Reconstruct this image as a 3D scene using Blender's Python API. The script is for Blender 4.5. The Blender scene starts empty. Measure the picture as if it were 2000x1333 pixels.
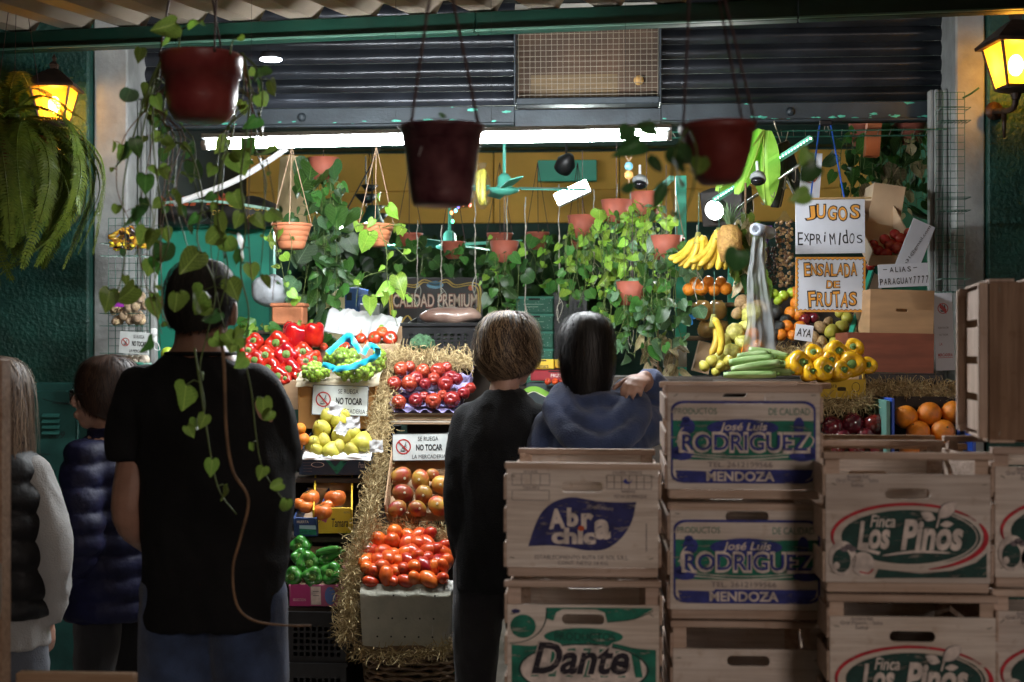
import bpy, math, random
from mathutils import Vector, Matrix, noise, geometry
R = math.radians
rnd = random.Random(11)
sc = bpy.context.scene
COL = sc.collection
# ---------------------------------------------------------------- camera, world, light, exposure
F = 2800.0; YAW = R(4); EYE = Vector((0, 0, 1.5)); HZ = 690.0
FW = Vector((-math.sin(YAW), math.cos(YAW), 0)); RT = Vector((math.cos(YAW), math.sin(YAW), 0))
cd = bpy.data.cameras.new('camera'); cam = bpy.data.objects.new('camera', cd); COL.objects.link(cam)
cam.location = EYE; cam.rotation_euler = (R(90), 0, YAW)
cd.lens = 50.4; cd.sensor_width = 36; cd.shift_y = 0.01175; cd.clip_end = 500; cd.clip_start = 0.05
cd.dof.use_dof = True; cd.dof.focus_distance = 5.2; cd.dof.aperture_fstop = 4.0
sc.camera = cam
w = bpy.data.worlds.new('World'); sc.world = w; w.use_nodes = True
wn = w.node_tree
sky = wn.nodes.new('ShaderNodeTexSky'); sky.sky_type = 'NISHITA'; sky.sun_disc = False
sky.sun_elevation = R(1.0); sky.sun_rotation = R(158)
wn.links.new(sky.outputs[0], wn.nodes['Background'].inputs[0]); wn.nodes['Background'].inputs[1].default_value = 0.025
sd = bpy.data.lights.new('sun', 'SUN'); sd.energy = 0.60; sd.angle = R(14); sd.color = (1.0, 0.87, 0.80)
sun = bpy.data.objects.new('sun', sd); COL.objects.link(sun)
sun.rotation_euler = (R(76), 0, R(24)); sun.location = (2, -6, 5)
sc.view_settings.view_transform = 'Standard'; sc.view_settings.look = 'None'
sc.view_settings.exposure = 0.0; sc.view_settings.gamma = 1.0; sc.view_settings.use_curve_mapping = False
cy = sc.cycles
cy.use_denoising = True; cy.max_bounces = 6; cy.diffuse_bounces = 3; cy.glossy_bounces = 3; cy.transmission_bounces = 6; cy.transparent_max_bounces = 12
cy.caustics_reflective = False; cy.caustics_refractive = False; cy.sample_clamp_indirect = 4.0
try: cy.use_light_tree = True
except Exception: pass

# ---------------------------------------------------------------- helpers
def at(px, py, Y):
    d = RT * ((px - 1000) / F) + FW; d.z = (HZ - py) / F
    return EYE + d * (Y / d.y)
def atz(px, py, z):
    d = RT * ((px - 1000) / F) + FW; d.z = (HZ - py) / F
    return EYE + d * ((z - 1.5) / d.z)
def S(n, Y): return n * Y / F
def V(*a): return Vector(a)
def U(a, b): return rnd.uniform(a, b)

class MB:
    def __init__(s): s.v = []; s.f = []; s.m = []
    def add(s, vs, fs, mi=0, mx=None):
        b = len(s.v)
        s.v += [tuple(mx @ Vector(p)) if mx else tuple(p) for p in vs]
        s.f += [tuple(i + b for i in f) for f in fs]; s.m += [mi] * len(fs); return s
    def box(s, c, d, mi=0, mx=None, rot=None):
        x, y, z = d[0] / 2, d[1] / 2, d[2] / 2
        vs = [Vector(p) for p in ((-x,-y,-z),(x,-y,-z),(x,y,-z),(-x,y,-z),(-x,-y,z),(x,-y,z),(x,y,z),(-x,y,z))]
        if rot: vs = [rot @ p for p in vs]
        c = Vector(c)
        return s.add([p + c for p in vs], [(0,3,2,1),(4,5,6,7),(0,1,5,4),(1,2,6,5),(2,3,7,6),(3,0,4,7)], mi, mx)
    def bbox(s, c, d, b=0.003, mi=0, mx=None, rot=None):      # box with chamfered edges
        x, y, z = d[0]/2, d[1]/2, d[2]/2; b = min(b, x*.6, y*.6, z*.6); vs = []; idx = {}
        for sx in (-1, 1):
            for sy in (-1, 1):
                for sz in (-1, 1):
                    for k in range(3):
                        p = [sx*x, sy*y, sz*z]
                        for j in range(3):
                            if j != k: p[j] -= (sx, sy, sz)[j]*b
                        idx[(sx, sy, sz, k)] = len(vs); vs.append(Vector(p))
        fs = []
        for k in range(3):
            i, j = [(1,2),(2,0),(0,1)][k]
            for g in (-1, 1):
                q = []
                for a, c2 in ((-1,-1),(1,-1),(1,1),(-1,1)):
                    t = [0,0,0]; t[k] = g; t[i] = a; t[j] = c2; q.append(idx[(*t, k)])
                fs.append(tuple(q if g > 0 else q[::-1]))
        for k in range(3):                                    # edges along axis k
            i, j = [(1,2),(2,0),(0,1)][k]
            for a in (-1, 1):
                for c2 in (-1, 1):
                    t0 = [0,0,0]; t1 = [0,0,0]; t0[k] = -1; t1[k] = 1
                    for t in (t0, t1): t[i] = a; t[j] = c2
                    q = [idx[(*t0, i)], idx[(*t0, j)], idx[(*t1, j)], idx[(*t1, i)]]
                    fs.append(tuple(q if a*c2 > 0 else q[::-1]))
        for sx in (-1, 1):
            for sy in (-1, 1):
                for sz in (-1, 1):
                    q = [idx[(sx,sy,sz,k)] for k in range(3)]
                    fs.append(tuple(q if sx*sy*sz > 0 else q[::-1]))
        if rot: vs = [rot @ p for p in vs]
        c = Vector(c)
        return s.add([p + c for p in vs], fs, mi, mx)
    def tube(s, pts, r, n=6, mi=0, cap=True, mx=None):
        pts = [Vector(p) for p in pts]; k = len(pts)
        rs = r if isinstance(r, (list, tuple)) else [r] * k
        vs = []; fs = []; up = None
        for i, p in enumerate(pts):
            t = (pts[min(i+1, k-1)] - pts[max(i-1, 0)])
            if t.length < 1e-9: t = Vector((0, 0, 1))
            t.normalize()
            if up is None:
                up = t.orthogonal().normalized()
            else:
                up = up - t * up.dot(t)
                up = up.normalized() if up.length > 1e-6 else t.orthogonal().normalized()
            bi = t.cross(up)
            for j in range(n):
                a = 2 * math.pi * j / n
                vs.append(p + (up * math.cos(a) + bi * math.sin(a)) * rs[i])
        for i in range(k - 1):
            for j in range(n):
                fs.append((i*n+j, i*n+(j+1) % n, (i+1)*n+(j+1) % n, (i+1)*n+j))
        if cap: fs.append(tuple(range(n))[::-1]); fs.append(tuple((k-1)*n + j for j in range(n)))
        return s.add(vs, fs, mi, mx)
    def lathe(s, prof, n=20, o=(0,0,0), mi=0, mx=None, fn=None):
        vs = []; fs = []; k = len(prof); o = Vector(o)
        for i, (r, z) in enumerate(prof):
            for j in range(n):
                a = 2*math.pi*j/n
                p = Vector((r*math.cos(a), r*math.sin(a), z))
                if fn: p = fn(p, a, i/(k-1))
                vs.append(p + o)
        for i in range(k-1):
            for j in range(n):
                fs.append((i*n+j, i*n+(j+1) % n, (i+1)*n+(j+1) % n, (i+1)*n+j))
        if prof[0][0] > 1e-5: fs.append(tuple(range(n))[::-1])
        if prof[-1][0] > 1e-5: fs.append(tuple((k-1)*n+j for j in range(n)))
        return s.add(vs, fs, mi, mx)
    def loft(s, rings, mi=0, cap=True, mx=None):               # rings: list of equal-length point lists
        n = len(rings[0]); k = len(rings); vs = [p for r in rings for p in r]; fs = []
        for i in range(k-1):
            for j in range(n): fs.append((i*n+j, i*n+(j+1) % n, (i+1)*n+(j+1) % n, (i+1)*n+j))
        if cap: fs.append(tuple(range(n))[::-1]); fs.append(tuple((k-1)*n+j for j in range(n)))
        return s.add(vs, fs, mi, mx)
    def grid(s, fn, nu, nv, mi=0, mx=None):
        vs = [fn(i/nu, j/nv) for j in range(nv+1) for i in range(nu+1)]
        fs = [(j*(nu+1)+i, j*(nu+1)+i+1, (j+1)*(nu+1)+i+1, (j+1)*(nu+1)+i) for j in range(nv) for i in range(nu)]
        return s.add(vs, fs, mi, mx)
    def ellipsoid(s, c, r, n=16, m=10, mi=0, mx=None, rot=None):
        c = Vector(c); vs = []
        for i in range(m+1):
            ph = -math.pi/2 + math.pi*i/m
            for j in range(n):
                a = 2*math.pi*j/n
                p = Vector((r[0]*math.cos(ph)*math.cos(a), r[1]*math.cos(ph)*math.sin(a), r[2]*math.sin(ph)))
                if rot: p = rot @ p
                vs.append(p + c)
        fs = [(i*n+j, i*n+(j+1) % n, (i+1)*n+(j+1) % n, (i+1)*n+j) for i in range(m) for j in range(n)]
        return s.add(vs, fs, mi, mx)
    def plate(s, loops, t, mi=0, mx=None):                     # loops of (x,z), extruded along +y from 0 to t (t=0: flat)
        pl = [[Vector((x, 0, z)) for x, z in lp] for lp in loops]
        tri = geometry.tessellate_polygon(pl); vs = [p for lp in pl for p in lp]; n = len(vs); fs = []
        for a, b, c in tri:
            nr = (vs[b]-vs[a]).cross(vs[c]-vs[a])
            if nr.y > 0: a, b, c = a, c, b
            fs.append((a, b, c))
            if t: fs.append((a+n, c+n, b+n))
        if t:
            vs = vs + [p + Vector((0, t, 0)) for p in vs]; o = 0
            for k, lp in enumerate(pl):
                m = len(lp); ar = sum(lp[i].x*lp[(i+1) % m].z - lp[(i+1) % m].x*lp[i].z for i in range(m))
                for i in range(m):
                    q = (o+i, o+(i+1) % m, o+(i+1) % m+n, o+i+n)
                    fs.append(q if (ar < 0) == (k > 0) else q[::-1])
                o += m
        return s.add(vs, fs, mi, mx)
    def mesh(s, name, mats, smooth=False):
        me = bpy.data.meshes.new(name); me.from_pydata(s.v, [], s.f)
        for m in (mats if isinstance(mats, (list, tuple)) else [mats]): me.materials.append(m)
        if any(s.m): me.polygons.foreach_set('material_index', s.m)
        if smooth: me.polygons.foreach_set('use_smooth', [True]*len(me.polygons))
        me.update(); return me
    def build(s, name, mats, parent=None, smooth=False, loc=None, rot=None):
        return link(name, s.mesh(name, mats, smooth), parent, loc, rot)

def link(name, me, parent=None, loc=None, rot=None, scale=None):
    o = bpy.data.objects.new(name, me); COL.objects.link(o)
    if parent: o.parent = parent
    if loc is not None: o.location = loc
    if rot is not None: o.rotation_euler = rot
    if scale is not None: o.scale = scale if hasattr(scale, '__len__') else (scale,)*3
    return o
def tag(o, label=None, cat=None, group=None, kind=None):
    if label: o['label'] = label
    if cat: o['category'] = cat
    if group: o['group'] = group
    if kind: o['kind'] = kind
    return o
def thing(name, label, cat, loc=(0,0,0), rot=(0,0,0), group=None):
    o = bpy.data.objects.new(name, None); COL.objects.link(o); o.location = loc; o.rotation_euler = rot
    o.empty_display_size = .05
    return tag(o, label, cat, group)
def struct(o): o['kind'] = 'structure'; return o
def remesh(me, voxel, smooth_it=4, fac=.5):
    o = bpy.data.objects.new('t', me); COL.objects.link(o)
    m = o.modifiers.new('r', 'REMESH'); m.mode = 'VOXEL'; m.voxel_size = voxel; m.use_smooth_shade = True
    if smooth_it: q = o.modifiers.new('s', 'SMOOTH'); q.factor = fac; q.iterations = smooth_it
    dg = bpy.context.evaluated_depsgraph_get()
    r = bpy.data.meshes.new_from_object(o.evaluated_get(dg))
    bpy.data.objects.remove(o)
    r.polygons.foreach_set('use_smooth', [True]*len(r.polygons)); return r
def spline(pts, n=6):                                          # Catmull-Rom through points
    pts = [Vector(p) for p in pts]; out = []
    for i in range(len(pts)-1):
        p0 = pts[max(i-1, 0)]; p1 = pts[i]; p2 = pts[i+1]; p3 = pts[min(i+2, len(pts)-1)]
        for k in range(n):
            t = k/n
            out.append(.5*((2*p1)+(p2-p0)*t+(2*p0-5*p1+4*p2-p3)*t*t+(3*p1-p0-3*p2+p3)*t**3))
    return out + [pts[-1]]

# ---------------------------------------------------------------- materials
MT = {}
def mat(name, col=(.5,.5,.5), rough=.5, var=.0, vscale=8, bump=0, bscale=60, metal=0, orand=0, spec=.5, coat=0,
        trans=0, emit=0, ecol=None, col2=None, stretch=(1,1,1), sheen=0, alpha=1, sss=0, facing=None, detail=4):
    if name in MT: return MT[name]
    m = bpy.data.materials.new(name); m.use_nodes = True; nt = m.node_tree; N = nt.nodes; L = nt.links
    b = N['Principled BSDF']; b.inputs['Roughness'].default_value = rough; b.inputs['Metallic'].default_value = metal
    b.inputs['Specular IOR Level'].default_value = spec; b.inputs['Coat Weight'].default_value = coat
    b.inputs['Transmission Weight'].default_value = trans; b.inputs['Alpha'].default_value = alpha
    if sheen: b.inputs['Sheen Weight'].default_value = sheen; b.inputs['Sheen Roughness'].default_value = .6
    if sss: b.inputs['Subsurface Weight'].default_value = sss; b.inputs['Subsurface Radius'].default_value = (.02, .01, .006)
    c = (*col, 1); b.inputs['Base Color'].default_value = c
    src = None
    tc = N.new('ShaderNodeTexCoord'); mp = N.new('ShaderNodeMapping'); mp.inputs['Scale'].default_value = stretch
    L.new(tc.outputs['Object'], mp.inputs[0])
    if var or col2:
        no = N.new('ShaderNodeTexNoise'); no.inputs['Scale'].default_value = vscale; no.inputs['Detail'].default_value = detail
        if orand:
            oi0 = N.new('ShaderNodeObjectInfo'); ad = N.new('ShaderNodeVectorMath'); ad.operation = 'ADD'
            sm = N.new('ShaderNodeVectorMath'); sm.operation = 'SCALE'; sm.inputs['Scale'].default_value = 37
            cx = N.new('ShaderNodeCombineXYZ')
            for k in range(3): L.new(oi0.outputs['Random'], cx.inputs[k])
            L.new(cx.outputs[0], sm.inputs[0]); L.new(mp.outputs[0], ad.inputs[0]); L.new(sm.outputs[0], ad.inputs[1]); L.new(ad.outputs[0], no.inputs[0])
        else: L.new(mp.outputs[0], no.inputs[0])
        rp = N.new('ShaderNodeValToRGB'); L.new(no.outputs[0], rp.inputs[0])
        rp.color_ramp.elements[0].position = .35; rp.color_ramp.elements[1].position = .65
        if col2: e0, e1 = col, col2
        else: e0 = tuple(x*(1-var) for x in col); e1 = tuple(min(1, x*(1+var)) for x in col)
        rp.color_ramp.elements[0].color = (*e0, 1); rp.color_ramp.elements[1].color = (*e1, 1); src = rp.outputs[0]
    if orand:
        oi = N.new('ShaderNodeObjectInfo'); hs = N.new('ShaderNodeHueSaturation')
        mr = N.new('ShaderNodeMapRange'); mr.inputs['To Min'].default_value = 1-orand; mr.inputs['To Max'].default_value = 1+orand
        mh = N.new('ShaderNodeMapRange'); mh.inputs['To Min'].default_value = .5-orand*.035; mh.inputs['To Max'].default_value = .5+orand*.035
        L.new(oi.outputs['Random'], mr.inputs[0]); L.new(mr.outputs[0], hs.inputs['Value'])
        L.new(oi.outputs['Random'], mh.inputs[0]); L.new(mh.outputs[0], hs.inputs['Hue'])
        if src: L.new(src, hs.inputs['Color'])
        else: hs.inputs['Color'].default_value = c
        src = hs.outputs[0]
    if src: L.new(src, b.inputs['Base Color'])
    if bump:
        nb = N.new('ShaderNodeTexNoise'); nb.inputs['Scale'].default_value = bscale; nb.inputs['Detail'].default_value = 5
        L.new(mp.outputs[0], nb.inputs[0]); bp = N.new('ShaderNodeBump'); bp.inputs['Strength'].default_value = bump; bp.inputs['Distance'].default_value = .01
        L.new(nb.outputs[0], bp.inputs['Height']); L.new(bp.outputs[0], b.inputs['Normal'])
    if emit:
        b.inputs['Emission Color'].default_value = (*(ecol or col), 1); b.inputs['Emission Strength'].default_value = emit
    MT[name] = m; return m
def leafmat(name, col, col2, tr=.35, rough=.35, veins=True):
    if name in MT: return MT[name]
    m = mat(name, col, rough, col2=col2, vscale=22, orand=.45, spec=.4); nt = m.node_tree; N = nt.nodes; L = nt.links
    b = N['Principled BSDF']; o = N['Material Output']; t = N.new('ShaderNodeBsdfTranslucent'); x = N.new('ShaderNodeMixShader')
    s = b.inputs['Base Color'].links[0].from_socket
    if veins:                                                  # midrib and side veins in the leaf's own coordinates
        tc = N.new('ShaderNodeTexCoord'); sx = N.new('ShaderNodeSeparateXYZ'); L.new(tc.outputs['Object'], sx.inputs[0])
        def mth(op, a, bb=None):
            q = N.new('ShaderNodeMath'); q.operation = op
            for i, v in enumerate((a, bb)):
                if v is None: continue
                if hasattr(v, 'is_output'): L.new(v, q.inputs[i])
                else: q.inputs[i].default_value = v
            return q.outputs[0]
        ax = mth('ABSOLUTE', sx.outputs[0]); rib = mth('LESS_THAN', ax, .016)
        w1 = mth('ADD', mth('MULTIPLY', sx.outputs[2], 7.0), mth('MULTIPLY', ax, -5.0)); fr = mth('FRACT', w1); vn = mth('MULTIPLY', mth('LESS_THAN', fr, .10), .55)
        fac = mth('MAXIMUM', rib, vn); mxn = N.new('ShaderNodeMix'); mxn.data_type = 'RGBA'; mxn.blend_type = 'MIX'
        L.new(mth('MULTIPLY', fac, .55), mxn.inputs[0]); L.new(s, mxn.inputs[6]); mxn.inputs[7].default_value = (min(1, col2[0]*1.9+.03), min(1, col2[1]*1.6+.03), min(1, col2[2]*1.8+.02), 1)
        s = mxn.outputs[2]; L.new(s, b.inputs['Base Color'])
        bm = N.new('ShaderNodeBump'); bm.inputs['Strength'].default_value = .35; bm.inputs['Distance'].default_value = .02; bm.invert = True
        L.new(fac, bm.inputs['Height']); L.new(bm.outputs[0], b.inputs['Normal'])
    L.new(s, t.inputs[0]); x.inputs[0].default_value = tr
    L.new(b.outputs[0], x.inputs[1]); L.new(t.outputs[0], x.inputs[2]); L.new(x.outputs[0], o.inputs[0]); return m
def hairmat(name, col, col2, rough=.4):
    if name in MT: return MT[name]
    m = mat(name, col, rough, spec=.4); nt = m.node_tree; N = nt.nodes; L = nt.links; g = N.new('ShaderNodeNewGeometry'); rp = N.new('ShaderNodeValToRGB')
    rp.color_ramp.elements[0].color = (*col, 1); rp.color_ramp.elements[1].color = (*col2, 1); rp.color_ramp.elements[0].position = .35
    L.new(g.outputs['Random Per Island'], rp.inputs[0]); L.new(rp.outputs[0], N['Principled BSDF'].inputs['Base Color']); return m
def filmmat(name, col=(.9,.93,.95), clear=.8, rough=.15):     # thin plastic film
    if name in MT: return MT[name]
    m = bpy.data.materials.new(name); m.use_nodes = True; nt = m.node_tree; N = nt.nodes; L = nt.links
    b = N['Principled BSDF']; b.inputs['Base Color'].default_value = (*col, 1); b.inputs['Roughness'].default_value = rough
    t = N.new('ShaderNodeBsdfTransparent'); x = N.new('ShaderNodeMixShader'); x.inputs[0].default_value = clear
    L.new(b.outputs[0], x.inputs[1]); L.new(t.outputs[0], x.inputs[2]); L.new(x.outputs[0], N['Material Output'].inputs[0]); MT[name] = m; return m
def woodmat(name, col, col2, sx=(3, 60, 60), rough=.75, orand=.12):
    if name in MT: return MT[name]
    m = mat(name, col, rough, col2=col2, vscale=1.5, stretch=sx, bump=.35, bscale=2.5, orand=orand, spec=.25, detail=7); N = m.node_tree.nodes; L = m.node_tree.links
    b = N['Principled BSDF']; s = b.inputs['Base Color'].links[0].from_socket; oi = N.new('ShaderNodeObjectInfo'); tc = N.new('ShaderNodeTexCoord')
    ad = N.new('ShaderNodeVectorMath'); ad.operation = 'ADD'; L.new(tc.outputs['Object'], ad.inputs[0]); L.new(oi.outputs['Location'], ad.inputs[1])
    for k, (sc2, lo, hi, dk) in enumerate(((5, .36, .60, .84), (38, .28, .40, .86))):            # stains and specks
        n2 = N.new('ShaderNodeTexNoise'); n2.inputs['Scale'].default_value = sc2; n2.inputs['Detail'].default_value = 8; L.new(ad.outputs[0], n2.inputs[0])
        rp = N.new('ShaderNodeValToRGB'); rp.color_ramp.elements[0].position = lo; rp.color_ramp.elements[1].position = hi; rp.color_ramp.elements[0].color = (dk, dk*.95, dk*.9, 1); L.new(n2.outputs[0], rp.inputs[0])
        mx = N.new('ShaderNodeMix'); mx.data_type = 'RGBA'; mx.blend_type = 'MULTIPLY'; mx.inputs[0].default_value = 1; L.new(s, mx.inputs[6]); L.new(rp.outputs[0], mx.inputs[7]); s = mx.outputs[2]
    L.new(s, b.inputs['Base Color']); return m
def inkmat(name, col, wear=.42, var=.3):
    m = mat(name, col, .75, var=var, vscale=30); N = m.node_tree.nodes; L = m.node_tree.links; n2 = N.new('ShaderNodeTexNoise'); n2.inputs['Scale'].default_value = 55; n2.inputs['Detail'].default_value = 8; n2.inputs['Roughness'].default_value = .7
    mp = N.new('ShaderNodeMapping'); mp.inputs['Scale'].default_value = (.35, 1, 1.6); tc = N.new('ShaderNodeTexCoord'); L.new(tc.outputs['Object'], mp.inputs[0]); L.new(mp.outputs[0], n2.inputs[0])
    rp = N.new('ShaderNodeValToRGB'); rp.color_ramp.elements[0].position = wear-.06; rp.color_ramp.elements[1].position = wear+.05; rp.color_ramp.elements[0].color = (.35,.35,.35,1); L.new(n2.outputs[0], rp.inputs[0]); L.new(rp.outputs[0], N['Principled BSDF'].inputs['Alpha']); return m

# ---------------------------------------------------------------- lettering
_tc = {}
def text_geo(s, bold=0.0, shear=0.0, space=1.0):
    k = (s, bold, shear, space)
    if k in _tc: return _tc[k]
    c = bpy.data.curves.new('txt', 'FONT'); c.body = s; c.offset = bold; c.shear = shear; c.space_character = space; c.resolution_u = 3
    o = bpy.data.objects.new('txt', c); me = bpy.data.meshes.new_from_object(o)
    vs = [v.co.copy() for v in me.vertices]; fs = [tuple(p.vertices) for p in me.polygons]
    x0 = min(v.x for v in vs); x1 = max(v.x for v in vs); y0 = min(v.y for v in vs); y1 = max(v.y for v in vs)
    bpy.data.objects.remove(o); bpy.data.curves.remove(c); bpy.data.meshes.remove(me)
    _tc[k] = (vs, fs, x0, x1, y0, y1); return _tc[k]
def put_text(mb, s, cx, cz, w, h, y=0, bold=0.0, shear=0.0, rot=0, mi=0, arc=0, grow=0, space=1.0, ref=None):
    vs, fs, x0, x1, y0, y1 = text_geo(s, bold, shear, space)
    if ref is not None: _, _, x0, x1, y0, y1 = text_geo(s, ref, shear, space)
    out = []; ca, sa = math.cos(rot), math.sin(rot)
    for v in vs:
        a = (v.x-(x0+x1)/2)/(x1-x0)*w; b = (v.y-(y0+y1)/2)/(y1-y0)*h + arc*(1-(2*(v.x-(x0+x1)/2)/(x1-x0))**2)
        out.append((cx+a*ca-b*sa, y, cz+a*sa+b*ca))
    fl = []
    for f in fs:
        p = [Vector(out[i]) for i in f[:3]]
        fl.append(f if (p[1]-p[0]).cross(p[2]-p[0]).y < 0 else f[::-1])
    mb.add(out, fl, mi)
def oval(cx, cz, rx, rz, n=28, a0=0, a1=2*math.pi):
    return [(cx+rx*math.cos(a0+(a1-a0)*i/n), cz+rz*math.sin(a0+(a1-a0)*i/n)) for i in range(n)]
def rrect(x0, z0, x1, z1, r, n=5):
    o = []
    for cx, cz, a in ((x1-r, z0+r, -90), (x1-r, z1-r, 0), (x0+r, z1-r, 90), (x0+r, z0+r, 180)):
        for i in range(n+1):
            t = R(a+90*i/n); o.append((cx+r*math.cos(t), cz+r*math.sin(t)))
    return o
def strip(pts, wd):                                            # outline of a stroke of given width through 2D pts
    l = []; r = []
    for i, p in enumerate(pts):
        a = pts[max(i-1, 0)]; b = pts[min(i+1, len(pts)-1)]; dx, dz = b[0]-a[0], b[1]-a[1]; d = math.hypot(dx, dz) or 1
        k = wd[i] if isinstance(wd, (list, tuple)) else wd
        l.append((p[0]-dz/d*k/2, p[1]+dx/d*k/2)); r.append((p[0]+dz/d*k/2, p[1]-dx/d*k/2))
    return r + l[::-1]
# ---------------------------------------------------------------- the setting
M_stucco = mat('green stucco', (.009,.060,.045), .55, var=.35, vscale=5, bump=1.0, bscale=55)
M_pillar = mat('grey white plaster', (.29,.30,.29), .7, var=.25, vscale=6, bump=.35, bscale=40)
M_green = mat('dark green paint', (.005,.045,.028), .5, var=.25, vscale=4, bump=.1)
M_teal = mat('teal paint', (.03,.36,.24), .5, var=.15, vscale=3, bump=.05)
M_fan = mat('mint enamel', (.10,.48,.36), .35, var=.1, vscale=9)
M_orange = mat('ochre wall', (.75,.40,.07), .75, var=.12, vscale=2.5, bump=.15, bscale=20)
M_dark = mat('dark void paint', (.015,.02,.018), .8, var=.3, vscale=3)
M_char = mat('charcoal slat paint', (.018,.021,.026), .28, var=.4, vscale=5, bump=.1, bscale=90, metal=.35, orand=.3)
M_rail = mat('worn rail paint', (.030,.039,.046), .5, var=.3, vscale=7, metal=.3, bump=.12, bscale=70)
M_chip = mat('teal paint chips', (.07,.42,.30), .6, var=.3, vscale=30)
M_wire = mat('galvanised wire', (.24,.21,.16), .55, metal=.4, var=.2, vscale=30)
M_wireg = mat('green coated wire', (.02,.10,.07), .45, var=.2, vscale=30)
M_black = mat('black plastic', (.012,.012,.013), .4, var=.3, vscale=12)
M_white = mat('white enamel', (.75,.76,.75), .4, var=.06, vscale=9)
M_iron = mat('brown lantern iron', (.05,.028,.018), .5, var=.3, vscale=20, metal=.3)
M_conc = mat('pavement concrete', (.16,.15,.14), .85, var=.3, vscale=2, bump=.3, bscale=30)

struct(MB().box((0, 8, -.1), (120, 120, .2)).build('ground', M_conc))
tl = MB().box((0, 0, 0), (.39, .39, .02)).mesh('paving_tile', mat('cement tile', (.20,.18,.16), .8, var=.25, vscale=9, orand=.2, bump=.3))
pav = struct(MB().box((0, 3.0, .006), (9, 6, .012)).build('pavement', M_conc))
for i in range(12):
    for j in range(8): link('paving_tile', tl, pav, ((i-6)*.4, 2.4+j*.4, .02))
XL = at(288, 600, 6.2).x; XR = at(1842, 600, 6.2).x
struct(MB().box(((XL+XR)/2, 8.2, .009), (XR-XL+1.0, 4.0, .018)).build('shop_floor', mat('shop floor', (.2,.17,.14), .5, var=.2)))
# facade: green wall, pillars, channel
def wallx(name, x0, x1, y0, y1, z0, z1, m):
    return MB().bbox(((x0+x1)/2, (y0+y1)/2, (z0+z1)/2), (x1-x0, y1-y0, z1-z0), .008).build(name, m)
xp0 = at(185, 600, 6.0).x; xp1 = at(252, 600, 6.0).x
struct(wallx('wall_left', -7, xp0-.002, 5.93, 6.4, 0, 3.3, M_stucco))
struct(wallx('pillar_left', xp0, xp1, 5.98, 6.4, 0, 3.3, M_pillar))
xq0 = at(1862, 600, 6.0).x; xq1 = at(1920, 600, 6.0).x
struct(wallx('pillar_right', xq0, xq1, 5.96, 6.4, 0, 3.3, M_pillar))
struct(wallx('wall_right', xq1+.002, 7, 5.93, 6.4, 0, 3.3, M_stucco))
for nm, xa, xb in (('left', xp1+.004, xp1+.085), ('right', xq0-.075, xq0-.004)):
    m = MB()
    for k in range(4):
        m.bbox((xa+(xb-xa)*(k+.5)/4, 6.12-(.012 if k % 2 else 0), 1.3), ((xb-xa)/4*.92, .05, 2.6), .003)
    struct(m.build('shutter_channel_'+nm, M_pillar))
struct(wallx('lintel_wall', xp1, xq0, 6.42, 6.6, 2.9, 3.3, M_dark))
# room
zc = 3.0
struct(wallx('interior_wall_left', XL-.55, XL-.45, 6.42, 10, 0, zc, M_dark))
struct(wallx('interior_wall_right', XR+.35, XR+.45, 6.42, 10, 0, zc, mat('interior green', (.02,.2,.12), .6, var=.2)))
bw = struct(wallx('back_wall', XL-.45, XR+.35, 9.7, 9.85, 0, zc, mat('interior dark green', (.015,.05,.035), .7, var=.3)))
zo0, zo1 = at(0, 442, 9.65).z, at(0, 308, 9.65).z
for k in range(5):                                             # ochre boards of the back wall
    xa = XL-.45+(XR-XL+.8)*k/5; xb = XL-.45+(XR-XL+.8)*(k+1)/5-.006
    for q in range(2):
        za = zo0+(zo1-zo0)*(.46*q); zb = zo0+(zo1-zo0)*(.455 if q == 0 else 1)
        MB().bbox(((xa+xb)/2, 9.67, (za+zb)/2), (xb-xa, .04, zb-za), .004).build('board', M_orange, bw)
struct(MB().bbox(((XL+XR)/2, 9.6, (zo1+.09)), (XR-XL+.78, .14, .15), .006).build('interior_beam', M_green))
struct(MB().box(((XL+XR)/2, 8.2, zc+.03), (XR-XL+1.1, 3.6, .06)).build('ceiling', mat('ceiling pale', (.34,.34,.30), .8, var=.2)))
# canopy roof
zb0, zb1 = 2.707, 2.785
BL = atz(-60, 103, zb0); BL = Vector((BL.x, BL.y, 0)); BR = atz(2060, 18, zb0); BR = Vector((BR.x, BR.y, 0))
bd = (BR-BL).normalized(); BL2 = BL-bd*1.5; Lb = (BR-BL).length+3.0
ang = math.atan2(bd.y, bd.x)
beam = tag(thing('canopy_beam', 'long dark green steel beam under the edge of the corrugated canopy', 'beam', (*(BL2+bd*Lb/2).xy, zb0), (0,0,ang)))
seg = Lb/6
for k in range(6):
    MB().bbox((-Lb/2+seg*(k+.5), .03, .039), (seg-.003, .06, .078), .004).build('beam_segment', M_green, beam)
    MB().box((-Lb/2+seg*(k+.5), -.012, .004), (seg-.006, .018, .006)).build('lip', mat('green lip', (.10,.22,.16), .5), beam)
M_roof = mat('canopy fibre sheet', (.40,.33,.25), .7, var=.22, vscale=2.2, stretch=(1,.25,1), bump=.12, bscale=40)
D = Vector((math.sin(R(21)), math.cos(R(21)), 0)); pit = .236; n = int(Lb/pit)+14; m = MB(); vs = []; fs = []
prof = ((0, 0), (.40, 0), (.52, .05), (.86, .05), (1, 0))
cols = []
for k in range(-12, n):
    for f, h in prof[:-1]: cols.append(((k+f)*pit, h))
for s_, h in cols:
    p = BL2+bd*s_
    vs += [(*(p+D*.05).xy, zb1+.006+h), (*(p-D*2.0).xy, zb1+.006+h+.012), (*(p-D*4.3).xy, zb1+.006+h+.03)]
for i in range(len(cols)-1):
    for j in range(2): fs.append((i*3+j, i*3+j+1, (i+1)*3+j+1, (i+1)*3+j))
struct(m.add(vs, fs).build('canopy_roof', M_roof))
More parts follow.
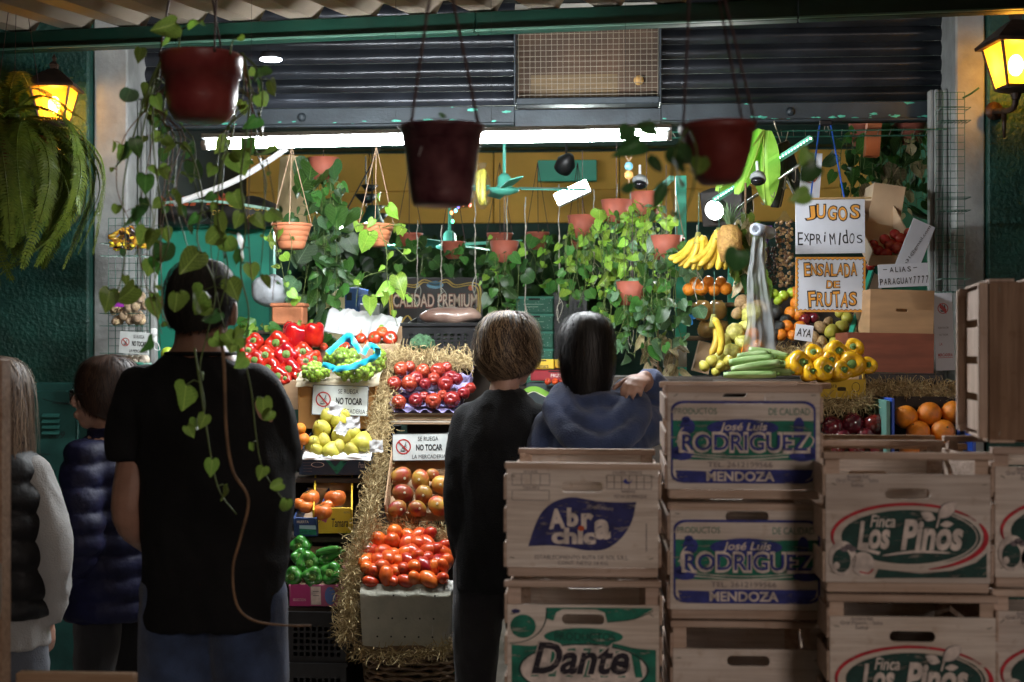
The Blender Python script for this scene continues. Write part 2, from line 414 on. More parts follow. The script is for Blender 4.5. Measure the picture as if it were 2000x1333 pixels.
for k in range(9):                                             # wires hanging from the canopy
    pass
# ---------------------------------------------------------------- shutter
YS = 6.22
def shutter(px0, px1, name, label):
    x0, x1 = at(px0, 200, YS).x, at(px1, 200, YS).x; zr0, zr1 = at(0, 252, YS).z, at(0, 207, YS).z
    zr0 = at(1000, 248, YS).z; zr1 = at(1000, 208, YS).z
    t = thing(name, label, 'shutter', ((x0+x1)/2, YS, zr0)); W = x1-x0; p = .0635
    pr = []
    for k in range(9):
        a = k/8; pr.append((-.016*math.sin(math.pi*min(1, a*1.12)) if a < .89 else .004, a*p))
    me = MB(); vs = []; fs = []; nx = 24
    for i in range(nx+1):
        for y, z in pr: vs.append((-W/2+W*i/nx, y+.0015*noise.noise((i*.35, z*40, 3)), z))
    for i in range(nx):
        for k in range(8): fs.append((i*9+k, (i+1)*9+k, (i+1)*9+k+1, i*9+k+1))
    sm = me.add(vs, fs).mesh('slat', M_char, True)
    for k in range(7):
        o = link('slat', sm, t, (0, U(-.001, .001), zr1-zr0+.004+k*p))
    return t, W, zr1-zr0
t1, W1, hr = shutter(258, 1006, 'roller_shutter', 'dark roller shutter half rolled up above the fluorescent tubes, left of the wire grille')
t2, W2, hr = shutter(1290, 1856, 'roller_shutter', 'dark roller shutter with worn paint, right of the wire grille')
for t, W in ((t1, W1), (t2, W2)):
    r_ = MB().bbox((0, -.004, hr/2), (W, .03, hr), .004).bbox((0, -.02, .006), (W, .07, .012), .003).build('bottom_rail', M_rail, t)
    m = MB()
    for k in range(26):
        c = (U(-W/2, W/2), U(.012, .03) if rnd.random() < .8 else U(.03, hr)); rr = U(.004, .016)
        m.plate([[(c[0]+rr*U(.6, 2.6)*math.cos(a)*.8, c[1]+rr*.45*math.sin(a)*U(.5, 1.2)) for a in [j*math.pi/5 for j in range(10)]]], 0)
    m.build('paint_chip', M_chip, r_, loc=(0, -.0215, 0))['kind'] = 'stuff'
    MB().lathe([(0, .016), (.012, .014), (.018, .004), (.02, 0)], 12).build('lock_boss', M_rail, t, True, (-W*.05, -.02, hr*.55), (R(90), 0, 0))
# wire grille hatch between the shutters
gx0, gx1 = at(1008, 100, 6.16).x, at(1288, 100, 6.16).x; gz0 = at(1100, 207, 6.16).z; gz1 = gz0+.36
gr = thing('grille_hatch', 'welded wire grille over a brown hatch between the two shutters', 'grille', ((gx0+gx1)/2, 6.16, gz0))
gw = gx1-gx0; gh = gz1-gz0
MB().box((0, .17, gh/2), (gw, .02, gh)).build('back_panel', mat('hatch brown', (.075,.04,.02), .7, var=.3, vscale=4), gr)
MB().box((-gw*.1, .152, gh*.24), (gw*.62, .012, gh*.42)).build('lit_patch', mat('hatch lit patch', (.14,.09,.04), .7, var=.2, vscale=6, stretch=(1,1,8)), gr)  # added paler sheet: yellowish patch of light inside the hatch, painted as colour
for sx in (-1, 1): MB().bbox((sx*(gw/2+.003), .06, gh/2), (.008, .22, gh), .002).build('side_frame', M_rail, gr)
MB().bbox((0, .02, .016), (gw, .10, .03), .004).build('bottom_frame', M_rail, gr)
MB().bbox((0, .055, -.045), (gw+.02, .03, hr-.012), .004).build('bottom_rail', M_rail, gr)
wv = MB().tube([(0,0,.035), (0,0,gh-.002)], .0013, 4).mesh('wire', M_wire); wh = MB().tube([(-gw/2+.004,0,0), (gw/2-.004,0,0)], .0013, 4).mesh('wire', M_wire)
for k in range(26): link('wire', wv, gr, (-gw/2+.012+k*(gw-.02)/25, -.01, 0), (0, U(-.008, .008), 0))
for k in range(14): link('wire', wh, gr, (0, -.0125, .045+k*(gh-.05)/13), (0, U(-.008, .008), 0))
MB().lathe([(0,.0),(.02,.002),(.022,.012),(.0,.016)], 14).build('bulb_cap', mat('amber cap', (.5,.28,.08), .4), gr, True, (gw*.36, .14, gh*.36), (R(90),0,0))
# wire tray under the rail, its rungs showing as white ticks
wr = thing('wire_tray', 'narrow white wire tray running under the shutter rail above the tubes', 'wire tray', (at(1000, 262, 6.0).x, 6.0, at(1000, 262, 6.0).z))
xa = at(480, 262, 6.0).x-wr.location.x; xb = at(1850, 262, 6.0).x-wr.location.x
MB().tube([(xa,0,0),(xb,0,0)], .003, 5).tube([(xa,.16,.0),(xb,.16,.0)], .003, 5).build('runner', M_wireg, wr)
tm = MB().tube([(0,-.005,0),(.012,.08,.0),(.024,.165,0)], .0018, 4).mesh('rung', M_wire)
for k in range(int((xb-xa)/.05)): link('rung', tm, wr, (xa+k*.05, 0, .003))

# ---------------------------------------------------------------- lit lamps
M_tube = mat('lit tube', (1,1,1), .5, emit=350, ecol=(.93,.97,1.0))
def tube_lamp(px0, px1, py0, py1, label):
    a, b = at(px0, py0, 5.0), at(px1, py1, 5.0); L_ = (b-a).length; c = (a+b)/2
    t = thing('fluorescent_lamp', label, 'lamp', c, (0, -math.atan2(b.z-a.z, b.x-a.x), 0), 'fluorescent tubes over the display')
    MB().tube([(-L_/2+.02,0,0),(L_/2-.02,0,0)], .0155, 14).build('tube', M_tube, t, True)
    for s_ in (-1, 1): MB().tube([(s_*(L_/2-.02),0,0),(s_*L_/2,0,0)], .018, 12).build('end_cap', M_white, t, True)
    MB().bbox((0, .006, .030), (L_, .046, .018), .003).build('housing', mat('lamp housing', (.3,.32,.32), .5), t)
    for s_ in (-.6, .6): MB().tube([(s_*L_/2, .012, .03), (s_*L_/2, .05, .54)], .0009, 4).build('hanger', M_black, t)
tube_lamp(395, 868, 284, 273, 'bright white fluorescent tube behind the pot marked 7, nearer the left pillar')
tube_lamp(872, 1312, 273, 265, 'bright white fluorescent tube between the middle pot and the right-hand pot')
def shade_lamp(px, py, Y, rx, e, label, tilt=0):
    c = at(px, py, Y); r = S(rx, Y)
    t = thing('lamp', label, 'lamp', c, (0, tilt, 0))
    MB().lathe([(0, r*.95), (r*.35, r*.9), (r*.55, r*.4), (r, -r*.5), (r*.97, -r*.55), (r*.5, r*.3), (0, r*.5)], 20).build('lamp_shade', M_green, t, True)
    MB().ellipsoid((0, 0, -r*.25), (r*.72, r*.72, r*.5)).build('bulb', mat('lit bulb %s' % e, (1,1,1), .5, emit=e, ecol=(.95,.98,1)), t, True)
    MB().tube([(0,0,r*.9),(0,0,r*.9+.5)], .004, 5).build('cord', M_black, t)
shade_lamp(668, 428, 7.6, 25, 800, 'lit white bulb lamp with dark shade, left of the two behind the leafy vine', .5)
shade_lamp(727, 424, 7.6, 25, 800, 'lit white bulb lamp hanging just behind the terracotta pot with the bright vine')
# flat lit panel at the back, reflecting tube
c = at(1118, 378, 8.6); t = thing('lamp', 'lit angled light panel below the fan blade at the back of the shop', 'lamp', c, (R(-30), R(-25), 0))
MB().bbox((0,0,0), (.22,.02,.10), .004).build('lamp_body', M_white, t)
MB().bbox((0,-.0125,0), (.20,.004,.08), .001).build('diffuser', mat('lit panel', (1,1,1), .5, emit=700, ecol=(.9,1,.97)), t)
# round flood light on a grey box
c = at(1398, 410, 6.5); t = thing('flood_light', 'round lit flood light on a dark grey box above the bananas', 'lamp', c, (R(14), 0, R(-26)))
MB().bbox((.02,.09,.0), (.20,.14,.16), .006).build('lamp_body', mat('lamp grey', (.05,.045,.045), .7, var=.2), t)
MB().lathe([(.043,-.005),(.050,-.005),(.050,.034),(.043,.034),(.043,-.005)], 24).build('bezel', M_black, t, True, rot=(R(90),0,0), loc=(0,.01,0)); MB().lathe([(0,.03),(.028,.0285),(.042,.024)], 24).build('lens', mat('lit lens', (1,1,1), .5, emit=330, ecol=(1,.98,.95)), t, True, rot=(R(90),0,0), loc=(0,.01,0))
# small puck light under the shutter
c = at(529, 116, 5.95); t = thing('puck_light', 'small round white puck light glowing under the canopy beam, right of the potted vine', 'lamp', c)
MB().lathe([(.0,.03),(.04,.028),(.05,.008),(.05,0),(0,0)], 20).build('lamp_body', M_black, t, True)
MB().lathe([(0,-.004),(.046,-.004),(.046,.0005),(0,.0005)], 20).build('diffuser', mat('lit puck', (1,1,1), .5, emit=45, ecol=(.8,.9,1)), t, True)
MB().tube(spline([(0,0,.03),(-.02,0,.06),(.02,.02,.10),(.0,.03,.14)]), .002, 4).build('cord', M_black, t)
# wall lanterns
M_lglass = leafmat('amber glass', (.95,.50,.07), (.9,.45,.05), .8, .3, False)
_n = M_lglass.node_tree; _x = _n.nodes.new('ShaderNodeMixShader'); _t = _n.nodes.new('ShaderNodeBsdfTransparent'); _t.inputs[0].default_value = (1,.72,.25,1); _x.inputs[0].default_value = .5
_o = _n.nodes['Material Output']; _s = _o.inputs[0].links[0].from_socket; _n.links.new(_s, _x.inputs[1]); _n.links.new(_t.outputs[0], _x.inputs[2]); _n.links.new(_x.outputs[0], _o.inputs[0])
def lantern(px, py, Y, label, s=1.0, inset=.13):
    c = at(px, py, Y); t = thing('wall_lantern', label, 'lantern', c, (0, 0, R(8)), 'amber wall lanterns'); t.scale = (s, s, s)
    a, b, h = .088, .052, .16                                  # half widths top / bottom, height
    for i in range(4):
        q = Matrix.Rotation(i*math.pi/2, 3, 'Z')
        MB().add([q @ Vector(p) for p in ((-b*.95,-b,-h/2),(b*.95,-b,-h/2),(a*.95,-a,h/2),(-a*.95,-a,h/2))], [(0,1,2,3)]).build('glass_pane', M_lglass, t)
        MB().tube([q @ Vector((b,-b,-h/2)), q @ Vector((a,-a,h/2))], .006, 5).tube([q @ Vector((-b,-b,-h/2)), q @ Vector((b,-b,-h/2))], .006, 5).build('frame_bar', M_iron, t)
    rf = MB().lathe([(.15,h/2-.012),(.152,h/2),(.07,h/2+.055),(.035,h/2+.075),(.02,h/2+.08),(.026,h/2+.10),(.008,h/2+.115),(.012,h/2+.13),(0,h/2+.15)], 4, mx=Matrix.Rotation(R(45), 4, 'Z')).build('roof', M_iron, t)
    MB().lathe([(0,-h/2-.05),(.014,-h/2-.04),(.02,-h/2-.02),(b*1.3,-h/2-.008),(b*1.3,-h/2)], 12).build('base', M_iron, t)
    MB().ellipsoid((0,0,0), (.026,.026,.038)).build('bulb', mat('lit amber bulb', (1,.8,.4), .5, emit=190, ecol=(1,.62,.16)), t, True)
    MB().tube(spline([(0,0,-h/2-.03),(0,.03,-h/2-.07),(0,inset-.01,-h/2-.05)]), .011, 8).lathe([(.0,0),(.03,.0),(.035,.012),(0,.02)], 12, mx=Matrix.Translation((0,inset,-h/2-.05)) @ Matrix.Rotation(R(90),4,'X')).tube([(0,inset*.5,-h/2-.06),(0,inset*.5,-h/2-.16)], [.012,.005], 8).build('bracket', M_iron, t, True)
    return t
lantern(106, 205, 5.76, 'glowing amber lantern on the green wall above the hanging fern', .92, .16)
lantern(1984, 128, 5.70, 'glowing amber lantern with a drop bracket on the right green wall', 1.1, .2)
# ---------------------------------------------------------------- utility cabinet on the left wall
x0, x1 = at(-120, 900, 5.85).x, at(172, 900, 5.85).x; z1 = at(80, 747, 5.85).z
cb = thing('utility_cabinet', 'dark green metal meter cabinet with louvre slots and scratched graffiti on wall', 'cabinet', ((x0+x1)/2, 5.86, 0)); W = x1-x0
M_cab = mat('cabinet green', (.018,.075,.065), .4, var=.3, vscale=7, metal=.2, bump=.1)
MB().bbox((0, .034, z1/2), (W, .068, z1-.002), .006).build('cabinet_body', M_cab, cb)
dr = MB().bbox((-.012, -.009, z1/2-.01), (W-.07, .016, z1-.05), .004).build('door', M_cab, cb)
xr = W/2-.085
for k in range(4):
    MB().grid(lambda u, v: Vector((xr-.03-.075*u, -.018-.014*math.sin(v*1.7), at(0, 815+k*11, 5.85).z+.016*(1-v))), 4, 4).build('louvre', mat('louvre green', (.03,.13,.11), .4, metal=.2), dr, True)
MB().tube([(W/2-.043, -.015, at(0, 812, 5.85).z), (W/2-.043, -.015, at(0, 900, 5.85).z)], .006, 6).build('hinge', M_cab, cb, True)
m = MB()
for s_ in range(9):
    cx, cz = U(-W/2+.2, W/2-.12), z1-U(.05, .5)
    pts = [(cx+U(-.06,.06)+i*.012, cz+U(-.035,.035)) for i in range(5)]
    pts = [(p.x, p.z) for p in spline([(a, 0, b) for a, b in pts], 5)]
    m.tube([(a, -.0185, b) for a, b in pts], .0012, 3)
put_text(m, '309', W/2-.13, z1-.22, .07, .03, -.0185, 0, .3)
m.build('graffiti', mat('graffiti ink', (.012,.02,.02), .6), dr)['kind'] = 'stuff'
# teal partition behind the man, with a green cupboard edge
x0, x1 = at(285, 500, 7.0).x, at(535, 500, 7.0).x; z1 = at(400, 448, 7.0).z
tp = thing('partition_panel', 'flat teal painted partition behind the man in the black shirt', 'partition', ((x0+x1)/2, 7.02, 0)); W = x1-x0
MB().bbox((0,0,z1/2), (W,.05,z1), .005).build('panel', M_teal, tp)
MB().bbox((0,-.01,z1+.012), (W+.02,.08,.022), .004).build('top_rail', mat('green edge', (.02,.2,.13), .5), tp)
for s_ in (-1, 1): MB().bbox((s_*(W/2-.01),-.031,z1/2), (.02,.012,z1-.02), .002).build('edge_strip', mat('green edge', (.02,.2,.13), .5), tp)
# ---------------------------------------------------------------- people
M_skin = mat('skin', (.27,.145,.10), .5, var=.12, vscale=18, sss=.08, bump=.08, bscale=140)
M_skin2 = mat('skin pale', (.40,.235,.175), .5, var=.10, vscale=18, sss=.08, bump=.08, bscale=140)
def clothmat(name, col, rough=.85, var=.2, bump=.3, bscale=220, sheen=.15): return mat(name, col, rough, var=var, vscale=10, bump=bump, bscale=bscale, sheen=sheen, spec=.2)
def ring(z, hw, hd, cx=0, cy=0, n=28, p=2.3):
    o = []
    for i in range(n):
        a = 2*math.pi*i/n; c, s_ = math.cos(a), math.sin(a)
        o.append(Vector((cx+hw*math.copysign(abs(c)**(2/p), c), cy+hd*math.copysign(abs(s_)**(2/p), s_), z)))
    return o
def limb(mb, pts, rs, n=14, off=0, ends=True):
    q = spline(pts, 5); k = len(q); m = len(rs)-1; rr = []
    for i in range(k):
        t = i/(k-1)*m; j = min(int(t), m-1); rr.append(rs[j]+(rs[j+1]-rs[j])*(t-j)+off)
    mb.tube(q, rr, n)
    if ends: mb.ellipsoid(q[0], (rr[0],)*3, 12, 8); mb.ellipsoid(q[-1], (rr[-1],)*3, 12, 8)
def hand(mb, wrist, d, nrm, s=1.0, side=1, curl=.5, spread=.10):
    # d: direction of the fingers, nrm: out of the back of the hand, side: +1 thumb on the right of d seen from the back
    d = Vector(d).normalized(); nrm = Vector(nrm); nrm = (nrm-d*nrm.dot(d)).normalized(); r = d.cross(nrm)*side
    wrist = Vector(wrist); q = Matrix((r, d, nrm)).transposed()
    mb.ellipsoid(wrist+d*.045*s, (.040*s, .055*s, .016*s), 14, 10, rot=q)
    mb.ellipsoid(wrist+d*.07*s, (.041*s, .03*s, .015*s), 14, 10, rot=q)
    for i, (ox, L_) in enumerate(((.030, .072), (.010, .080), (-.010, .075), (-.029, .058))):
        p = wrist+d*(.085-.004*abs(i-1.2))*s+r*ox*s; pts = [p-d*.01*s]; dirv = (d+r*spread*(1.5-i)*.5).normalized(); c = 0
        pts.append(p)
        for k, f in enumerate((.45, .32, .23)):
            c += curl*(.7 if k == 0 else .75)*(1+.08*i)
            dd = dirv*math.cos(c)-nrm*math.sin(c); p = p+dd*L_*f*s; pts.append(p)
        mb.tube(pts, [.0098*s, .0098*s, .0092*s, .0085*s, .0066*s], 10); mb.ellipsoid(pts[-1], (.0067*s,)*3, 10, 8)
        for pp in pts[1:4]: mb.ellipsoid(pp, (.0102*s,)*3, 10, 8)
    p = wrist+d*.03*s+r*.033*s; pts = [wrist+d*.018*s+r*.018*s, p]
    for k, f in enumerate((.036, .03, .024)):
        dd = (d*(.75+.1*k)+r*(.75-.25*k)-nrm*(.35+curl*.3)).normalized(); p = p+dd*f*s; pts.append(p)
    mb.tube(pts, [.016*s, .014*s, .0115*s, .0105*s, .008*s], 10); mb.ellipsoid(pts[-1], (.008*s,)*3, 10, 8)
def head(mb, c, k=1.0, rz=0, nod=0):
    c = Vector(c); q = Matrix.Rotation(rz, 3, 'Z') @ Matrix.Rotation(-nod, 3, 'X')
    def e(p, r): mb.ellipsoid(c+q @ (Vector(p)*k), tuple(x*k for x in r), 16, 12, rot=q)
    e((0, -.012, .02), (.076, .094, .096)); e((0, .015, -.045), (.060, .075, .070)); e((0, .052, -.088), (.030, .030, .026))
    e((0, .062, .02), (.055, .035, .05)); e((0, .045, -.05), (.05, .045, .05))
    mb.tube([c+q @ (Vector(p)*k) for p in ((0,.088,.012),(0,.104,-.022),(0,.110,-.034))], [.009*k, .012*k, .013*k], 10)
    for s_ in (-1, 1):
        e((s_*.013, .098, -.036), (.010, .010, .008)); e((s_*.03, .088, .028), (.024, .010, .008))
        e((s_*.038, .070, -.022), (.022, .022, .02)); e((s_*.083, -.010, -.014), (.012, .022, .034)); e((s_*.090, -.018, .002), (.007, .015, .019))
    e((0, .092, -.062), (.022, .010, .007)); e((0, .090, -.073), (.019, .011, .008))
def wrinkle(me, amp, sc_=(14, 14, 7), seed=0, quilt=None, zr=None):
    vs = me.vertices; nn = [v.normal.copy() for v in vs]
    for v, n_ in zip(vs, nn):
        p = v.co; f = noise.noise((p.x*sc_[0]+seed, p.y*sc_[1], p.z*sc_[2]))
        g = 1-abs(noise.noise((p.x*sc_[0]*1.7+seed+9+p.z*6, p.y*sc_[1]*1.7, p.z*sc_[2]*1.5)))*2
        d = amp*(.6*f+.5*g)
        if quilt: d += quilt[0]*(abs(math.sin(math.pi*(p.z+.012*f)/quilt[1]))**.55-.7)
        v.co = p+n_*d
    me.update(); return me
def person(label, loc, yaw, k, torso, arms, skin, hc, neck, legs=True, hrz=0, nod=0, headk=1.0, hands=(1, 1), voxel=.0062, armr=(.052,.046,.042,.036,.028), lean=0):
    m = MB(); m.loft([ring(*t) for t in torso])
    m.tube([neck[0], neck[1], neck[2]], [neck[3]*1.25, neck[3], neck[3]], 16)
    head(m, hc, headk, hrz, nod)
    for s_, (sh, el, wr, hd, hn, cu) in zip((-1, 1), arms):
        limb(m, [sh, (Vector(sh)+Vector(el))/2, el, (Vector(el)+Vector(wr))/2, wr], [x*k for x in armr])
        hand(m, wr, hd, hn, .95*k, s_, cu)
    if legs:
        for s_ in (-1, 1):
            cx = torso[0][3]
            limb(m, [(cx+s_*.085*k, 0, .88*k), (cx+s_*.095*k, .01, .66*k), (cx+s_*.10*k, .015, .47*k), (cx+s_*.10*k, -.005, .28*k), (cx+s_*.10*k, -.02, .07*k)], [.082*k, .072*k, .05*k, .052*k, .036*k])
            limb(m, [(cx+s_*.10*k, -.03, .045*k), (cx+s_*.11*k, .14*k, .03*k)], [.036*k, .03*k])
    me = remesh(m.mesh('person', skin), voxel, 3); me.materials.clear(); me.materials.append(skin)
    o = link('person', me, None, loc, (0, 0, yaw)); return tag(o, label, 'person')
def garment(p, name, sections, sleeves, m_, voxel=.011, amp=.006, seed=0, quilt=None, extra=None, sc_=(14,14,7), smooth=3):
    m = MB()
    if sections: m.loft([ring(*t) for t in sections])
    for pts, rs in sleeves: limb(m, pts, rs, 16, 0, False); m.ellipsoid(pts[0], (rs[0],)*3, 14, 10)
    if extra: extra(m)
    me = remesh(m.mesh(name, m_), voxel, smooth); me.materials.clear(); me.materials.append(m_)
    return link(name, wrinkle(me, amp, sc_, seed, quilt), p)
def trousers(p, k, cx, m_, top, seed, wide=1.0, hd=.12):
    def ex(m):
        for s_ in (-1, 1):
            limb(m, [(cx+s_*.085*k, 0, .86*k), (cx+s_*.097*k, .005, .64*k), (cx+s_*.105*k, .01, .45*k), (cx+s_*.105*k, -.005, .26*k), (cx+s_*.105*k, -.02, .09*k)], [.098*k*wide, .09*k*wide, .072*k*wide, .07*k*wide, .062*k*wide], 18)
    return garment(p, 'trousers', [(.80*k, .155*k, hd*.95*k, cx), (.88*k, .168*k*wide**.3, hd*k, cx), (top, .162*k, hd*.96*k, cx)], [], m_, .012, .006, seed, None, ex)
def shoes(p, k, cx):
    for s_ in (-1, 1):
        m = MB(); limb(m, [(cx+s_*.10*k, -.055, .045*k), (cx+s_*.107*k, .06, .05*k), (cx+s_*.115*k, .17*k, .04*k)], [.046*k, .05*k, .042*k])
        me = remesh(m.mesh('shoe', M_black), .01, 2); me.materials.clear(); me.materials.append(M_black); link('shoe', me, p)
def hair(p, c, r, prof, tmax, m_, n=1400, wav=.0, wf=5, lift=.006, wid=.005, rz=0, seed=1, nod=0, cap=True, clump=0, jit=.1):
    g = random.Random(seed); c = Vector(c); q = Matrix.Rotation(rz, 3, 'Z') @ Matrix.Rotation(-nod, 3, 'X')
    K = len(prof)-1
    def pt(a, t, l=0, wv=0):
        t = max(0, min(.9999, t)); j = min(int(t*K), K-1); f = t*K-j
        rf = prof[j][0]+(prof[j+1][0]-prof[j][0])*f; z = prof[j][1]+(prof[j+1][1]-prof[j][1])*f
        aa = a+wv
        v = Vector((r[0]*rf*math.cos(aa), r[1]*rf*math.sin(aa), z)); v += Vector((math.cos(aa), math.sin(aa), .3))*l
        return c+q @ v
    m = MB()
    if cap:
        nu, nv = 40, 16; vs = []; fs = []
        for j in range(nv+1):
            for i in range(nu):
                a = 2*math.pi*i/nu; vs.append(pt(a, tmax(a)*j/nv, .004*noise.noise((i*.9, j*.6, seed))))
        for j in range(nv):
            for i in range(nu): fs.append((j*nu+i, (j+1)*nu+i, (j+1)*nu+(i+1) % nu, j*nu+(i+1) % nu))
        m.add(vs, fs)
    nl = max(40, n//22); locks = []
    for _ in range(nl): locks.append((g.uniform(0, 2*math.pi), g.uniform(0, 6.28), g.uniform(.75, 1.3), g.uniform(.93, 1.05), g.gauss(0, jit), g.uniform(0, 1)))
    for _ in range(n):
        la, ph, wk, ln, da, lf = g.choice(locks); sa = g.gauss(0, .11); a = la+sa
        t0 = .55*g.random()**1.6; t1 = tmax(a)*ln*(1.03-.33*g.random()**2.2); t0 = min(t0, t1*.75); fly = g.random() < .09
        l = lift*(.25+.75*lf)*g.uniform(.5, 1.1)+(.012 if fly else 0); N_ = 12; vs = []; fs = []; p2 = ph+g.gauss(0, .35)
        for k in range(N_+1):
            u = k/N_; t = t0+(t1-t0)*u; conv = sa*(-.55)*u*u
            wv = wav*wk*math.sin(u*wf*2.2+p2)*(.25+u)*.8+da*u*u*.5+conv+(g.gauss(0, .05) if fly else 0)
            ll = l*math.sin(math.pi*min(1, .25+u*.7))+wav*.045*wk*math.cos(u*wf*2.2+p2)*u
            b_ = pt(a, t, ll, wv); tan = pt(a+.05, t, ll, wv)-b_
            if tan.length < 1e-6: tan = Vector((1, 0, 0))
            tan.normalize(); w_ = wid*(1-.75*u**2)*.5
            vs += [b_-tan*w_, b_+tan*w_]
        for k in range(N_): fs.append((2*k, 2*k+1, 2*k+3, 2*k+2))
        m.add(vs, fs)
    return m.build('hair', m_, p, True)
BOWL = [(0,.118),(.42,.108),(.72,.085),(.92,.05),(1.0,.012),(1.02,-.03),(.98,-.07),(.90,-.105),(.80,-.13),(.72,-.145)]
def backlong(lo, hi, front=-1):                                # longer hair at the back (a = -90 deg is the back)
    return lambda a: lo+(hi-lo)*(.5-.5*math.sin(a))**.45

# --- man in the black shirt
Ym = 3.62; loc = Vector((at(392, 600, Ym).x, Ym, .03))
TM = [(.80,.165,.12,.03),(.95,.17,.125,.035),(1.08,.18,.13,.045),(1.20,.185,.13,.045),(1.31,.19,.12,.025),(1.39,.175,.10,.005),(1.445,.11,.08,0),(1.48,.075,.07,0)]
ar_l = ((-.145,0,1.335), (-.182,.0,1.05), (-.12,.17,.90), (.3,.9,-.3), (-.8,0,.5), .7)
ar_r = ((.135,.01,1.335), (.17,.10,1.08), (.09,.26,.98), (-.6,.8,.1), (.4,.3,.8), .7)
man = person('man in black t-shirt and blue jeans seen from behind, under the trailing vine', loc, 0, 1.0, TM, (ar_l, ar_r), M_skin,
    (0,.015,1.585), ((0,-.01,1.42), (0,0,1.50), (0,.01,1.56), .066), armr=(.062,.056,.05,.043,.031))
M_tee = clothmat('black jersey', (.005,.005,.0055), sheen=0)
garment(man, 'shirt', [(.775,.172,.142,.032),(.86,.176,.148,.034),(.98,.184,.152,.040),(1.10,.194,.155,.044),(1.20,.195,.152,.040),(1.30,.186,.138,.022),(1.38,.168,.118,.005),(1.43,.14,.10,0),(1.462,.088,.086,0)],
    [([(-.145,0,1.370),(-.172,0,1.29),(-.182,0,1.195)], [.072,.070,.066]), ([(.14,0,1.368),(.168,.03,1.28),(.176,.055,1.17)], [.074,.076,.072])], M_tee, .010, .012, 3, sc_=(9,9,5))
MB().tube([p for p in ring(1.468,.086,.084,0,0,40)]+[ring(1.468,.086,.084,0,0,40)[0]], .0055, 8, cap=False).build('collar', M_tee, man, True)
trousers(man, 1.0, .032, clothmat('blue denim', (.026,.042,.088), var=.45), .90, 5, 1.08, .13); shoes(man, 1.0, .032)
SHORT = [(0,.122),(.45,.112),(.74,.088),(.93,.052),(1.0,.015),(1.0,-.02),(.98,-.05),(.90,-.078)]
hair(man, (0,.003,1.588), (.083,.102,1), SHORT, lambda a: .50+.42*(.5-.5*math.sin(a))**.6-.10*math.exp(-((abs(math.cos(a))-1)/.15)**2), hairmat('black cropped hair', (.006,.005,.004), (.022,.016,.012), .65), 4200, .04, 3, .010, .003, seed=3, jit=.5)
# --- woman with the wavy bob
Yw = 4.55; loc = Vector((at(984, 600, Yw).x, Yw, .03))
TW = [(.78,.145,.105,0),(.9,.15,.11,0),(1.02,.125,.095,0),(1.15,.135,.10,0),(1.24,.115,.09,0),(1.285,.085,.065,0),(1.32,.05,.05,0)]
al = ((-.105,0,1.23), (-.128,-.02,.98), (-.118,.06,.76), (0,.3,-1), (-1,0,0), .4); ar = ((.105,0,1.23), (.145,.04,1.0), (.10,.22,.95), (-.5,.8,.1), (.4,.3,.8), .5)
wom = person('woman with short wavy highlighted hair and long black sweater, back to camera', loc, R(-10), .92, TW, (al, ar), M_skin2,
    (.01,.03,1.465), ((0,-.01,1.28), (.0,.005,1.36), (.01,.02,1.43), .047), hrz=R(-32), headk=.88)
M_knit = clothmat('black knit', (.008,.009,.011), var=.4, bump=.6, bscale=260, sheen=.03)
garment(wom, 'sweater', [(.72,.150,.125,0),(.85,.152,.128,0),(1.0,.148,.125,0),(1.12,.146,.125,0),(1.22,.144,.118,0),(1.275,.126,.10,0),(1.312,.10,.084,0),(1.335,.072,.068,0),(1.352,.060,.060,.003)],
    [([(-.108,0,1.25),(-.128,-.02,1.12),(-.132,-.025,.97),(-.125,.0,.86),(-.118,.05,.77)], [.062,.06,.056,.05,.04]), ([(.108,0,1.25),(.132,.01,1.12),(.148,.04,1.0),(.14,.13,.96),(.105,.21,.95)], [.062,.06,.056,.05,.04])], M_knit, .010, .007, 7)
trousers(wom, .92, 0, clothmat('dark grey trousers', (.02,.02,.024)), .80, 9, .95); shoes(wom, .92, 0)
BOB = [(0,.122),(.45,.115),(.78,.094),(1.0,.06),(1.10,.02),(1.16,-.02),(1.14,-.048),(1.0,-.072),(.82,-.090),(.66,-.104)]
hair(wom, (.01,.025,1.48), (.0665,.086,.97), BOB, backlong(.52, .97), hairmat('brown highlighted hair', (.035,.02,.012), (.36,.25,.14), .5), 5200, .26, 3.4, .020, 0.0028, R(-32), 5, clump=.12, jit=.35)
# --- person in the hoodie, hand on shoulder
Yh = 4.45; loc = Vector((at(1165, 600, Yh).x, Yh, .03))
TH = [(.78,.145,.105,0),(.9,.15,.11,0),(1.02,.13,.098,0),(1.15,.14,.10,0),(1.24,.15,.10,0),(1.30,.12,.08,0),(1.34,.07,.06,0)]
al = ((-.145,0,1.235), (-.18,.03,.98), (-.12,.22,.95), (.6,.8,.1), (-.4,.3,.8), .5); ar = ((.145,.0,1.245), (.19,.17,1.285), (.148,-.012,1.392), (-.38,-.80,-.10), (.05,-.35,.92), .62)
hod = person('dark-haired person in a navy hoodie with right hand resting on shoulder, back to camera', loc, R(4), .92, TH, (al, ar), M_skin2,
    (-.03,.02,1.465), ((0,-.01,1.27), (-.01,.0,1.35), (-.03,.015,1.41), .047), hrz=R(8), headk=.88, armr=(.046,.042,.04,.034,.027))
M_hood = clothmat('navy fleece', (.038,.062,.150), var=.3, bump=.4, sheen=.25)
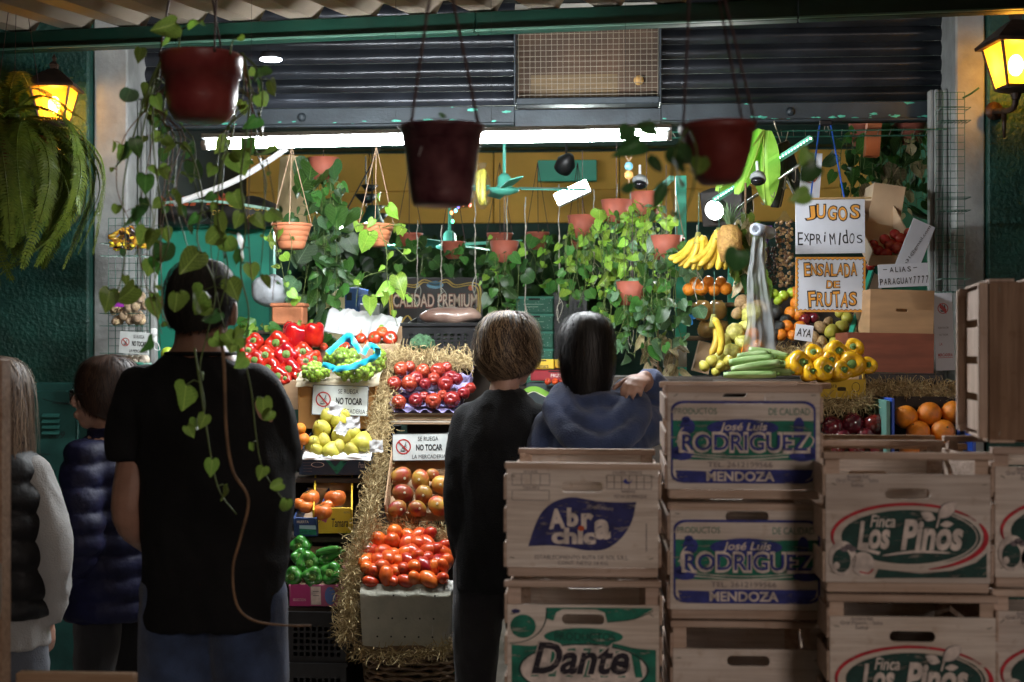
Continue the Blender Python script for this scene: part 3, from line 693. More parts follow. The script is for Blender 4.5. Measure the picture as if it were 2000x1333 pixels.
def hoodx(m):
    pts = spline([(-.105,.02,1.36),(-.135,-.06,1.30),(-.09,-.135,1.225),(.0,-.165,1.19),(.09,-.14,1.225),(.135,-.06,1.30),(.10,.03,1.36)], 8)
    m.tube(pts, [.026+.012*math.sin(math.pi*i/(len(pts)-1)) for i in range(len(pts))], 12)
    pts = spline([(-.075,.03,1.365),(-.10,-.05,1.325),(-.06,-.105,1.275),(.0,-.125,1.25),(.06,-.105,1.275),(.10,-.05,1.325),(.075,.03,1.365)], 8)
    m.tube(pts, .030, 12); m.ellipsoid((0,-.085,1.235), (.10,.055,.075), 16, 12); m.ellipsoid((0,-.02,1.325), (.095,.075,.03), 16, 12)
garment(hod, 'hoodie', [(.74,.16,.125,0),(.80,.165,.13,0),(.95,.162,.13,0),(1.10,.165,.13,0),(1.20,.168,.122,0),(1.265,.145,.10,0),(1.30,.09,.08,0)],
    [([(-.13,0,1.235),(-.17,.01,1.10),(-.185,.04,.98),(-.15,.13,.96),(-.12,.21,.95)], [.068,.066,.062,.055,.045]), ([(.13,0,1.24),(.175,.08,1.25),(.205,.165,1.285),(.19,.09,1.345),(.158,.025,1.388)], [.070,.068,.064,.054,.040])], M_hood, .0095, .007, 17, None, hoodx)
trousers(hod, .92, 0, clothmat('black jeans', (.012,.012,.015)), .80, 19, .95); shoes(hod, .92, 0)
NAPE = [(0,.126),(.44,.118),(.76,.097),(.97,.062),(1.05,.02),(1.06,-.03),(1.02,-.075),(.93,-.115),(.82,-.15),(.72,-.178)]
hair(hod, (-.03,.012,1.47), (.070,.088,.97), NAPE, backlong(.55, .98), hairmat('glossy black hair', (.006,.005,.005), (.024,.02,.018), .5), 5200, .035, 2, .011, 0.0026, R(8), 6, jit=.25)
# --- woman with glasses, beyond the man, facing left
Yg = 4.62; loc = Vector((at(226, 600, Yg).x, Yg, .03))
TG = [(.72,.15,.12,0),(.85,.155,.125,0),(.97,.14,.11,0),(1.08,.15,.115,0),(1.14,.145,.10,0),(1.19,.11,.08,0),(1.22,.065,.06,0)]
al = ((-.15,0,1.13), (-.20,-.06,.88), (-.16,.12,.76), (.2,.9,-.3), (-.9,0,.3), .6); ar = ((.15,0,1.13), (.19,.0,.88), (.14,.16,.78), (-.2,.9,-.3), (.9,0,.3), .6)
gls = person('woman in glasses and navy puffer jacket in profile, partly hidden behind the man', loc, R(66), .84, TG, (al, ar), M_skin2,
    (0,.045,1.325), ((0,-.01,1.16), (0,.01,1.22), (0,.03,1.28), .05), hrz=R(40), headk=.97, nod=R(-4))
M_puff = mat('navy nylon', (.006,.007,.030), .6, var=.3, vscale=9, bump=.25, bscale=60, spec=.22)
garment(gls, 'jacket', [(.60,.175,.15,0),(.75,.182,.158,0),(.92,.178,.152,0),(1.05,.175,.148,0),(1.13,.158,.125,0),(1.18,.115,.098,0),(1.22,.085,.085,0)],
    [([(-.135,0,1.13),(-.19,-.03,1.0),(-.21,-.055,.87),(-.19,.04,.79),(-.165,.11,.76)], [.072,.072,.068,.062,.05]), ([(.135,0,1.13),(.18,.0,1.0),(.20,.005,.87),(.18,.08,.80),(.145,.15,.78)], [.072,.072,.068,.062,.05])], M_puff, .010, .004, 27, (.016, .075))
trousers(gls, .84, 0, clothmat('black slacks', (.008,.008,.01)), .72, 29, .98); shoes(gls, .84, 0)
hair(gls, (0,.028,1.345), (.085,.104,1), BOWL, backlong(.46, .85), hairmat('dark brown hair', (.02,.010,.007), (.06,.03,.018), .5), 3600, .06, 2, .012, 0.0028, R(40), 8, jit=.25)
gq = Matrix.Rotation(R(40), 3, 'Z'); m = MB(); hc = Vector((0,.045,1.325))
for s_ in (-1, 1):
    ringp = [hc+gq @ Vector((s_*.032+.024*math.cos(a), .108, .006+.018*math.sin(a))) for a in [i*math.pi/8 for i in range(17)]]
    m.tube(ringp, .002, 5); m.tube([hc+gq @ Vector(p) for p in ((s_*.056,.106,.012),(s_*.074,.085,.012),(s_*.082,.0,.008))], .002, 5)
m.tube([hc+gq @ Vector(p) for p in ((-.009,.109,.010),(0,.112,.013),(.009,.109,.010))], .002, 5)
m.build('glasses', mat('dark frame', (.02,.015,.015), .3), gls)
for s_ in (-1, 1): MB().ellipsoid(hc+gq @ Vector((s_*.031,.082,.006)), (.012,.012,.012)).build('eye', mat('eye', (.25,.2,.18), .2), gls, True)
# --- girl at the left edge
Yk = 4.05; loc = Vector((at(-6, 600, Yk).x, Yk, .03))
TK = [(.70,.125,.10,0),(.82,.13,.10,0),(.95,.11,.09,0),(1.05,.125,.095,0),(1.12,.13,.09,0),(1.17,.10,.07,0),(1.20,.06,.055,0)]
al = ((-.125,0,1.10), (-.16,.0,.87), (-.14,.08,.70), (0,.2,-1), (-1,0,0), .4); ar = ((.13,0,1.10), (.165,-.005,.88), (.14,.03,.69), (-.05,.15,-1), (.9,-.4,0), .35)
girl = person('girl with long light brown hair, black puffer vest and white sleeves, at the left edge', loc, R(-6), .82, TK, (al, ar), M_skin2,
    (-.02,.03,1.32), ((0,-.01,1.15), (0,.0,1.20), (-.01,.02,1.27), .044), headk=.95, hrz=R(30))
M_sw = clothmat('white sweatshirt', (.27,.27,.265), var=.08, bump=.35)
garment(girl, 'sweatshirt', [(.625,.152,.122,0),(.70,.15,.12,0),(.90,.14,.115,0),(1.08,.14,.11,0),(1.15,.11,.085,0),(1.19,.075,.07,0)],
    [([(.112,0,1.115),(.16,-.005,1.0),(.182,-.01,.88),(.165,.01,.78),(.142,.03,.70)], [.056,.054,.054,.050,.038]), ([(-.112,0,1.115),(-.16,-.005,1.0),(-.175,-.0,.88),(-.16,.04,.78),(-.14,.08,.70)], [.064,.064,.063,.056,.040])], M_sw, .0095, .011, 37)
garment(girl, 'vest', [(.72,.172,.145,0),(.78,.178,.15,0),(.92,.172,.145,0),(1.05,.165,.14,0),(1.13,.145,.115,0),(1.19,.10,.09,0),(1.23,.085,.08,0)], [], mat('black nylon vest', (.006,.006,.007), .55, var=.3, vscale=9, bump=.25, spec=.22), .010, .006, 41, (.018, .085))
trousers(girl, .82, 0, clothmat('grey blue denim', (.07,.08,.10), var=.3), .69, 43, 1.0); shoes(girl, .82, 0)
LONG = [(0,.122),(.45,.115),(.76,.094),(.98,.055),(1.06,.0),(1.10,-.06),(1.14,-.13),(1.20,-.21),(1.22,-.29),(1.1,-.37)]
hair(girl, (-.02,.022,1.335), (.084,.104,1), LONG, backlong(.5, .98), hairmat('light brown hair', (.05,.028,.016), (.22,.14,.08), .55), 4600, .07, 2.5, .022, 0.003, R(30), 9, jit=.25)
# ---------------------------------------------------------------- wooden crates in front
M_w1 = woodmat('pale poplar', (.64,.55,.48), (.82,.73,.65)); M_w2 = woodmat('reddish slat wood', (.48,.35,.27), (.64,.49,.40)); M_w3 = woodmat('brown old wood', (.23,.14,.085), (.34,.22,.14))
INK = {'navy': inkmat('navy ink', (.030,.032,.14)), 'blue': inkmat('blue ink', (.035,.045,.24)), 'green': inkmat('green ink', (.012,.17,.11)),
       'dgreen': inkmat('dark green ink', (.012,.055,.045)), 'red': inkmat('red ink', (.48,.02,.035)), 'cream': inkmat('bare wood letters', (.68,.58,.52), .34),
       'grey': inkmat('grey ink', (.16,.13,.14)), 'black': inkmat('black ink', (.02,.015,.025)), 'orange': inkmat('orange red ink', (.55,.09,.03))}
class Art:
    def __init__(s, w, h, z0): s.w = w; s.h = h; s.z0 = z0; s.mb = {}; s.l = {}
    def P(s, u, v): return ((u-.5)*s.w, s.z0+v*s.h)
    def g(s, c, l): return s.mb.setdefault((c, l), MB())
    def poly(s, c, loops, l=1): s.g(c, l).plate([[s.P(*p) for p in lp] for lp in loops], 0, mx=Matrix.Translation((0, -.0008*l, 0)))
    def text(s, c, t, u, v, du, dv, l=2, **k):
        x, z = s.P(u, v); put_text(s.g(c, l), t, x, z, du*s.w, dv*s.h, -.0008*l, **k)
    def line(s, c, pts, wd, l=1):
        s.poly(c, [strip([(p[0], p[1]) for p in pts], wd)], l)
    def done(s, parent, y=0):
        for (c, l), mb in s.mb.items():
            o = mb.build('print', INK[c] if isinstance(c, str) else c, parent); o['kind'] = 'stuff'
def cr(pts, n=6): return [(p.x, p.z) for p in spline([(a, 0, b) for a, b in pts], n)]
def crate(label, loc, w, h, dep, ph, hole=.5, art=None, gap=True, wood=None, rot=(0,0,0), hz=.75, group='wooden fruit crates stacked in front', slats=3, hw=.045):
    wd = wood or (M_w1, M_w2); t = thing('wooden_crate', label, 'crate', loc, rot, group)
    z0 = .022
    st = rrect(-hw, z0+ph*hz-.011, hw, z0+ph*hz+.011, .0105)
    pn = [(-w/2, z0), (w/2, z0), (w/2, z0+ph), (-w/2, z0+ph)]
    e = MB().plate([pn, st], .009).build('end_panel', wd[0], t)
    MB().plate([pn, st], .009).build('end_panel', wd[0], t, loc=(0, dep-.009, 0))
    pt = .028
    for sx in (-1, 1):
        for y, sy in ((.0095, 1), (dep-.0095, -1)):
            x = sx*(w/2-.0005); m = MB()
            m.add([(x,y,.004),(x-sx*pt,y,.004),(x,y+sy*pt,.004),(x,y,h-.012),(x-sx*pt,y,h-.012),(x,y+sy*pt,h-.012)], [(0,1,2),(3,5,4),(0,3,4,1),(1,4,5,2),(2,5,3,0)])
            m.build('corner_post', wd[1], t)
        sh = (h-.03)/slats
        for k in range(slats):
            MB().bbox((sx*(w/2+.0035), dep/2, .012+sh*(k+.5)), (.006, dep-.002, sh*.72), .0015).build('side_slat', wd[1], t, rot=(0, 0, 0), loc=(0, 0, U(-.002, .002)))
    for y in (.012, dep-.012):
        MB().bbox((0, y, h-.009), (w+.012, .026, .014), .002).build('top_rail', wd[1], t, rot=(0, U(-.006, .006), 0))
        MB().bbox((0, y+.003, .011), (w-.004, .022, .019), .002).build('base_batten', wd[1], t)
    for k in range(4): MB().bbox((-w/2+w*(k+.5)/4, dep/2, .024), (w/4*.8, dep-.05, .005), .001).build('bottom_slat', wd[1], t)
    if not gap: MB().bbox((0, .006, (h-.014+z0+ph)/2), (w-.002, .009, h-.018-z0-ph), .001).build('top_board', wd[1], t)
    for sx in (-1, 1):
        for zz in (.02, ph-.02): MB().box((sx*(w/2-.014)+U(-.003,.003), -.0006, z0+zz), (.010, .0012, .0018), rot=Matrix.Rotation(U(-.8,.8),3,'Y')).build('staple', M_wire, e)
    if art: A = Art(w, ph, z0); art(A); A.done(e)
    return t
def Zc(p): return ((p[0]-120)/800, 1-(p[1]-225)/530)
def art_leaf_logo(A):
    pts = [Zc(p) for p in ((235,645),(262,560),(300,475),(355,420),(420,392),(480,385),(560,398),(640,408),(720,410),(805,408))]
    pt2 = [Zc(p) for p in ((805,408),(785,500),(745,575),(690,630),(630,660),(540,664),(450,648),(350,640),(235,645))]
    A.poly('navy', [cr(pts)[:-1]+cr(pt2)[:-1]])
    def tx(s, x0, x1, y0, y1, c='cream', l=2, **k):
        a, b = Zc((x0, y1)), Zc((x1, y0)); A.text(c, s, (a[0]+b[0])/2, (a[1]+b[1])/2, b[0]-a[0], b[1]-a[1], l, **k)
    tx('A', 342, 430, 445, 552, bold=.05, rot=.06); tx('b', 440, 500, 440, 540, bold=.05); tx('r', 515, 580, 468, 552, bold=.05); tx('chic', 358, 592, 545, 632, bold=.05); tx('a', 584, 670, 500, 606, bold=.05)
    A.poly('orange', [oval(*Zc((515, 548)), .021, .028, 14)], 3)
    def fr(x0, y0, x1, y1, n=1):
        a, b = Zc((x0, y1)), Zc((x1, y0))
        for q in range(n+1):
            u = a[0]+(b[0]-a[0])*q/n; A.line('grey', [(u, a[1]), (u, b[1])], .0035)
        for v in (a[1], b[1]): A.line('grey', [(a[0], v), (b[0], v)], .005)
    fr(150, 262, 348, 322, 4); fr(150, 350, 346, 402); fr(650, 268, 885, 340, 6); fr(650, 268, 885, 304, 6)
    tx('ENVASE', 212, 285, 246, 258, 'grey', 1); tx('TARA MAX', 205, 295, 328, 343, 'grey', 1); tx('CALIBRE TOMATE', 680, 835, 246, 261, 'grey', 1); tx('VARIEDAD', 725, 800, 346, 360, 'grey', 1); tx('FECHA DE EMPAQUE', 690, 860, 370, 392, 'grey', 1)
    A.poly('blue', [cr([Zc(p) for p in ((735,300),(750,285),(765,305),(785,290),(770,312),(745,310))], 3)], 2)
    tx('ESTABLECIMIENTO RUTA DE SOL S.R.L.', 270, 765, 690, 712, 'grey', 1); tx('CONT. NETO 18 KG', 392, 655, 722, 740, 'grey', 1)
    A.line('grey', [Zc((858, 520)), Zc((858, 668))], .005)
    A.text('cream', 'ESTABLECIMIENTO', .62, .595, .17, .028, 2, rot=-.12)
def art_blue_logo(A):
    def q(x, y): return ((x-1310)/290, 1-(y-757)/200)
    def tx(c, s, x0, x1, y0, y1, l=2, **k):
        a, b = q(x0, y1), q(x1, y0); A.text(c, s, (a[0]+b[0])/2, (a[1]+b[1])/2, b[0]-a[0], b[1]-a[1], l, **k)
    o = [(p[0], p[1]) for p in rrect(*q(1316, 945), *q(1592, 786), .085)]; i = [(p[0], p[1]) for p in rrect(*q(1320, 941), *q(1588, 791), .078)]
    A.poly('blue', [o, i])
    hb = [q(1420, 790), q(1490, 790), q(1490, 778), q(1420, 778)]
    tx('green', 'PRODUCTOS', 1323, 1404, 800, 812, 1); tx('green', 'DE CALIDAD', 1503, 1581, 800, 813, 1)
    A.poly('green', [[q(1320, 900), q(1588, 900), q(1588, 824), q(1320, 824)]], 1)
    A.poly('blue', [oval(*q(1453, 838), .235, .085, 30)], 2)
    tx('cream', 'José Luis', 1408, 1500, 828, 848, 3, shear=.25, bold=.02)
    for x, y, rx, ry in ((1348,836,.05,.075), (1338,890,.075,.055), (1560,834,.035,.085), (1566,892,.085,.05), (1345,822,.028,.03), (1330,882,.04,.04), (1580,885,.04,.06)):
        A.poly('blue', [oval(*q(x, y), rx, ry, 18)], 2)
    A.line('cream', cr([q(1325, 866), q(1350, 845), q(1340, 838), q(1330, 858), q(1345, 885), q(1450, 893), q(1560, 884), q(1588, 862), q(1570, 845)]), .008, 3)
    A.line('cream', cr([q(1355, 893), q(1450, 899), q(1540, 893)]), .010, 3)
    tx('cream', 'RODRIGUEZ', 1334, 1579, 848, 884, 4, bold=.055, ref=0); tx('blue', 'RODRIGUEZ', 1338, 1575, 851, 881, 5, bold=.012, ref=0)
    tx('grey', 'TEL. 2612199566', 1387, 1510, 904, 914, 1)
    A.poly('blue', [[q(1325, 920), q(1392, 922), q(1395, 918), q(1586, 918), q(1583, 932), q(1570, 941), q(1340, 943), q(1328, 936)]], 2)
    tx('cream', 'MENDOZA', 1384, 1514, 922, 941, 3, bold=.03)
def art_oval_logo(A):
    def q(x, y): return ((x-1620)/312, 1-(y-940)/208)
    def tx(c, s, x0, x1, y0, y1, l=2, **k):
        a, b = q(x0, y1), q(x1, y0); A.text(c, s, (a[0]+b[0])/2, (a[1]+b[1])/2, b[0]-a[0], b[1]-a[1], l, **k)
    cx, cy = q(1778, 1060)
    A.poly('dgreen', [[q(1712, 1140), q(1925, 1137), q(1925, 1090), q(1905, 1108), q(1860, 1124), q(1800, 1130), q(1720, 1122)]], 1)
    def arc(rx, ry, a0, a1, n=40): return [(cx+rx*math.cos(R(a0+(a1-a0)*i/n))/312, cy+ry*math.sin(R(a0+(a1-a0)*i/n)+.0)/208) for i in range(n+1)]
    def taper(pts, w_): n = len(pts); return [w_*(.25+.75*math.sin(math.pi*min(1, max(0, i/(n-1))))**.6) for i in range(n)]
    p = arc(146, 63, 30, 195); A.poly('red', [strip(p, taper(p, .030))], 2)
    p = arc(146, 64, -75, 25); A.poly('red', [strip(p, taper(p, .034))], 2)
    A.poly('dgreen', [oval(cx, cy, 128/312, 52/208, 40)], 2)
    p = arc(133, 56, -60, 60); A.poly('dgreen', [strip(p, taper(p, .010))], 3)
    tx('cream', 'Finca', 1704, 1752, 1018, 1042, 3, shear=.25, bold=.015)
    tx('cream', 'Los', 1680, 1742, 1030, 1084, 4, shear=.2, bold=.04); tx('cream', 'Pinos', 1762, 1880, 1026, 1086, 4, shear=.22, bold=.04)
    A.line('cream', cr([q(1682, 1082), q(1700, 1086), q(1722, 1092)]), .03, 4); p = cr([q(1728, 1096), q(1790, 1088), q(1855, 1090)]); A.poly('cream', [strip(p, taper(p, .025))], 4)
    for x0, y0, x1, y1, b in ((1832, 1024, 1868, 992, 12), (1828, 1026, 1800, 1014, 9), (1836, 1036, 1862, 1034, 6)):
        a, c = q(x0, y0), q(x1, y1); dx, dz = c[0]-a[0], c[1]-a[1]; nx, nz = -dz*208/312, dx*312/208; n_ = math.hypot(nx*312, nz*208) or 1
        for c_, l, f in (('grey', 3, 1.15), ('cream', 4, 1.0)):
            A.poly(c_, [[(a[0]+dx*t+nx/n_*b*f*math.sin(math.pi*t), a[1]+dz*t+nz/n_*b*f*math.sin(math.pi*t)) for t in [i/8 for i in range(9)]]+[(a[0]+dx*t-nx/n_*b*f*math.sin(math.pi*t), a[1]+dz*t-nz/n_*b*f*math.sin(math.pi*t)) for t in [i/8 for i in range(7, 0, -1)]]], l)
    A.line('cream', cr([q(1830, 1042), q(1833, 1030), q(1836, 1020)]), .012, 4)
    A.poly('cream', [oval(*q(1652, 1102), .085, .16, 24)], 3); A.poly('dgreen', [oval(*q(1650, 1106), .056, .11, 20)], 4); A.poly('cream', [oval(*q(1640, 1116), .02, .035, 12)], 5)
    for k in range(3): A.poly('grey', [oval(*q(1655+k*8, 1084-k % 2*5), .024, .025, 12)], 5)
    A.poly('cream', [oval(*q(1690, 1112), .07, .11, 20)], 3); A.line('red', cr([q(1684, 1127), q(1700, 1130), q(1710, 1122)]), .012, 4)
    for s_, x0, x1, y in (('Aceituna Rak', 1660, 1702, 944), ('Gral Pizarro - Salta', 1640, 1720, 952), ('Salta', 1668, 1692, 961)): tx('grey', s_, x0, x1, y-3.5, y+3.5, 1)
def art_stripes_logo(A):
    def q(x, y): return ((x-1000)/288, 1-(y-1197)/212)
    def tx(c, s, x0, x1, y0, y1, l=2, **k):
        a, b = q(x0, y1), q(x1, y0); A.text(c, s, (a[0]+b[0])/2, (a[1]+b[1])/2, b[0]-a[0], b[1]-a[1], l, **k)
    A.poly('green', [cr([q(1075,1203), q(1180,1202), q(1276,1202)], 3)+cr([q(1276,1204), q(1240,1225), q(1190,1232)], 3)+[q(1185, 1212), q(1170, 1206), q(1105, 1206), q(1093, 1213), q(1088, 1230), q(1072, 1225)]], 1)
    A.poly('green', [oval(*q(1030, 1242), .085, .115, 26)], 1); A.poly('navy', [oval(*q(1016, 1211), .03, .022, 12)], 1)
    A.line('dgreen', cr([q(1075,1203), q(1073,1230), q(1060,1255), q(1035,1272), q(1005,1278)]), .008, 2)
    A.line('dgreen', cr([q(1190,1232), q(1240,1225), q(1276,1208)]), .008, 2)
    A.poly('green', [oval(*q(1145, 1262), .26, .085, 30)], 2); tx('dgreen', 'PRODUCTOS', 1090, 1205, 1254, 1270, 3)
    A.poly('green', [cr([q(1008,1280), q(1050,1282), q(1095,1272), q(1145,1268), q(1200,1275), q(1245,1285), q(1282,1288)])+[q(1282, 1375), q(1240, 1392), q(1145, 1400), q(1050, 1392), q(1008, 1375)]], 1)
    A.poly('cream', [oval(*q(1145, 1330), .43, .255, 40)], 2); A.poly('dgreen', [oval(*q(1145, 1330), .43, .255, 40), oval(*q(1145, 1330), .415, .24, 40)], 3)
    for k in range(7):
        x = 1055+k*30
        A.poly('green', [[q(x, 1300-14*math.sin((k+.5)/7*3.1)), q(x+15, 1299-14*math.sin((k+.8)/7*3.1)), q(x+13+(k-3)*3, 1345), q(x-1+(k-3)*3, 1345)]], 3)
    tx('black', 'Dante', 1046, 1232, 1274, 1340, 5, shear=.28, bold=.03)
    tx('cream', 'Dante', 1043, 1236, 1271, 1343, 4, shear=.28, bold=.07)
def px_loc(pxc, Y, z): p = at(pxc, 700, Y); return (p.x, Y, z)
Ya = 3.05
xa = at(1137, 1000, Ya).x
pal = mat('pallet wood', (.2,.13,.08), .8, var=.3, vscale=10)
def pallet(x, y, w, h, d, label):
    t = thing('pallet', label, 'pallet', (x, y, .03))
    for k in range(5): MB().bbox((-w/2+w*(k+.5)/5, d/2, h-.02), (w/5*.8, d, .018), .002).build('deck_board', pal, t)
    for k in range(3): MB().bbox((0, .04+(d-.08)*k/2, (h-.03)/2), (w, .07, h-.03), .003).build('bearer', pal, t)
# stack with the leaf logo on top
crate('wooden crate printed with a navy leaf logo, top of its stack before the women', (xa, Ya, 1.022), .322, .246, .47, .214, art=art_leaf_logo, gap=False, hz=.80)
crate('wooden crate printed with green stripes and dark script, under the navy leaf crate', (xa+.002, Ya-.003, .725), .322, .293, .47, .218, art=art_stripes_logo, hz=.86, rot=(0,0,R(.6)))
crate('plain wooden crate third down, under the green striped crate', (xa-.003, Ya, .43), .322, .292, .47, .218)
crate('plain wooden crate at the foot of the stack with the striped crate', (xa, Ya, .135), .322, .292, .47, .218)
pallet(xa, Ya-.01, .34, .104, .5, 'low pallet under the stack with the navy leaf crate')
xb = at(1456, 850, Ya).x
crate('blue and teal printed wooden crate carrying zucchini level, highest of all the stacks', (xb-.004, Ya, 1.19), .318, .243, .47, .219, art=art_blue_logo, gap=False, hz=.875, rot=(0,0,R(-.6)))
crate('blue and teal printed wooden crate second from top, under its twin', (xb+.003, Ya-.004, .937), .322, .248, .47, .222, art=art_blue_logo, gap=False, hz=.885, rot=(0,0,R(.8)))
crate('plain pale wooden crate with open top gap, below the two blue printed crates', (xb+.008, Ya+.02, .684), .318, .248, .47, .165, hz=.0001+.85)
crate('plain wooden crate fourth in the stack of blue printed crates', (xb, Ya, .431), .32, .25, .47, .17)
crate('plain wooden crate at the foot of the stack of blue printed crates', (xb, Ya, .178), .32, .25, .47, .17)
pallet(xb, Ya-.01, .34, .147, .5, 'low pallet under the stack of blue printed crates')
Yc = 2.92; xc = at(1777, 1000, Yc).x
crate('wooden crate with red and green oval logo, top of the stack below the oranges', (xc-.004, Yc, 1.018), .325, .284, .44, .217, art=art_oval_logo, hz=.82, rot=(0,0,R(.5)))
crate('wooden crate with red and green oval logo, under its twin below the oranges', (xc+.004, Yc-.005, .733), .325, .284, .44, .217, art=art_oval_logo, hz=.82, rot=(0,0,R(-.6)))
crate('plain wooden crate third in the stack of oval logo crates', (xc, Yc, .448), .325, .284, .44, .217)
crate('plain wooden crate at the foot of the stack of oval logo crates', (xc, Yc, .163), .325, .284, .44, .217)
pallet(xc, Yc-.01, .34, .132, .46, 'low pallet under the stack of oval logo crates')
xd = at(2112, 1000, Yc).x
for z, lb, ar_ in ((1.028, 'wooden crate with oval logo cut off by the right edge, topmost of its stack', art_oval_logo), (.743, 'wooden crate at the right edge, second of its stack', art_oval_logo), (.458, 'plain wooden crate third down at the right edge', None), (.173, 'plain wooden crate at the foot of the right edge stack', None)):
    crate(lb, (xd, Yc+.02, z), .325, .284, .44, .222 if z > 1 else .217, art=ar_, hz=.82)
pallet(xd, Yc-.01, .34, .142, .46, 'low pallet under the right edge stack')
# stack behind the oval logo crates
Ye = 3.44; xe = at(1742, 860, Ye).x
for z, lb in ((1.005, 'brown wooden crate behind the oval logo stack, only its top slats showing'), (.72, 'brown wooden crate hidden second in the back stack'), (.435, 'brown wooden crate hidden third in the back stack'), (.15, 'brown wooden crate hidden lowest in the back stack')):
    crate(lb, (xe, Ye, z), .335, .284, .36, .18, wood=(M_w2, M_w3))
pallet(xe, Ye, .34, .118, .38, 'low pallet under the hidden back stack')
# crate lying on its side at the right edge
t = crate('brown wooden crate lying on its side on top of the right edge stack', (at(1892, 845, 3.10).x, 3.02, 1.484), .325, .24, .36, .20, wood=(M_w3, M_w2), rot=(0, R(90), R(-6)), hz=.42, hw=.05)
# brown timber post and bar at the left edge
p = at(2, 1000, 2.75)
t = thing('wooden_post', 'dark brown timber post cut off by the left edge', 'post', (p.x-.012, 2.75, 0))
MB().bbox((0,0,.745), (.045,.05,1.49), .004).build('post', M_w3, t); MB().tube(spline([(.02,-.027,.98),(.026,-.034,1.02),(.024,-.03,1.09)]), .002, 4).build('hook', M_wire, t)
p = at(150, 1326, 2.85); t = thing('wooden_bar', 'brown timber bar low at the bottom left corner', 'bar', (p.x, 2.85, p.z))
MB().bbox((0,0,0), (.245,.03,.026), .003).build('bar', M_w3, t); MB().bbox((-.10,.02,-.4), (.025,.02,.77), .003).build('leg', M_w3, t); MB().bbox((.10,.02,-.4), (.025,.02,.77), .003).build('leg', M_w3, t)
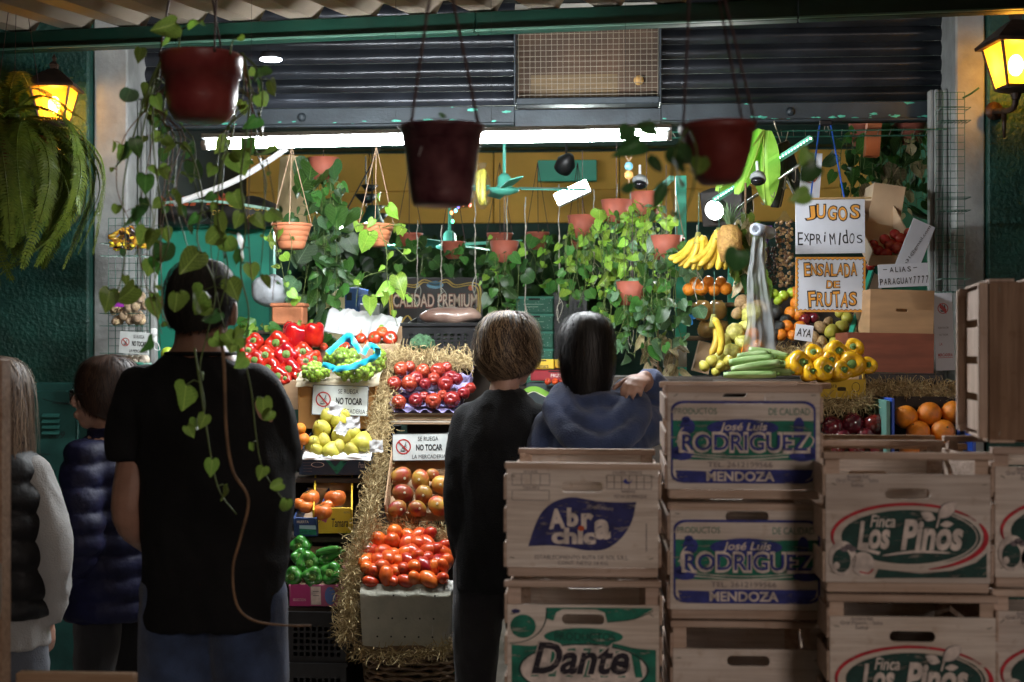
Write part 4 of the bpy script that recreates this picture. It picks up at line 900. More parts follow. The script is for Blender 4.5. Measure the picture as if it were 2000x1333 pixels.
# ---------------------------------------------------------------- produce
def lobed(prof, n, lob, amp, n2=24, dent=0): 
    def fn(p, a, t): 
        k = 1+amp*math.cos(lob*a+.4)*math.sin(math.pi*t)**.5+.02*math.cos(3*a+1+4*t)
        return Vector((p.x*k, p.y*k, p.z+dent*math.cos(lob*a+.4)*(1-t)*t*2))
    return MB().lathe(prof, n2, fn=fn)
def sph(n): return [(math.cos(-math.pi/2+math.pi*i/n) if 0 < i < n else 0, math.sin(-math.pi/2+math.pi*i/n)) for i in range(n+1)]
FR = {}
def fm(kind):
    if kind in FR: return FR[kind]
    st = None
    if kind.startswith('apple'):
        m = lobed([(0,-.72),(.12,-.80),(.30,-.88),(.55,-.82),(.80,-.55),(.95,-.1),(1.0,.25),(.93,.58),(.74,.82),(.45,.90),(.22,.82),(.08,.66),(0,.55)], 22, 5, .035, 22, .10)
        me = m.mesh('apple', mat('red apple skin', (.16,.006,.012), .26, col2=(.36,.045,.025), vscale=3.5, orand=.4, coat=.2, stretch=(2.5,2.5,.8)), True); st = (MB().tube([(0,0,.55),(.05,.02,.8),(.12,.03,1.05)], [.05,.035,.05], 6).mesh('stem', mat('fruit stem', (.09,.06,.02), .7)),)
    elif kind in ('orange', 'tangerine'):
        me = MB().lathe([(r*1, z*.95) for r, z in sph(14)], 22).mesh(kind, mat('orange peel', (.72,.22,.012), .38, var=.12, vscale=3, orand=.12, bump=.35, bscale=14, coat=.15), True); st = (MB().lathe([(0,.97),(.09,.96),(.10,.93)], 8).mesh('stem_button', mat('orange button', (.12,.09,.02), .8)),)
    elif kind in ('tomato', 'persimmon'):
        me = lobed([(0,-.72),(.4,-.74),(.75,-.55),(.97,-.15),(1.0,.15),(.85,.52),(.55,.70),(.25,.68),(0,.60)], 20, 5, .03, 22).mesh(kind, mat('tomato skin', (.46,.05,.014), .2, var=.3, vscale=2, orand=.15, coat=.5) if kind == 'tomato' else mat('persimmon skin', (.62,.16,.03), .3, var=.2, vscale=2, orand=.15, coat=.3), True)
        m = MB()
        for k in range(5): a = k*1.257; m.add([(0,0,.63),(.16*math.cos(a-.5),.16*math.sin(a-.5),.69),(.5*math.cos(a),.5*math.sin(a),.74),(.16*math.cos(a+.5),.16*math.sin(a+.5),.69)], [(0,1,2,3)])
        st = (m.mesh('calyx', mat('calyx green', (.05,.11,.02), .6)),)
    elif kind == 'plum_tomato':
        me = MB().lathe([(r*.80*(1+.08*z), z*1.18) for r, z in sph(12)], 18).mesh(kind, mat('plum tomato skin', (.44,.035,.012), .24, col2=(.58,.10,.02), vscale=1.3, orand=.4, coat=.3), True)
    elif kind == 'mango':
        me = MB().lathe([(r*.92*(1+.07*z), z*1.12) for r, z in sph(12)], 18, fn=lambda p, a, t: Vector((p.x*1.0+.08*math.sin(math.pi*t), p.y*.86, p.z))).mesh(kind, mat('mango skin', (.36,.045,.03), .35, col2=(.42,.26,.04), vscale=.8, orand=.4, coat=.15), True)
        m = MB().lathe([(0,.03),(.11,.025),(.13,0)], 12, mx=Matrix.Translation((.25,-.80,.15)) @ Matrix.Rotation(R(90),4,'X')); st = (m.mesh('sticker', mat('fruit sticker', (.7,.65,.45), .4)),)
    elif kind == 'pear':
        me = lobed([(0,-.85),(.35,-.88),(.75,-.65),(.98,-.2),(.95,.2),(.72,.62),(.45,.98),(.28,1.12),(0,1.15)], 20, 3, .06, 20).mesh(kind, mat('pear skin', (.42,.40,.05), .38, col2=(.50,.42,.08), vscale=2.2, orand=.18, bump=.15, bscale=4), True); st = (MB().tube([(0,0,1.1),(.06,.03,1.35),(.14,.05,1.5)], [.05,.035,.045], 6).mesh('stem', mat('fruit stem', (.09,.06,.02), .7)),)
    elif kind.endswith('_pepper'):
        cm = {'red': ((.30,.005,.006), (.46,.022,.008)), 'green': ((.022,.13,.018), (.05,.20,.03)), 'yellow': ((.78,.40,.008), (.80,.48,.02))}[kind.split('_')[0]]
        me = lobed([(0,-.95),(.25,-1.05),(.55,-1.0),(.80,-.7),(.90,-.2),(.98,.3),(.98,.62),(.82,.88),(.56,.96),(.36,.90),(.22,.80),(0,.74)], 24, 3 if kind[0] == 'y' else 4, .075, 30, .16).mesh(kind, mat(kind+' skin', cm[0], .14, col2=cm[1], vscale=1.6, orand=.14, coat=.6), True)
        st = (MB().lathe([(.0,.74),(.36,.86),(.30,.95),(.14,.98),(.12,1.14),(.16,1.26),(0,1.28)], 10, fn=lambda p, a, t: p+Vector((.12*t*t, 0, 0))).mesh('stem', mat('pepper stem', (.10,.19,.03), .6)),)
    elif kind == 'plum':
        me = MB().lathe([(r, z*.97) for r, z in sph(12)], 18).mesh(kind, mat('plum skin', (.085,.010,.018), .16, col2=(.16,.012,.016), vscale=1.5, orand=.3, coat=.5), True)
    elif kind == 'red_onion':
        me = MB().lathe([(r*.98, z*.9) for r, z in sph(12)], 18).mesh(kind, mat('red plum skin', (.46,.02,.03), .16, col2=(.55,.08,.05), vscale=1.2, orand=.2, coat=.6), True)
    elif kind == 'avocado':
        me = MB().lathe([(r*.9*(1-.15*z), z*1.1) for r, z in sph(12)], 16).mesh(kind, mat('avocado skin', (.02,.022,.02), .4, var=.4, vscale=6, bump=.5, bscale=9), True)
    elif kind == 'potato':
        me = lobed([(r*.9, z*1.15) for r, z in sph(10)], 16, 3, .10, 16).mesh(kind, mat('potato skin', (.34,.22,.10), .7, var=.25, vscale=3, orand=.25, bump=.3, bscale=6), True)
    elif kind == 'grape':
        me = MB().lathe([(r*.95, z*1.08) for r, z in sph(8)], 12).mesh(kind, mat('grape skin', (.26,.42,.04), .2, var=.15, vscale=1.5, orand=.2, coat=.3, sss=.15), True)
    elif kind == 'lime':
        me = MB().lathe([(r*.95, z*1.05) for r, z in sph(10)], 16).mesh(kind, mat('green apple skin', (.36,.50,.04), .25, var=.15, orand=.1, coat=.3), True)
    elif kind == 'squash':
        me = lobed([(0,-1),(.5,-.95),(.9,-.5),(1,0),(.8,.5),(.45,.85),(.22,1.05),(0,1.1)], 20, 7, .07, 28).mesh(kind, mat('squash skin', (.52,.50,.12), .4, var=.25, vscale=3, orand=.25, bump=.1), True)
    elif kind == 'mushroom':
        me = MB().lathe([(0,-.7),(.35,-.7),(.36,-.1),(.9,-.15),(1,.15),(.8,.6),(.4,.82),(0,.88)], 16).mesh(kind, mat('mushroom skin', (.42,.30,.18), .7, var=.25, vscale=3, orand=.3), True)
    elif kind == 'garlic':
        me = lobed([(0,-.8),(.5,-.82),(.9,-.45),(1,-.05),(.75,.4),(.3,.7),(.12,1.0),(.08,1.35),(0,1.36)], 18, 7, .08, 28).mesh(kind, mat('garlic skin', (.62,.56,.48), .6, var=.12, vscale=5, orand=.1), True)
    elif kind == 'egg':
        me = MB().lathe([(r*.8*(1-.1*z), z) for r, z in sph(10)], 14).mesh(kind, mat('egg shell', (.62,.52,.42), .5, var=.05), True)
    elif kind == 'chilli':
        q = spline([(0,0,-1),(.1,0,-.4),(.02,0,.2),(-.12,0,.8)], 4)
        me = MB().tube(q, [.05+.30*math.sin(math.pi*min(1,.12+i/(len(q)-1)*.8))for i in range(len(q))], 10).mesh(kind, mat('chilli skin', (.62,.10,.02), .15, col2=(.62,.48,.03), vscale=.5, orand=1.0, coat=.5), True)
    FR[kind] = (me, st); return FR[kind]
def fruit(kind, px, py, Y, rpx, label, cat, group, tilt=None, part=True, rot=None):
    me, st = fm(kind); r = S(rpx, Y)
    rt_ = rot if rot else (R(U(35, 75)) if tilt is None else tilt+U(-.25, .25), U(-.35, .35), U(-3.1, 3.1) if tilt is None else U(-.4, .4))
    o = link(kind, me, None, at(px, py, Y), rt_, r); tag(o, label, cat, group)
    if st and part: link(st[0].name.split('.')[0], st[0], o)
    return o
def slope(px, py, Y0, py0, k=1.0): return Y0+k*(py0-py)*Y0/F
def pile(kind, pts, Y0, py0, label, cat, group, k=1.0, **kw):
    for px, py, r in pts: fruit(kind, px, py, slope(px, py, Y0, py0, k), r, label, cat, group, **kw)
FRONT = R(80)                                                   # stem end turned to the viewer
M_card = mat('brown card', (.42,.27,.15), .8, var=.15, vscale=6, bump=.15, bscale=40); M_cardin = mat('card inside', (.48,.33,.20), .85, var=.12, vscale=6)
def tray(label, px0, px1, py_top, py_bot, Y, dep, m_=None, tilt=35, side=None, back=None, cat='box', name='cardboard_box', group=None, rz=0, art=None, t_=.006):
    a, b = at(px0, py_bot, Y), at(px1, py_bot, Y); h = S(py_bot-py_top, Y); W = b.x-a.x; m_ = m_ or M_card
    t = thing(name, label, cat, ((a.x+b.x)/2, Y, a.z), (R(tilt), 0, rz), group); sh = side or h; bh = back or sh
    ct, sn = math.cos(R(tilt)), math.sin(R(tilt)); hf = h
    f = MB().bbox((0, t_/2, hf/2), (W, t_, hf), .0015).build('front_panel', m_, t)
    f.rotation_euler = (-R(tilt)*.6, 0, 0)
    for s_ in (-1, 1): MB().bbox((s_*(W/2-t_/2), dep/2+t_/2, sh/2), (t_, dep-t_, sh), .0015).build('side_panel', m_, t)
    MB().bbox((0, dep, bh/2), (W-.001, t_, bh), .0015).build('back_panel', M_cardin if not side else m_, t)
    MB().bbox((0, dep/2, .003), (W-t_*2, dep-t_, .006), .001).build('floor_panel', M_cardin, t)
    if art: A = Art(W, hf, 0); art(A); A.done(f)
    return t
def straw(label, path, wpx, dpt, n, mname='straw fibre', col=(.50,.38,.17), seed=1, up=0, bulge=.03):
    g = random.Random(seed); pts = [at(px, py, Y) for px, py, Y in path]; q = spline(pts, 8); ws = wpx if isinstance(wpx, list) else [wpx]*len(path)
    m = MB(); K = len(q)-1
    for _ in range(n):
        t = g.random()*K; j = min(int(t), K-1); p = q[j].lerp(q[j+1], t-j); wi = ws[min(int(t/K*(len(ws)-1)+.5), len(ws)-1)]
        ww = S(wi, p.y); ax = (q[j+1]-q[j]).normalized(); sd_ = ax.cross(Vector((0,1,0))); sd_ = sd_.normalized() if sd_.length > .1 else Vector((1,0,0))
        a_ = g.gauss(0, .42); p = p+sd_*ww*a_+Vector((0, -bulge*math.exp(-a_*a_*3)+g.uniform(-.004, dpt), g.uniform(-.01, .01)))
        d = Vector((g.gauss(0,1), g.gauss(0,.35), g.gauss(0,1)+up)).normalized(); c = Vector((g.gauss(0,1), g.gauss(0,.6), g.gauss(0,1))).normalized()
        vs = []; st = g.uniform(.0035, .0085); w_ = g.uniform(.0006, .0012); fs = []
        for k in range(8):
            e = d.cross(Vector((.2,-1,.1))).normalized()*w_; vs += [p-e, p+e]; p = p+d*st
            d = (d+c*g.uniform(.1,.6)+Vector((g.gauss(0,.25),g.gauss(0,.15),g.gauss(0,.25)))).normalized()
        for k in range(7): fs.append((2*k,2*k+1,2*k+3,2*k+2))
        m.add(vs, fs)
    o = m.build('straw', hairmat(mname, (.26,.18,.075), (.66,.53,.27), .7)); return tag(o, label, 'straw', kind='stuff')
# --- stepped stands that carry the boxes
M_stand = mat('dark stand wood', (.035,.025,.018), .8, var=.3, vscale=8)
def stand(label, px0, px1, steps):
    xa_, xb_ = at(px0, 900, 5.3).x, at(px1, 900, 5.3).x; t = thing('display_stand', label, 'display stand', ((xa_+xb_)/2, 5.0, .02)); W = xb_-xa_
    for py, Y in steps:
        z = at(800, py, Y).z-.02-.012
        MB().bbox((0, Y-5.0+.17, z), (W, .34, .018), .002).build('shelf', M_stand, t)
        MB().bbox((0, Y-5.0+.32, z/2), (W-.03, .015, z-.01), .002).build('riser', M_stand, t)
    return t
stand('dark stepped stand under the peppers, pears and grapes', 478, 742, [(1188, 5.02), (1050, 5.14), (934, 5.28), (838, 5.5)])
stand('dark stepped stand under the mangoes and apples', 752, 930, [(1262, 4.98), (1020, 5.24), (806, 5.46), (702, 5.75)])
# --- signs
RED = mat('prohibition red', (.45,.03,.03), .5); SW = mat('sign white', (.62,.66,.64), .45, var=.14, vscale=14); TXT = mat('sign black', (.02,.02,.022), .5)
def no_touch(A, u, v, r, asp):
    n = 28; o = oval(u, v, r, r*asp, n); i = oval(u, v, r*.84, r*.84*asp, n); A.poly(RED, [o, i], 1)
    for k in range(4): A.line(TXT, cr([(u-r*.45+k*r*.12, v-r*asp*.35+k*r*.1), (u-r*.1+k*r*.1, v-r*.5*asp+k*r*.22*asp), (u+r*.3, v-r*.2*asp+k*r*.25*asp), (u+r*.45, v+r*asp*(-.05+.2*k))], 4), r*.06, 1)
    A.line(TXT, [(u-r*.4, v-r*.58*asp), (u+r*.25, v-r*.58*asp)], r*.09*asp, 1)
    A.line(RED, [(u-r*.6, v+r*.62*asp), (u+r*.6, v-r*.62*asp)], r*.22, 2)
def sign(label, px0, px1, py0, py1, Y, draw, rot=(0,0,0), name='sign', m_=None, th=.004, cat='sign', frame=None):
    a, b = at(px0, py1, Y), at(px1, py1, Y); W = b.x-a.x; h = S(py1-py0, Y)
    t = thing(name, label, cat, ((a.x+b.x)/2, Y, a.z), rot)
    bd_ = MB().bbox((0, th/2, h/2), (W, th, h), .001).build('board', m_ or SW, t)
    if frame: MB().plate([rrect(-W/2, 0, W/2, h, .006), rrect(-W/2+frame[1], frame[1], W/2-frame[1], h-frame[1], .005)], 0).build('border', frame[0], t, loc=(0,-.0006,0))
    A = Art(W, h, 0); draw(A); A.done(bd_); return t
def d_ruega(full=True):
    def f(A):
        no_touch(A, .20, .52, .135, A.w/A.h)
        A.text(TXT, 'SE RUEGA', .64, .80, .36, .15, 1); A.text(TXT, 'NO TOCAR', .66, .48, .47, .23, 1, bold=.035); A.text(TXT, 'LA MERCADERIA', .655, .15, .60, .14, 1)
    return f
sign('grey sign reading se ruega no tocar with red prohibition circle, above the pears', 608, 718, 752, 812, 5.42, d_ruega(), (R(-6), R(1.5), 0), frame=(mat('sign rim', (.05,.05,.05), .5), .0025))
sign('grey no tocar sign half hidden behind the mango box, below the apples', 766, 876, 846, 900, 5.30, d_ruega(), (R(-6), R(-1), 0), frame=(mat('sign rim', (.05,.05,.05), .5), .0025))
# --- column one, from the top
tray('brown cardboard box of red peppers behind the man\'s shoulder', 478, 622, 742, 800, 5.55, .34, tilt=22)
for px, py, r, ti in ((500,672,19,1.2),(520,700,22,1.0),(545,672,24,1.4),(575,658,27,.1),(610,655,24,0),(500,705,20,1.3),(532,722,22,1.6),(560,695,24,1.5),(590,690,20,1.3),(545,735,20,1.3),(568,722,22,1.55),(598,712,18,1.2),(612,700,17,1.4),(485,690,18,1.2),(515,735,18,1.3),(585,735,14,1.4),(560,742,13,1.4)):
    fruit('red_pepper', px, py, slope(px, py, 5.55, 745, 1.2), r, 'shiny red bell pepper in the box beside the grapes', 'pepper', 'red peppers in their box', tilt=ti)
tray('cardboard box under the bagged grapes, with the no tocar sign on its front', 583, 735, 744, 838, 5.46, .34, mat('orange brown card', (.45,.22,.06), .7, var=.2, vscale=5), tilt=8)
M_liner = mat('cream liner paper', (.55,.48,.34), .8, var=.12, vscale=12, bump=.4, bscale=25)
def liner(label, px0, px1, py, Y, drop, seed=0, m_=None, name='paper_liner', back=.12):
    a, b = at(px0, py, Y), at(px1, py, Y); W = b.x-a.x; g = seed*7.3; d = S(drop, Y)
    def f(u, v):
        n1 = noise.noise((u*6+g, v*3, 1)); n2 = noise.noise((u*15+g, v*4, 5)); x = (u-.5)*W*(1+.03*n1)
        if v < .5: k = 1-v*2; return Vector((x, -.012-.008*n1-.004*math.sin(k*2), -k*d*(1+.35*n1)+.002))
        k = v*2-1; return Vector((x, -.012+k*back, (.006+back*.10)*n2+.012*math.sin(k*3)+k*.02+back*.12*n1))
    o = MB().grid(f, 26, 14).build(name, m_ or M_liner, None, True, ((a.x+b.x)/2, Y, a.z)); return tag(o, label, 'paper')
liner('cream paper liner folded over the edge of the grape box', 580, 742, 742, 5.45, 14, 1)
# bags of grapes
M_film = filmmat('clear film', (.10,.11,.11), .90, .08); M_blue = mat('turquoise band', (.02,.42,.62), .35, var=.15, vscale=20)
g0 = random.Random(4)
def grapes(cx, cy, rx, ry, Y, n, label, band):
    t = thing('grape_bag', label, 'grape bag', at(cx, cy+ry, Y), group='bags of green grapes'); o = t.location; r = S(5.4, Y); me = fm('grape')[0]
    for k in range(n):
        a = g0.uniform(0, 6.28); q = math.sqrt(g0.random()); x = cx+rx*q*math.cos(a); y = cy+ry*q*math.sin(a); dy = -.07*math.sqrt(max(0, 1-q*q))+g0.uniform(0, .02)
        link('grape', me, t, at(x, y, Y+dy)-o, (g0.uniform(0,3), g0.uniform(0,3), 0), r*g0.uniform(.85, 1.12))
    c = at(cx, cy, Y)-o; m = MB(); m.ellipsoid((0,0,0), (S(rx+9, Y), .10, S(ry+9, Y)), 22, 14)
    vs = [(Vector(v)*(1+.10*noise.noise((v[0]*30+cx, v[1]*30, v[2]*30))+.06*abs(noise.noise((v[0]*70, v[1]*70+cx, v[2]*70)))))+c for v in m.v]; m.v = [tuple(v) for v in vs]
    m.build('plastic_bag', M_film, t, True)
    pts = [at(x, y, Y-.10+.02*math.sin(i))-o for i, (x, y) in enumerate(band)]; q = spline(pts, 6); m = MB(); vs = []; fs = []
    for i, p in enumerate(q):
        ww = S(5.5, Y)*(1+.4*noise.noise((i*.5, cx, 0))); tn = (q[min(i+1, len(q)-1)]-q[max(i-1, 0)]).normalized(); sd_ = tn.cross(Vector((0,1,0))).normalized()
        vs += [p-sd_*ww+Vector((0,.006*math.sin(i),0)), p+Vector((0,-.004,0)), p+sd_*ww]
    for i in range(len(q)-1): fs += [(3*i,3*i+1,3*i+4,3*i+3),(3*i+1,3*i+2,3*i+5,3*i+4)]
    m.add(vs, fs).build('handle_band', M_blue, t, True)
grapes(616, 726, 26, 17, 5.44, 85, 'clear bag of green grapes beside the red peppers', [(630,712),(650,718),(655,725)])
grapes(694, 724, 36, 20, 5.44, 150, 'clear bag of green grapes above the right end of the sign', [(655,722),(690,716),(715,706),(735,695),(738,680)])
grapes(668, 698, 36, 15, 5.52, 110, 'clear bag of green grapes lying on top of the other bags, blue handle raised', [(640,690),(665,668),(682,655),(694,672),(705,688)])
grapes(740, 706, 12, 26, 5.56, 60, 'narrow bag of green grapes leaning toward the straw', [(708,692),(722,675),(738,685),(736,696)])
# tomatoes in a paper-lined box
tray('brown paper box of orange-red tomatoes beside the broccoli', 690, 782, 672, 702, 5.78, .26, mat('kraft card', (.40,.28,.17), .8, var=.15), tilt=18)
liner('white crumpled paper sheet behind the tomatoes', 632, 775, 650, 5.95, 6, 3, mat('white crumpled sheet', (.42,.43,.43), .7, var=.15, bump=.9, bscale=18), back=.15).rotation_euler = (R(30), R(8), 0)
for px, py, r in ((705,662,11),(732,661,14),(762,661,15),(746,650,12),(722,672,10),(632,678,9),(662,676,8),(676,676,8)): fruit('tomato', px, py, 5.80, r, 'orange-red tomato behind the grape bags', 'tomato', 'tomatoes behind the grapes', tilt=1.1)
# pears
def a_navy(A):
    A.poly('green', [[(.52,.02),(.70,.9),(.62,.95),(.50,.45),(.40,.9),(.36,.85)]], 1); A.poly('cream', [oval(.26,.55,.09,.14,16), oval(.26,.55,.08,.12,16)], 1); A.text('cream', 'Prod', .86, .55, .09, .3, 1, shear=.3)
    for k in range(4): A.line('grey', [(.06, .2+.15*k), (.18, .2+.15*k)], .02, 1)
tray('dark navy box holding green-yellow pears under the no tocar sign', 584, 727, 890, 928, 5.27, .30, mat('navy card', (.018,.035,.07), .6, var=.2), tilt=20, art=a_navy)
for px, py, r in ((628,838,19),(662,822,17),(640,815,16),(688,846,17),(668,852,23),(632,862,15),(612,868,18),(708,866,21),(686,880,16),(646,882,18),(618,880,14),(660,874,15),(695,868,14),(672,812,13)):
    fruit('pear', px, py, slope(px, py, 5.27, 890, .9), r, 'green-yellow pear piled in the navy box', 'pear', 'pears in the navy box', tilt=U(-.3, 1.4))
liner('white tissue paper around the pears', 590, 726, 892, 5.26, 7, 6, mat('white tissue', (.72,.73,.72), .7))
for px, py in ((655,800),(690,826),(735,872),(668,838)):
    o = MB().grid(lambda u, v: Vector(((u-.5)*.05, .01*noise.noise((u*5+px, v*5, 2)), (v-.5)*.045+.012*noise.noise((u*4, v*4, px)))), 6, 6).build('tissue', mat('white tissue', (.72,.73,.72), .7), None, True, at(px, py, 5.20), (U(-.5,.5), U(-.6,.6), U(-.4,.4))); tag(o, 'torn scrap of white tissue tucked among the pears', 'tissue', 'tissue scraps among the pears')
for px, py, r in ((586,838,12),(592,858,13),(580,872,12)): fruit('orange', px, py, 5.28, r, 'orange half hidden beside the pears, behind the man', 'orange', 'oranges beside the pears')
# persimmons
def a_yel(A):
    A.text('black', 'Tamara', .68, .42, .42, .34, 1, bold=.01, shear=.1)
    for a in range(5): A.poly(mat('flower pink', (.45,.08,.20), .6), [oval(.30+.05*math.cos(a*1.257), .62+.12*math.sin(a*1.257), .035, .08, 10)], 1)
    A.poly('grey', [oval(.12,.6,.08,.2,16), oval(.12,.6,.07,.175,16)], 1); A.text('grey', 'FRUTAS', .85, .82, .14, .08, 1)
M_yel = mat('yellow card', (.68,.45,.03), .6, var=.1, vscale=9)
tray('yellow box of orange persimmons below the pears', 612, 688, 990, 1042, 5.13, .30, M_yel, tilt=24, art=a_yel, rz=R(10))
def a_blue(A): A.text('cream', 'HUERTA', .4, .78, .5, .14, 1, bold=.02); A.poly('green', [[(.25,.1),(.95,.1),(.95,.6),(.25,.6)]], 1); A.poly(mat('pale sky', (.35,.5,.6), .6), [[(.25,.42),(.95,.38),(.95,.6),(.25,.6)]], 2)
tray('small blue picture box beside the yellow persimmon box', 574, 620, 1010, 1048, 5.10, .26, mat('blue card', (.02,.05,.16), .5, var=.2), tilt=20, art=a_blue)
for px, py, r in ((606,974,20),(598,990,16),(655,974,22),(630,1000,20),(640,988,15),(585,985,14)): fruit('persimmon', px, py, slope(px, py, 5.13, 995, 1), r, 'orange persimmon in the yellow box', 'persimmon', 'persimmons in the yellow box', tilt=U(-.4, .4))
# green peppers
def a_pink(A): A.poly(mat('magenta print', (.40,.03,.16), .6), [[(0,0),(.42,0),(.42,1),(0,1)]], 1); A.poly('cream', [[(.44,.08),(.64,.08),(.64,.92),(.44,.92)]], 1); A.poly(mat('blue print', (.10,.18,.45), .6), [oval(.83,.5,.11,.42,20)], 2); A.text('cream', 'SELECCION', .2, .3, .26, .12, 2); A.line('grey', [(.48,.5),(.6,.5)], .03, 2); A.line('grey', [(.48,.7),(.6,.7)], .03, 2)
tray('pink and blue printed box of green peppers, lowest on its stand', 566, 662, 1140, 1184, 5.0, .30, mat('pink card', (.42,.10,.20), .6, var=.15), tilt=20, art=a_pink)
for px, py, r, ti in ((590,1065,21,1.4),(600,1098,24,1.5),(575,1125,20,1.4),(612,1125,21,1.45),(652,1122,23,1.5),(585,1090,18,1.2),(636,1092,18,1.3)): fruit('green_pepper', px, py, slope(px, py, 5.0, 1140, .9), r, 'glossy green bell pepper in the pink box', 'pepper', 'green peppers in the pink box', tilt=ti)
def cuke(px0, py0, px1, py1, Y, r0, name, label, cat, group, m_, rg=.06, nrib=8):
    a, b = at(px0, py0, Y), at(px1, py1, Y-.02); r = S(r0, Y); n = 9; L_ = (b-a).length; pr = [(0,0)]+[(r*(.55+.45*math.sin(math.pi*(.12+.76*i/n))), L_*i/n) for i in range(n+1)]+[(0,L_)]
    mx = (b-a).to_track_quat('Z', 'Y').to_matrix().to_4x4()
    o = MB().lathe(pr, 20, fn=lambda p, q, t: Vector((p.x*(1+rg*math.cos(nrib*q))+.012*math.sin(math.pi*t), p.y*(1+rg*math.cos(nrib*q)), p.z)), mx=mx).build(name, m_, None, True, a); tag(o, label, cat, group)
    d = (b-a).normalized(); MB().tube([b-a, b-a+d*r*.8], [r*.32, r*.38], 7).build('stem', mat('pepper stem', (.10,.19,.03), .6), o, True)
M_cuke = mat('cucumber skin', (.03,.14,.025), .25, col2=(.06,.20,.04), vscale=14, coat=.3)
for k, (a, b, c, d) in enumerate(((625,1096,668,1078),(622,1112,668,1098),(618,1080,660,1072))): cuke(a, b, c, d, 5.05, 8, 'cucumber', 'dark green cucumber lying beside the green peppers', 'cucumber', 'cucumbers by the green peppers', M_cuke, .02)
# --- column two
def a_none(A): pass
M_pur = mat('lilac tray', (.36,.32,.58), .6, var=.1, vscale=12); M_news = mat('stacked paper', (.55,.50,.42), .8, var=.25, vscale=20, stretch=(1,1,14))
for k, (y0, Y, lb) in enumerate(((766, 5.52, 'lilac moulded tray holding the upper row of red apples'), (800, 5.46, 'lilac moulded tray holding the lower row of red apples'))):
    a, b = at(762, y0, Y), at(900, y0, Y); W = b.x-a.x+(.03 if k == 0 else 0); t = thing('fruit_tray', lb, 'tray', ((a.x+b.x)/2+(.015 if k == 0 else 0), Y, a.z), (R(16), 0, 0))
    MB().grid(lambda u, v: Vector(((u-.5)*W, v*.26-.02, .005*math.cos(u*6*6.28)*math.cos(v*3*6.28)+(.03*max(0, abs(u-.5)*2-.9)*10)+.002*math.sin(u*40))), 48, 20).build('tray_sheet', M_pur, t, True)
    MB().bbox((0,.11,-.012), (W*.98,.24,.014), .003).build('tray_base', mat('dark purple card', (.10,.08,.16), .7), t)
t = thing('paper_stack', 'flat stack of folded newspapers and card under the apple trays', 'paper stack', (at(830, 822, 5.45).x, 5.45, at(830, 830, 5.45).z))
for k in range(6): MB().bbox((U(-.004,.004), .12+U(-.006,.006), .004+k*.0075), (S(138,5.45), .24, .006), .001).build('sheet', M_news if k % 2 else mat('brown sheet', (.30,.20,.12), .8), t)
AP = 'shiny dark red apple in the upper lilac tray'
for px, py, r in ((783,721,15.5),(800,716,12),(826,724,15),(855,724,16),(872,718,12),(880,738,15),(812,740,16),(800,748,17),(770,749,15),(847,740,13),(870,750,16.5),(892,740,12),(830,750,12)): fruit('apple', px, py, slope(px, py, 5.48, 762, .9), r, AP, 'apple', 'apples in the upper tray', tilt=-R(100))
for px, py, r in ((779,785,15),(812,782,15),(846,784,16.5),(882,780,17),(905,768,13),(918,758,11),(828,775,11),(864,772,11)): fruit('apple', px, py, slope(px, py, 5.43, 796, .9), r, 'shiny dark red apple in the lower lilac tray', 'apple', 'apples in the lower tray', tilt=-R(100))
# mango box
tray('open brown box of mangoes with a tall back flap, below the second no tocar sign', 755, 880, 1000, 1018, 5.2, .30, M_card, tilt=48, side=.09, back=.11)
for px, py, r in ((782,930,20),(820,939,20),(863,950,20),(787,966,20),(826,968,19),(775,993,18),(815,996,18),(855,990,20),(845,930,14)):
    fruit('mango', px, py, slope(px, py, 5.16, 1008, .85), r, 'red and yellow mango in the open brown box', 'mango', 'mangoes in the open box', rot=(U(-.3,.3), U(-1.2,1.2), U(-.5,.5)))
# plum tomatoes on a grey sheet over a wicker basket
xx = at(795, 1190, 4.93); Wb = S(192, 4.93)
t = thing('moulded_pad', 'grey perforated moulded pad draped down in front of the plum tomatoes', 'pad', (xx.x-.005, 4.93, at(0, 1250, 4.93).z)); hp = S(120, 4.93)
pad = MB().grid(lambda u, v: Vector(((u-.5)*(Wb-.02)*(1-.05*(1-v)), -.012*math.sin(v*1.9)+.006*noise.noise((u*4, v*4, 7))+(.02 if v > .93 else 0), v*hp-.012*math.sin(math.pi*u)*(1-v)+.004*noise.noise((u*9, v*3, 1)))), 24, 16).build('pad_sheet', mat('grey moulded pulp', (.45,.44,.36), .9, var=.1, vscale=14, bump=.4, bscale=90), t, True)
hm = MB().lathe([(0,-.0016),(.0032,-.0016),(.0034,.0)], 8).mesh('hole', M_black)
for j, v in enumerate((.16, .46, .83)):
    for i in range(5): link('hole', hm, pad, ((i-2)*.048+.004*j, -.018 if v < .8 else -.014, hp*v), (R(90), 0, 0))
liner('pale crumpled paper tucked right of the plum tomatoes', 845, 895, 1150, 4.94, 90, 9, mat('grey paper', (.5,.5,.46), .8, var=.1, bump=.4, bscale=25), back=.05)
g1 = random.Random(8)
for j, (py, Yr, x0, x1, n) in enumerate(((1130,4.95,722,862,7),(1112,4.98,708,872,9),(1094,5.02,712,876,9),(1076,5.06,722,874,8),(1060,5.10,738,866,6),(1048,5.14,768,845,4))):
    for i in range(n):
        px = x0+(x1-x0)*(i+.5*g1.random())/(n-.6); fruit('plum_tomato', px, py+g1.uniform(-7, 7), Yr, g1.uniform(14, 21), 'shiny red plum tomato heaped on the grey pad', 'plum tomato', 'heaped plum tomatoes', rot=(g1.uniform(-1.4,1.4), g1.uniform(-1.5,1.5), g1.uniform(-1,1)), part=False)
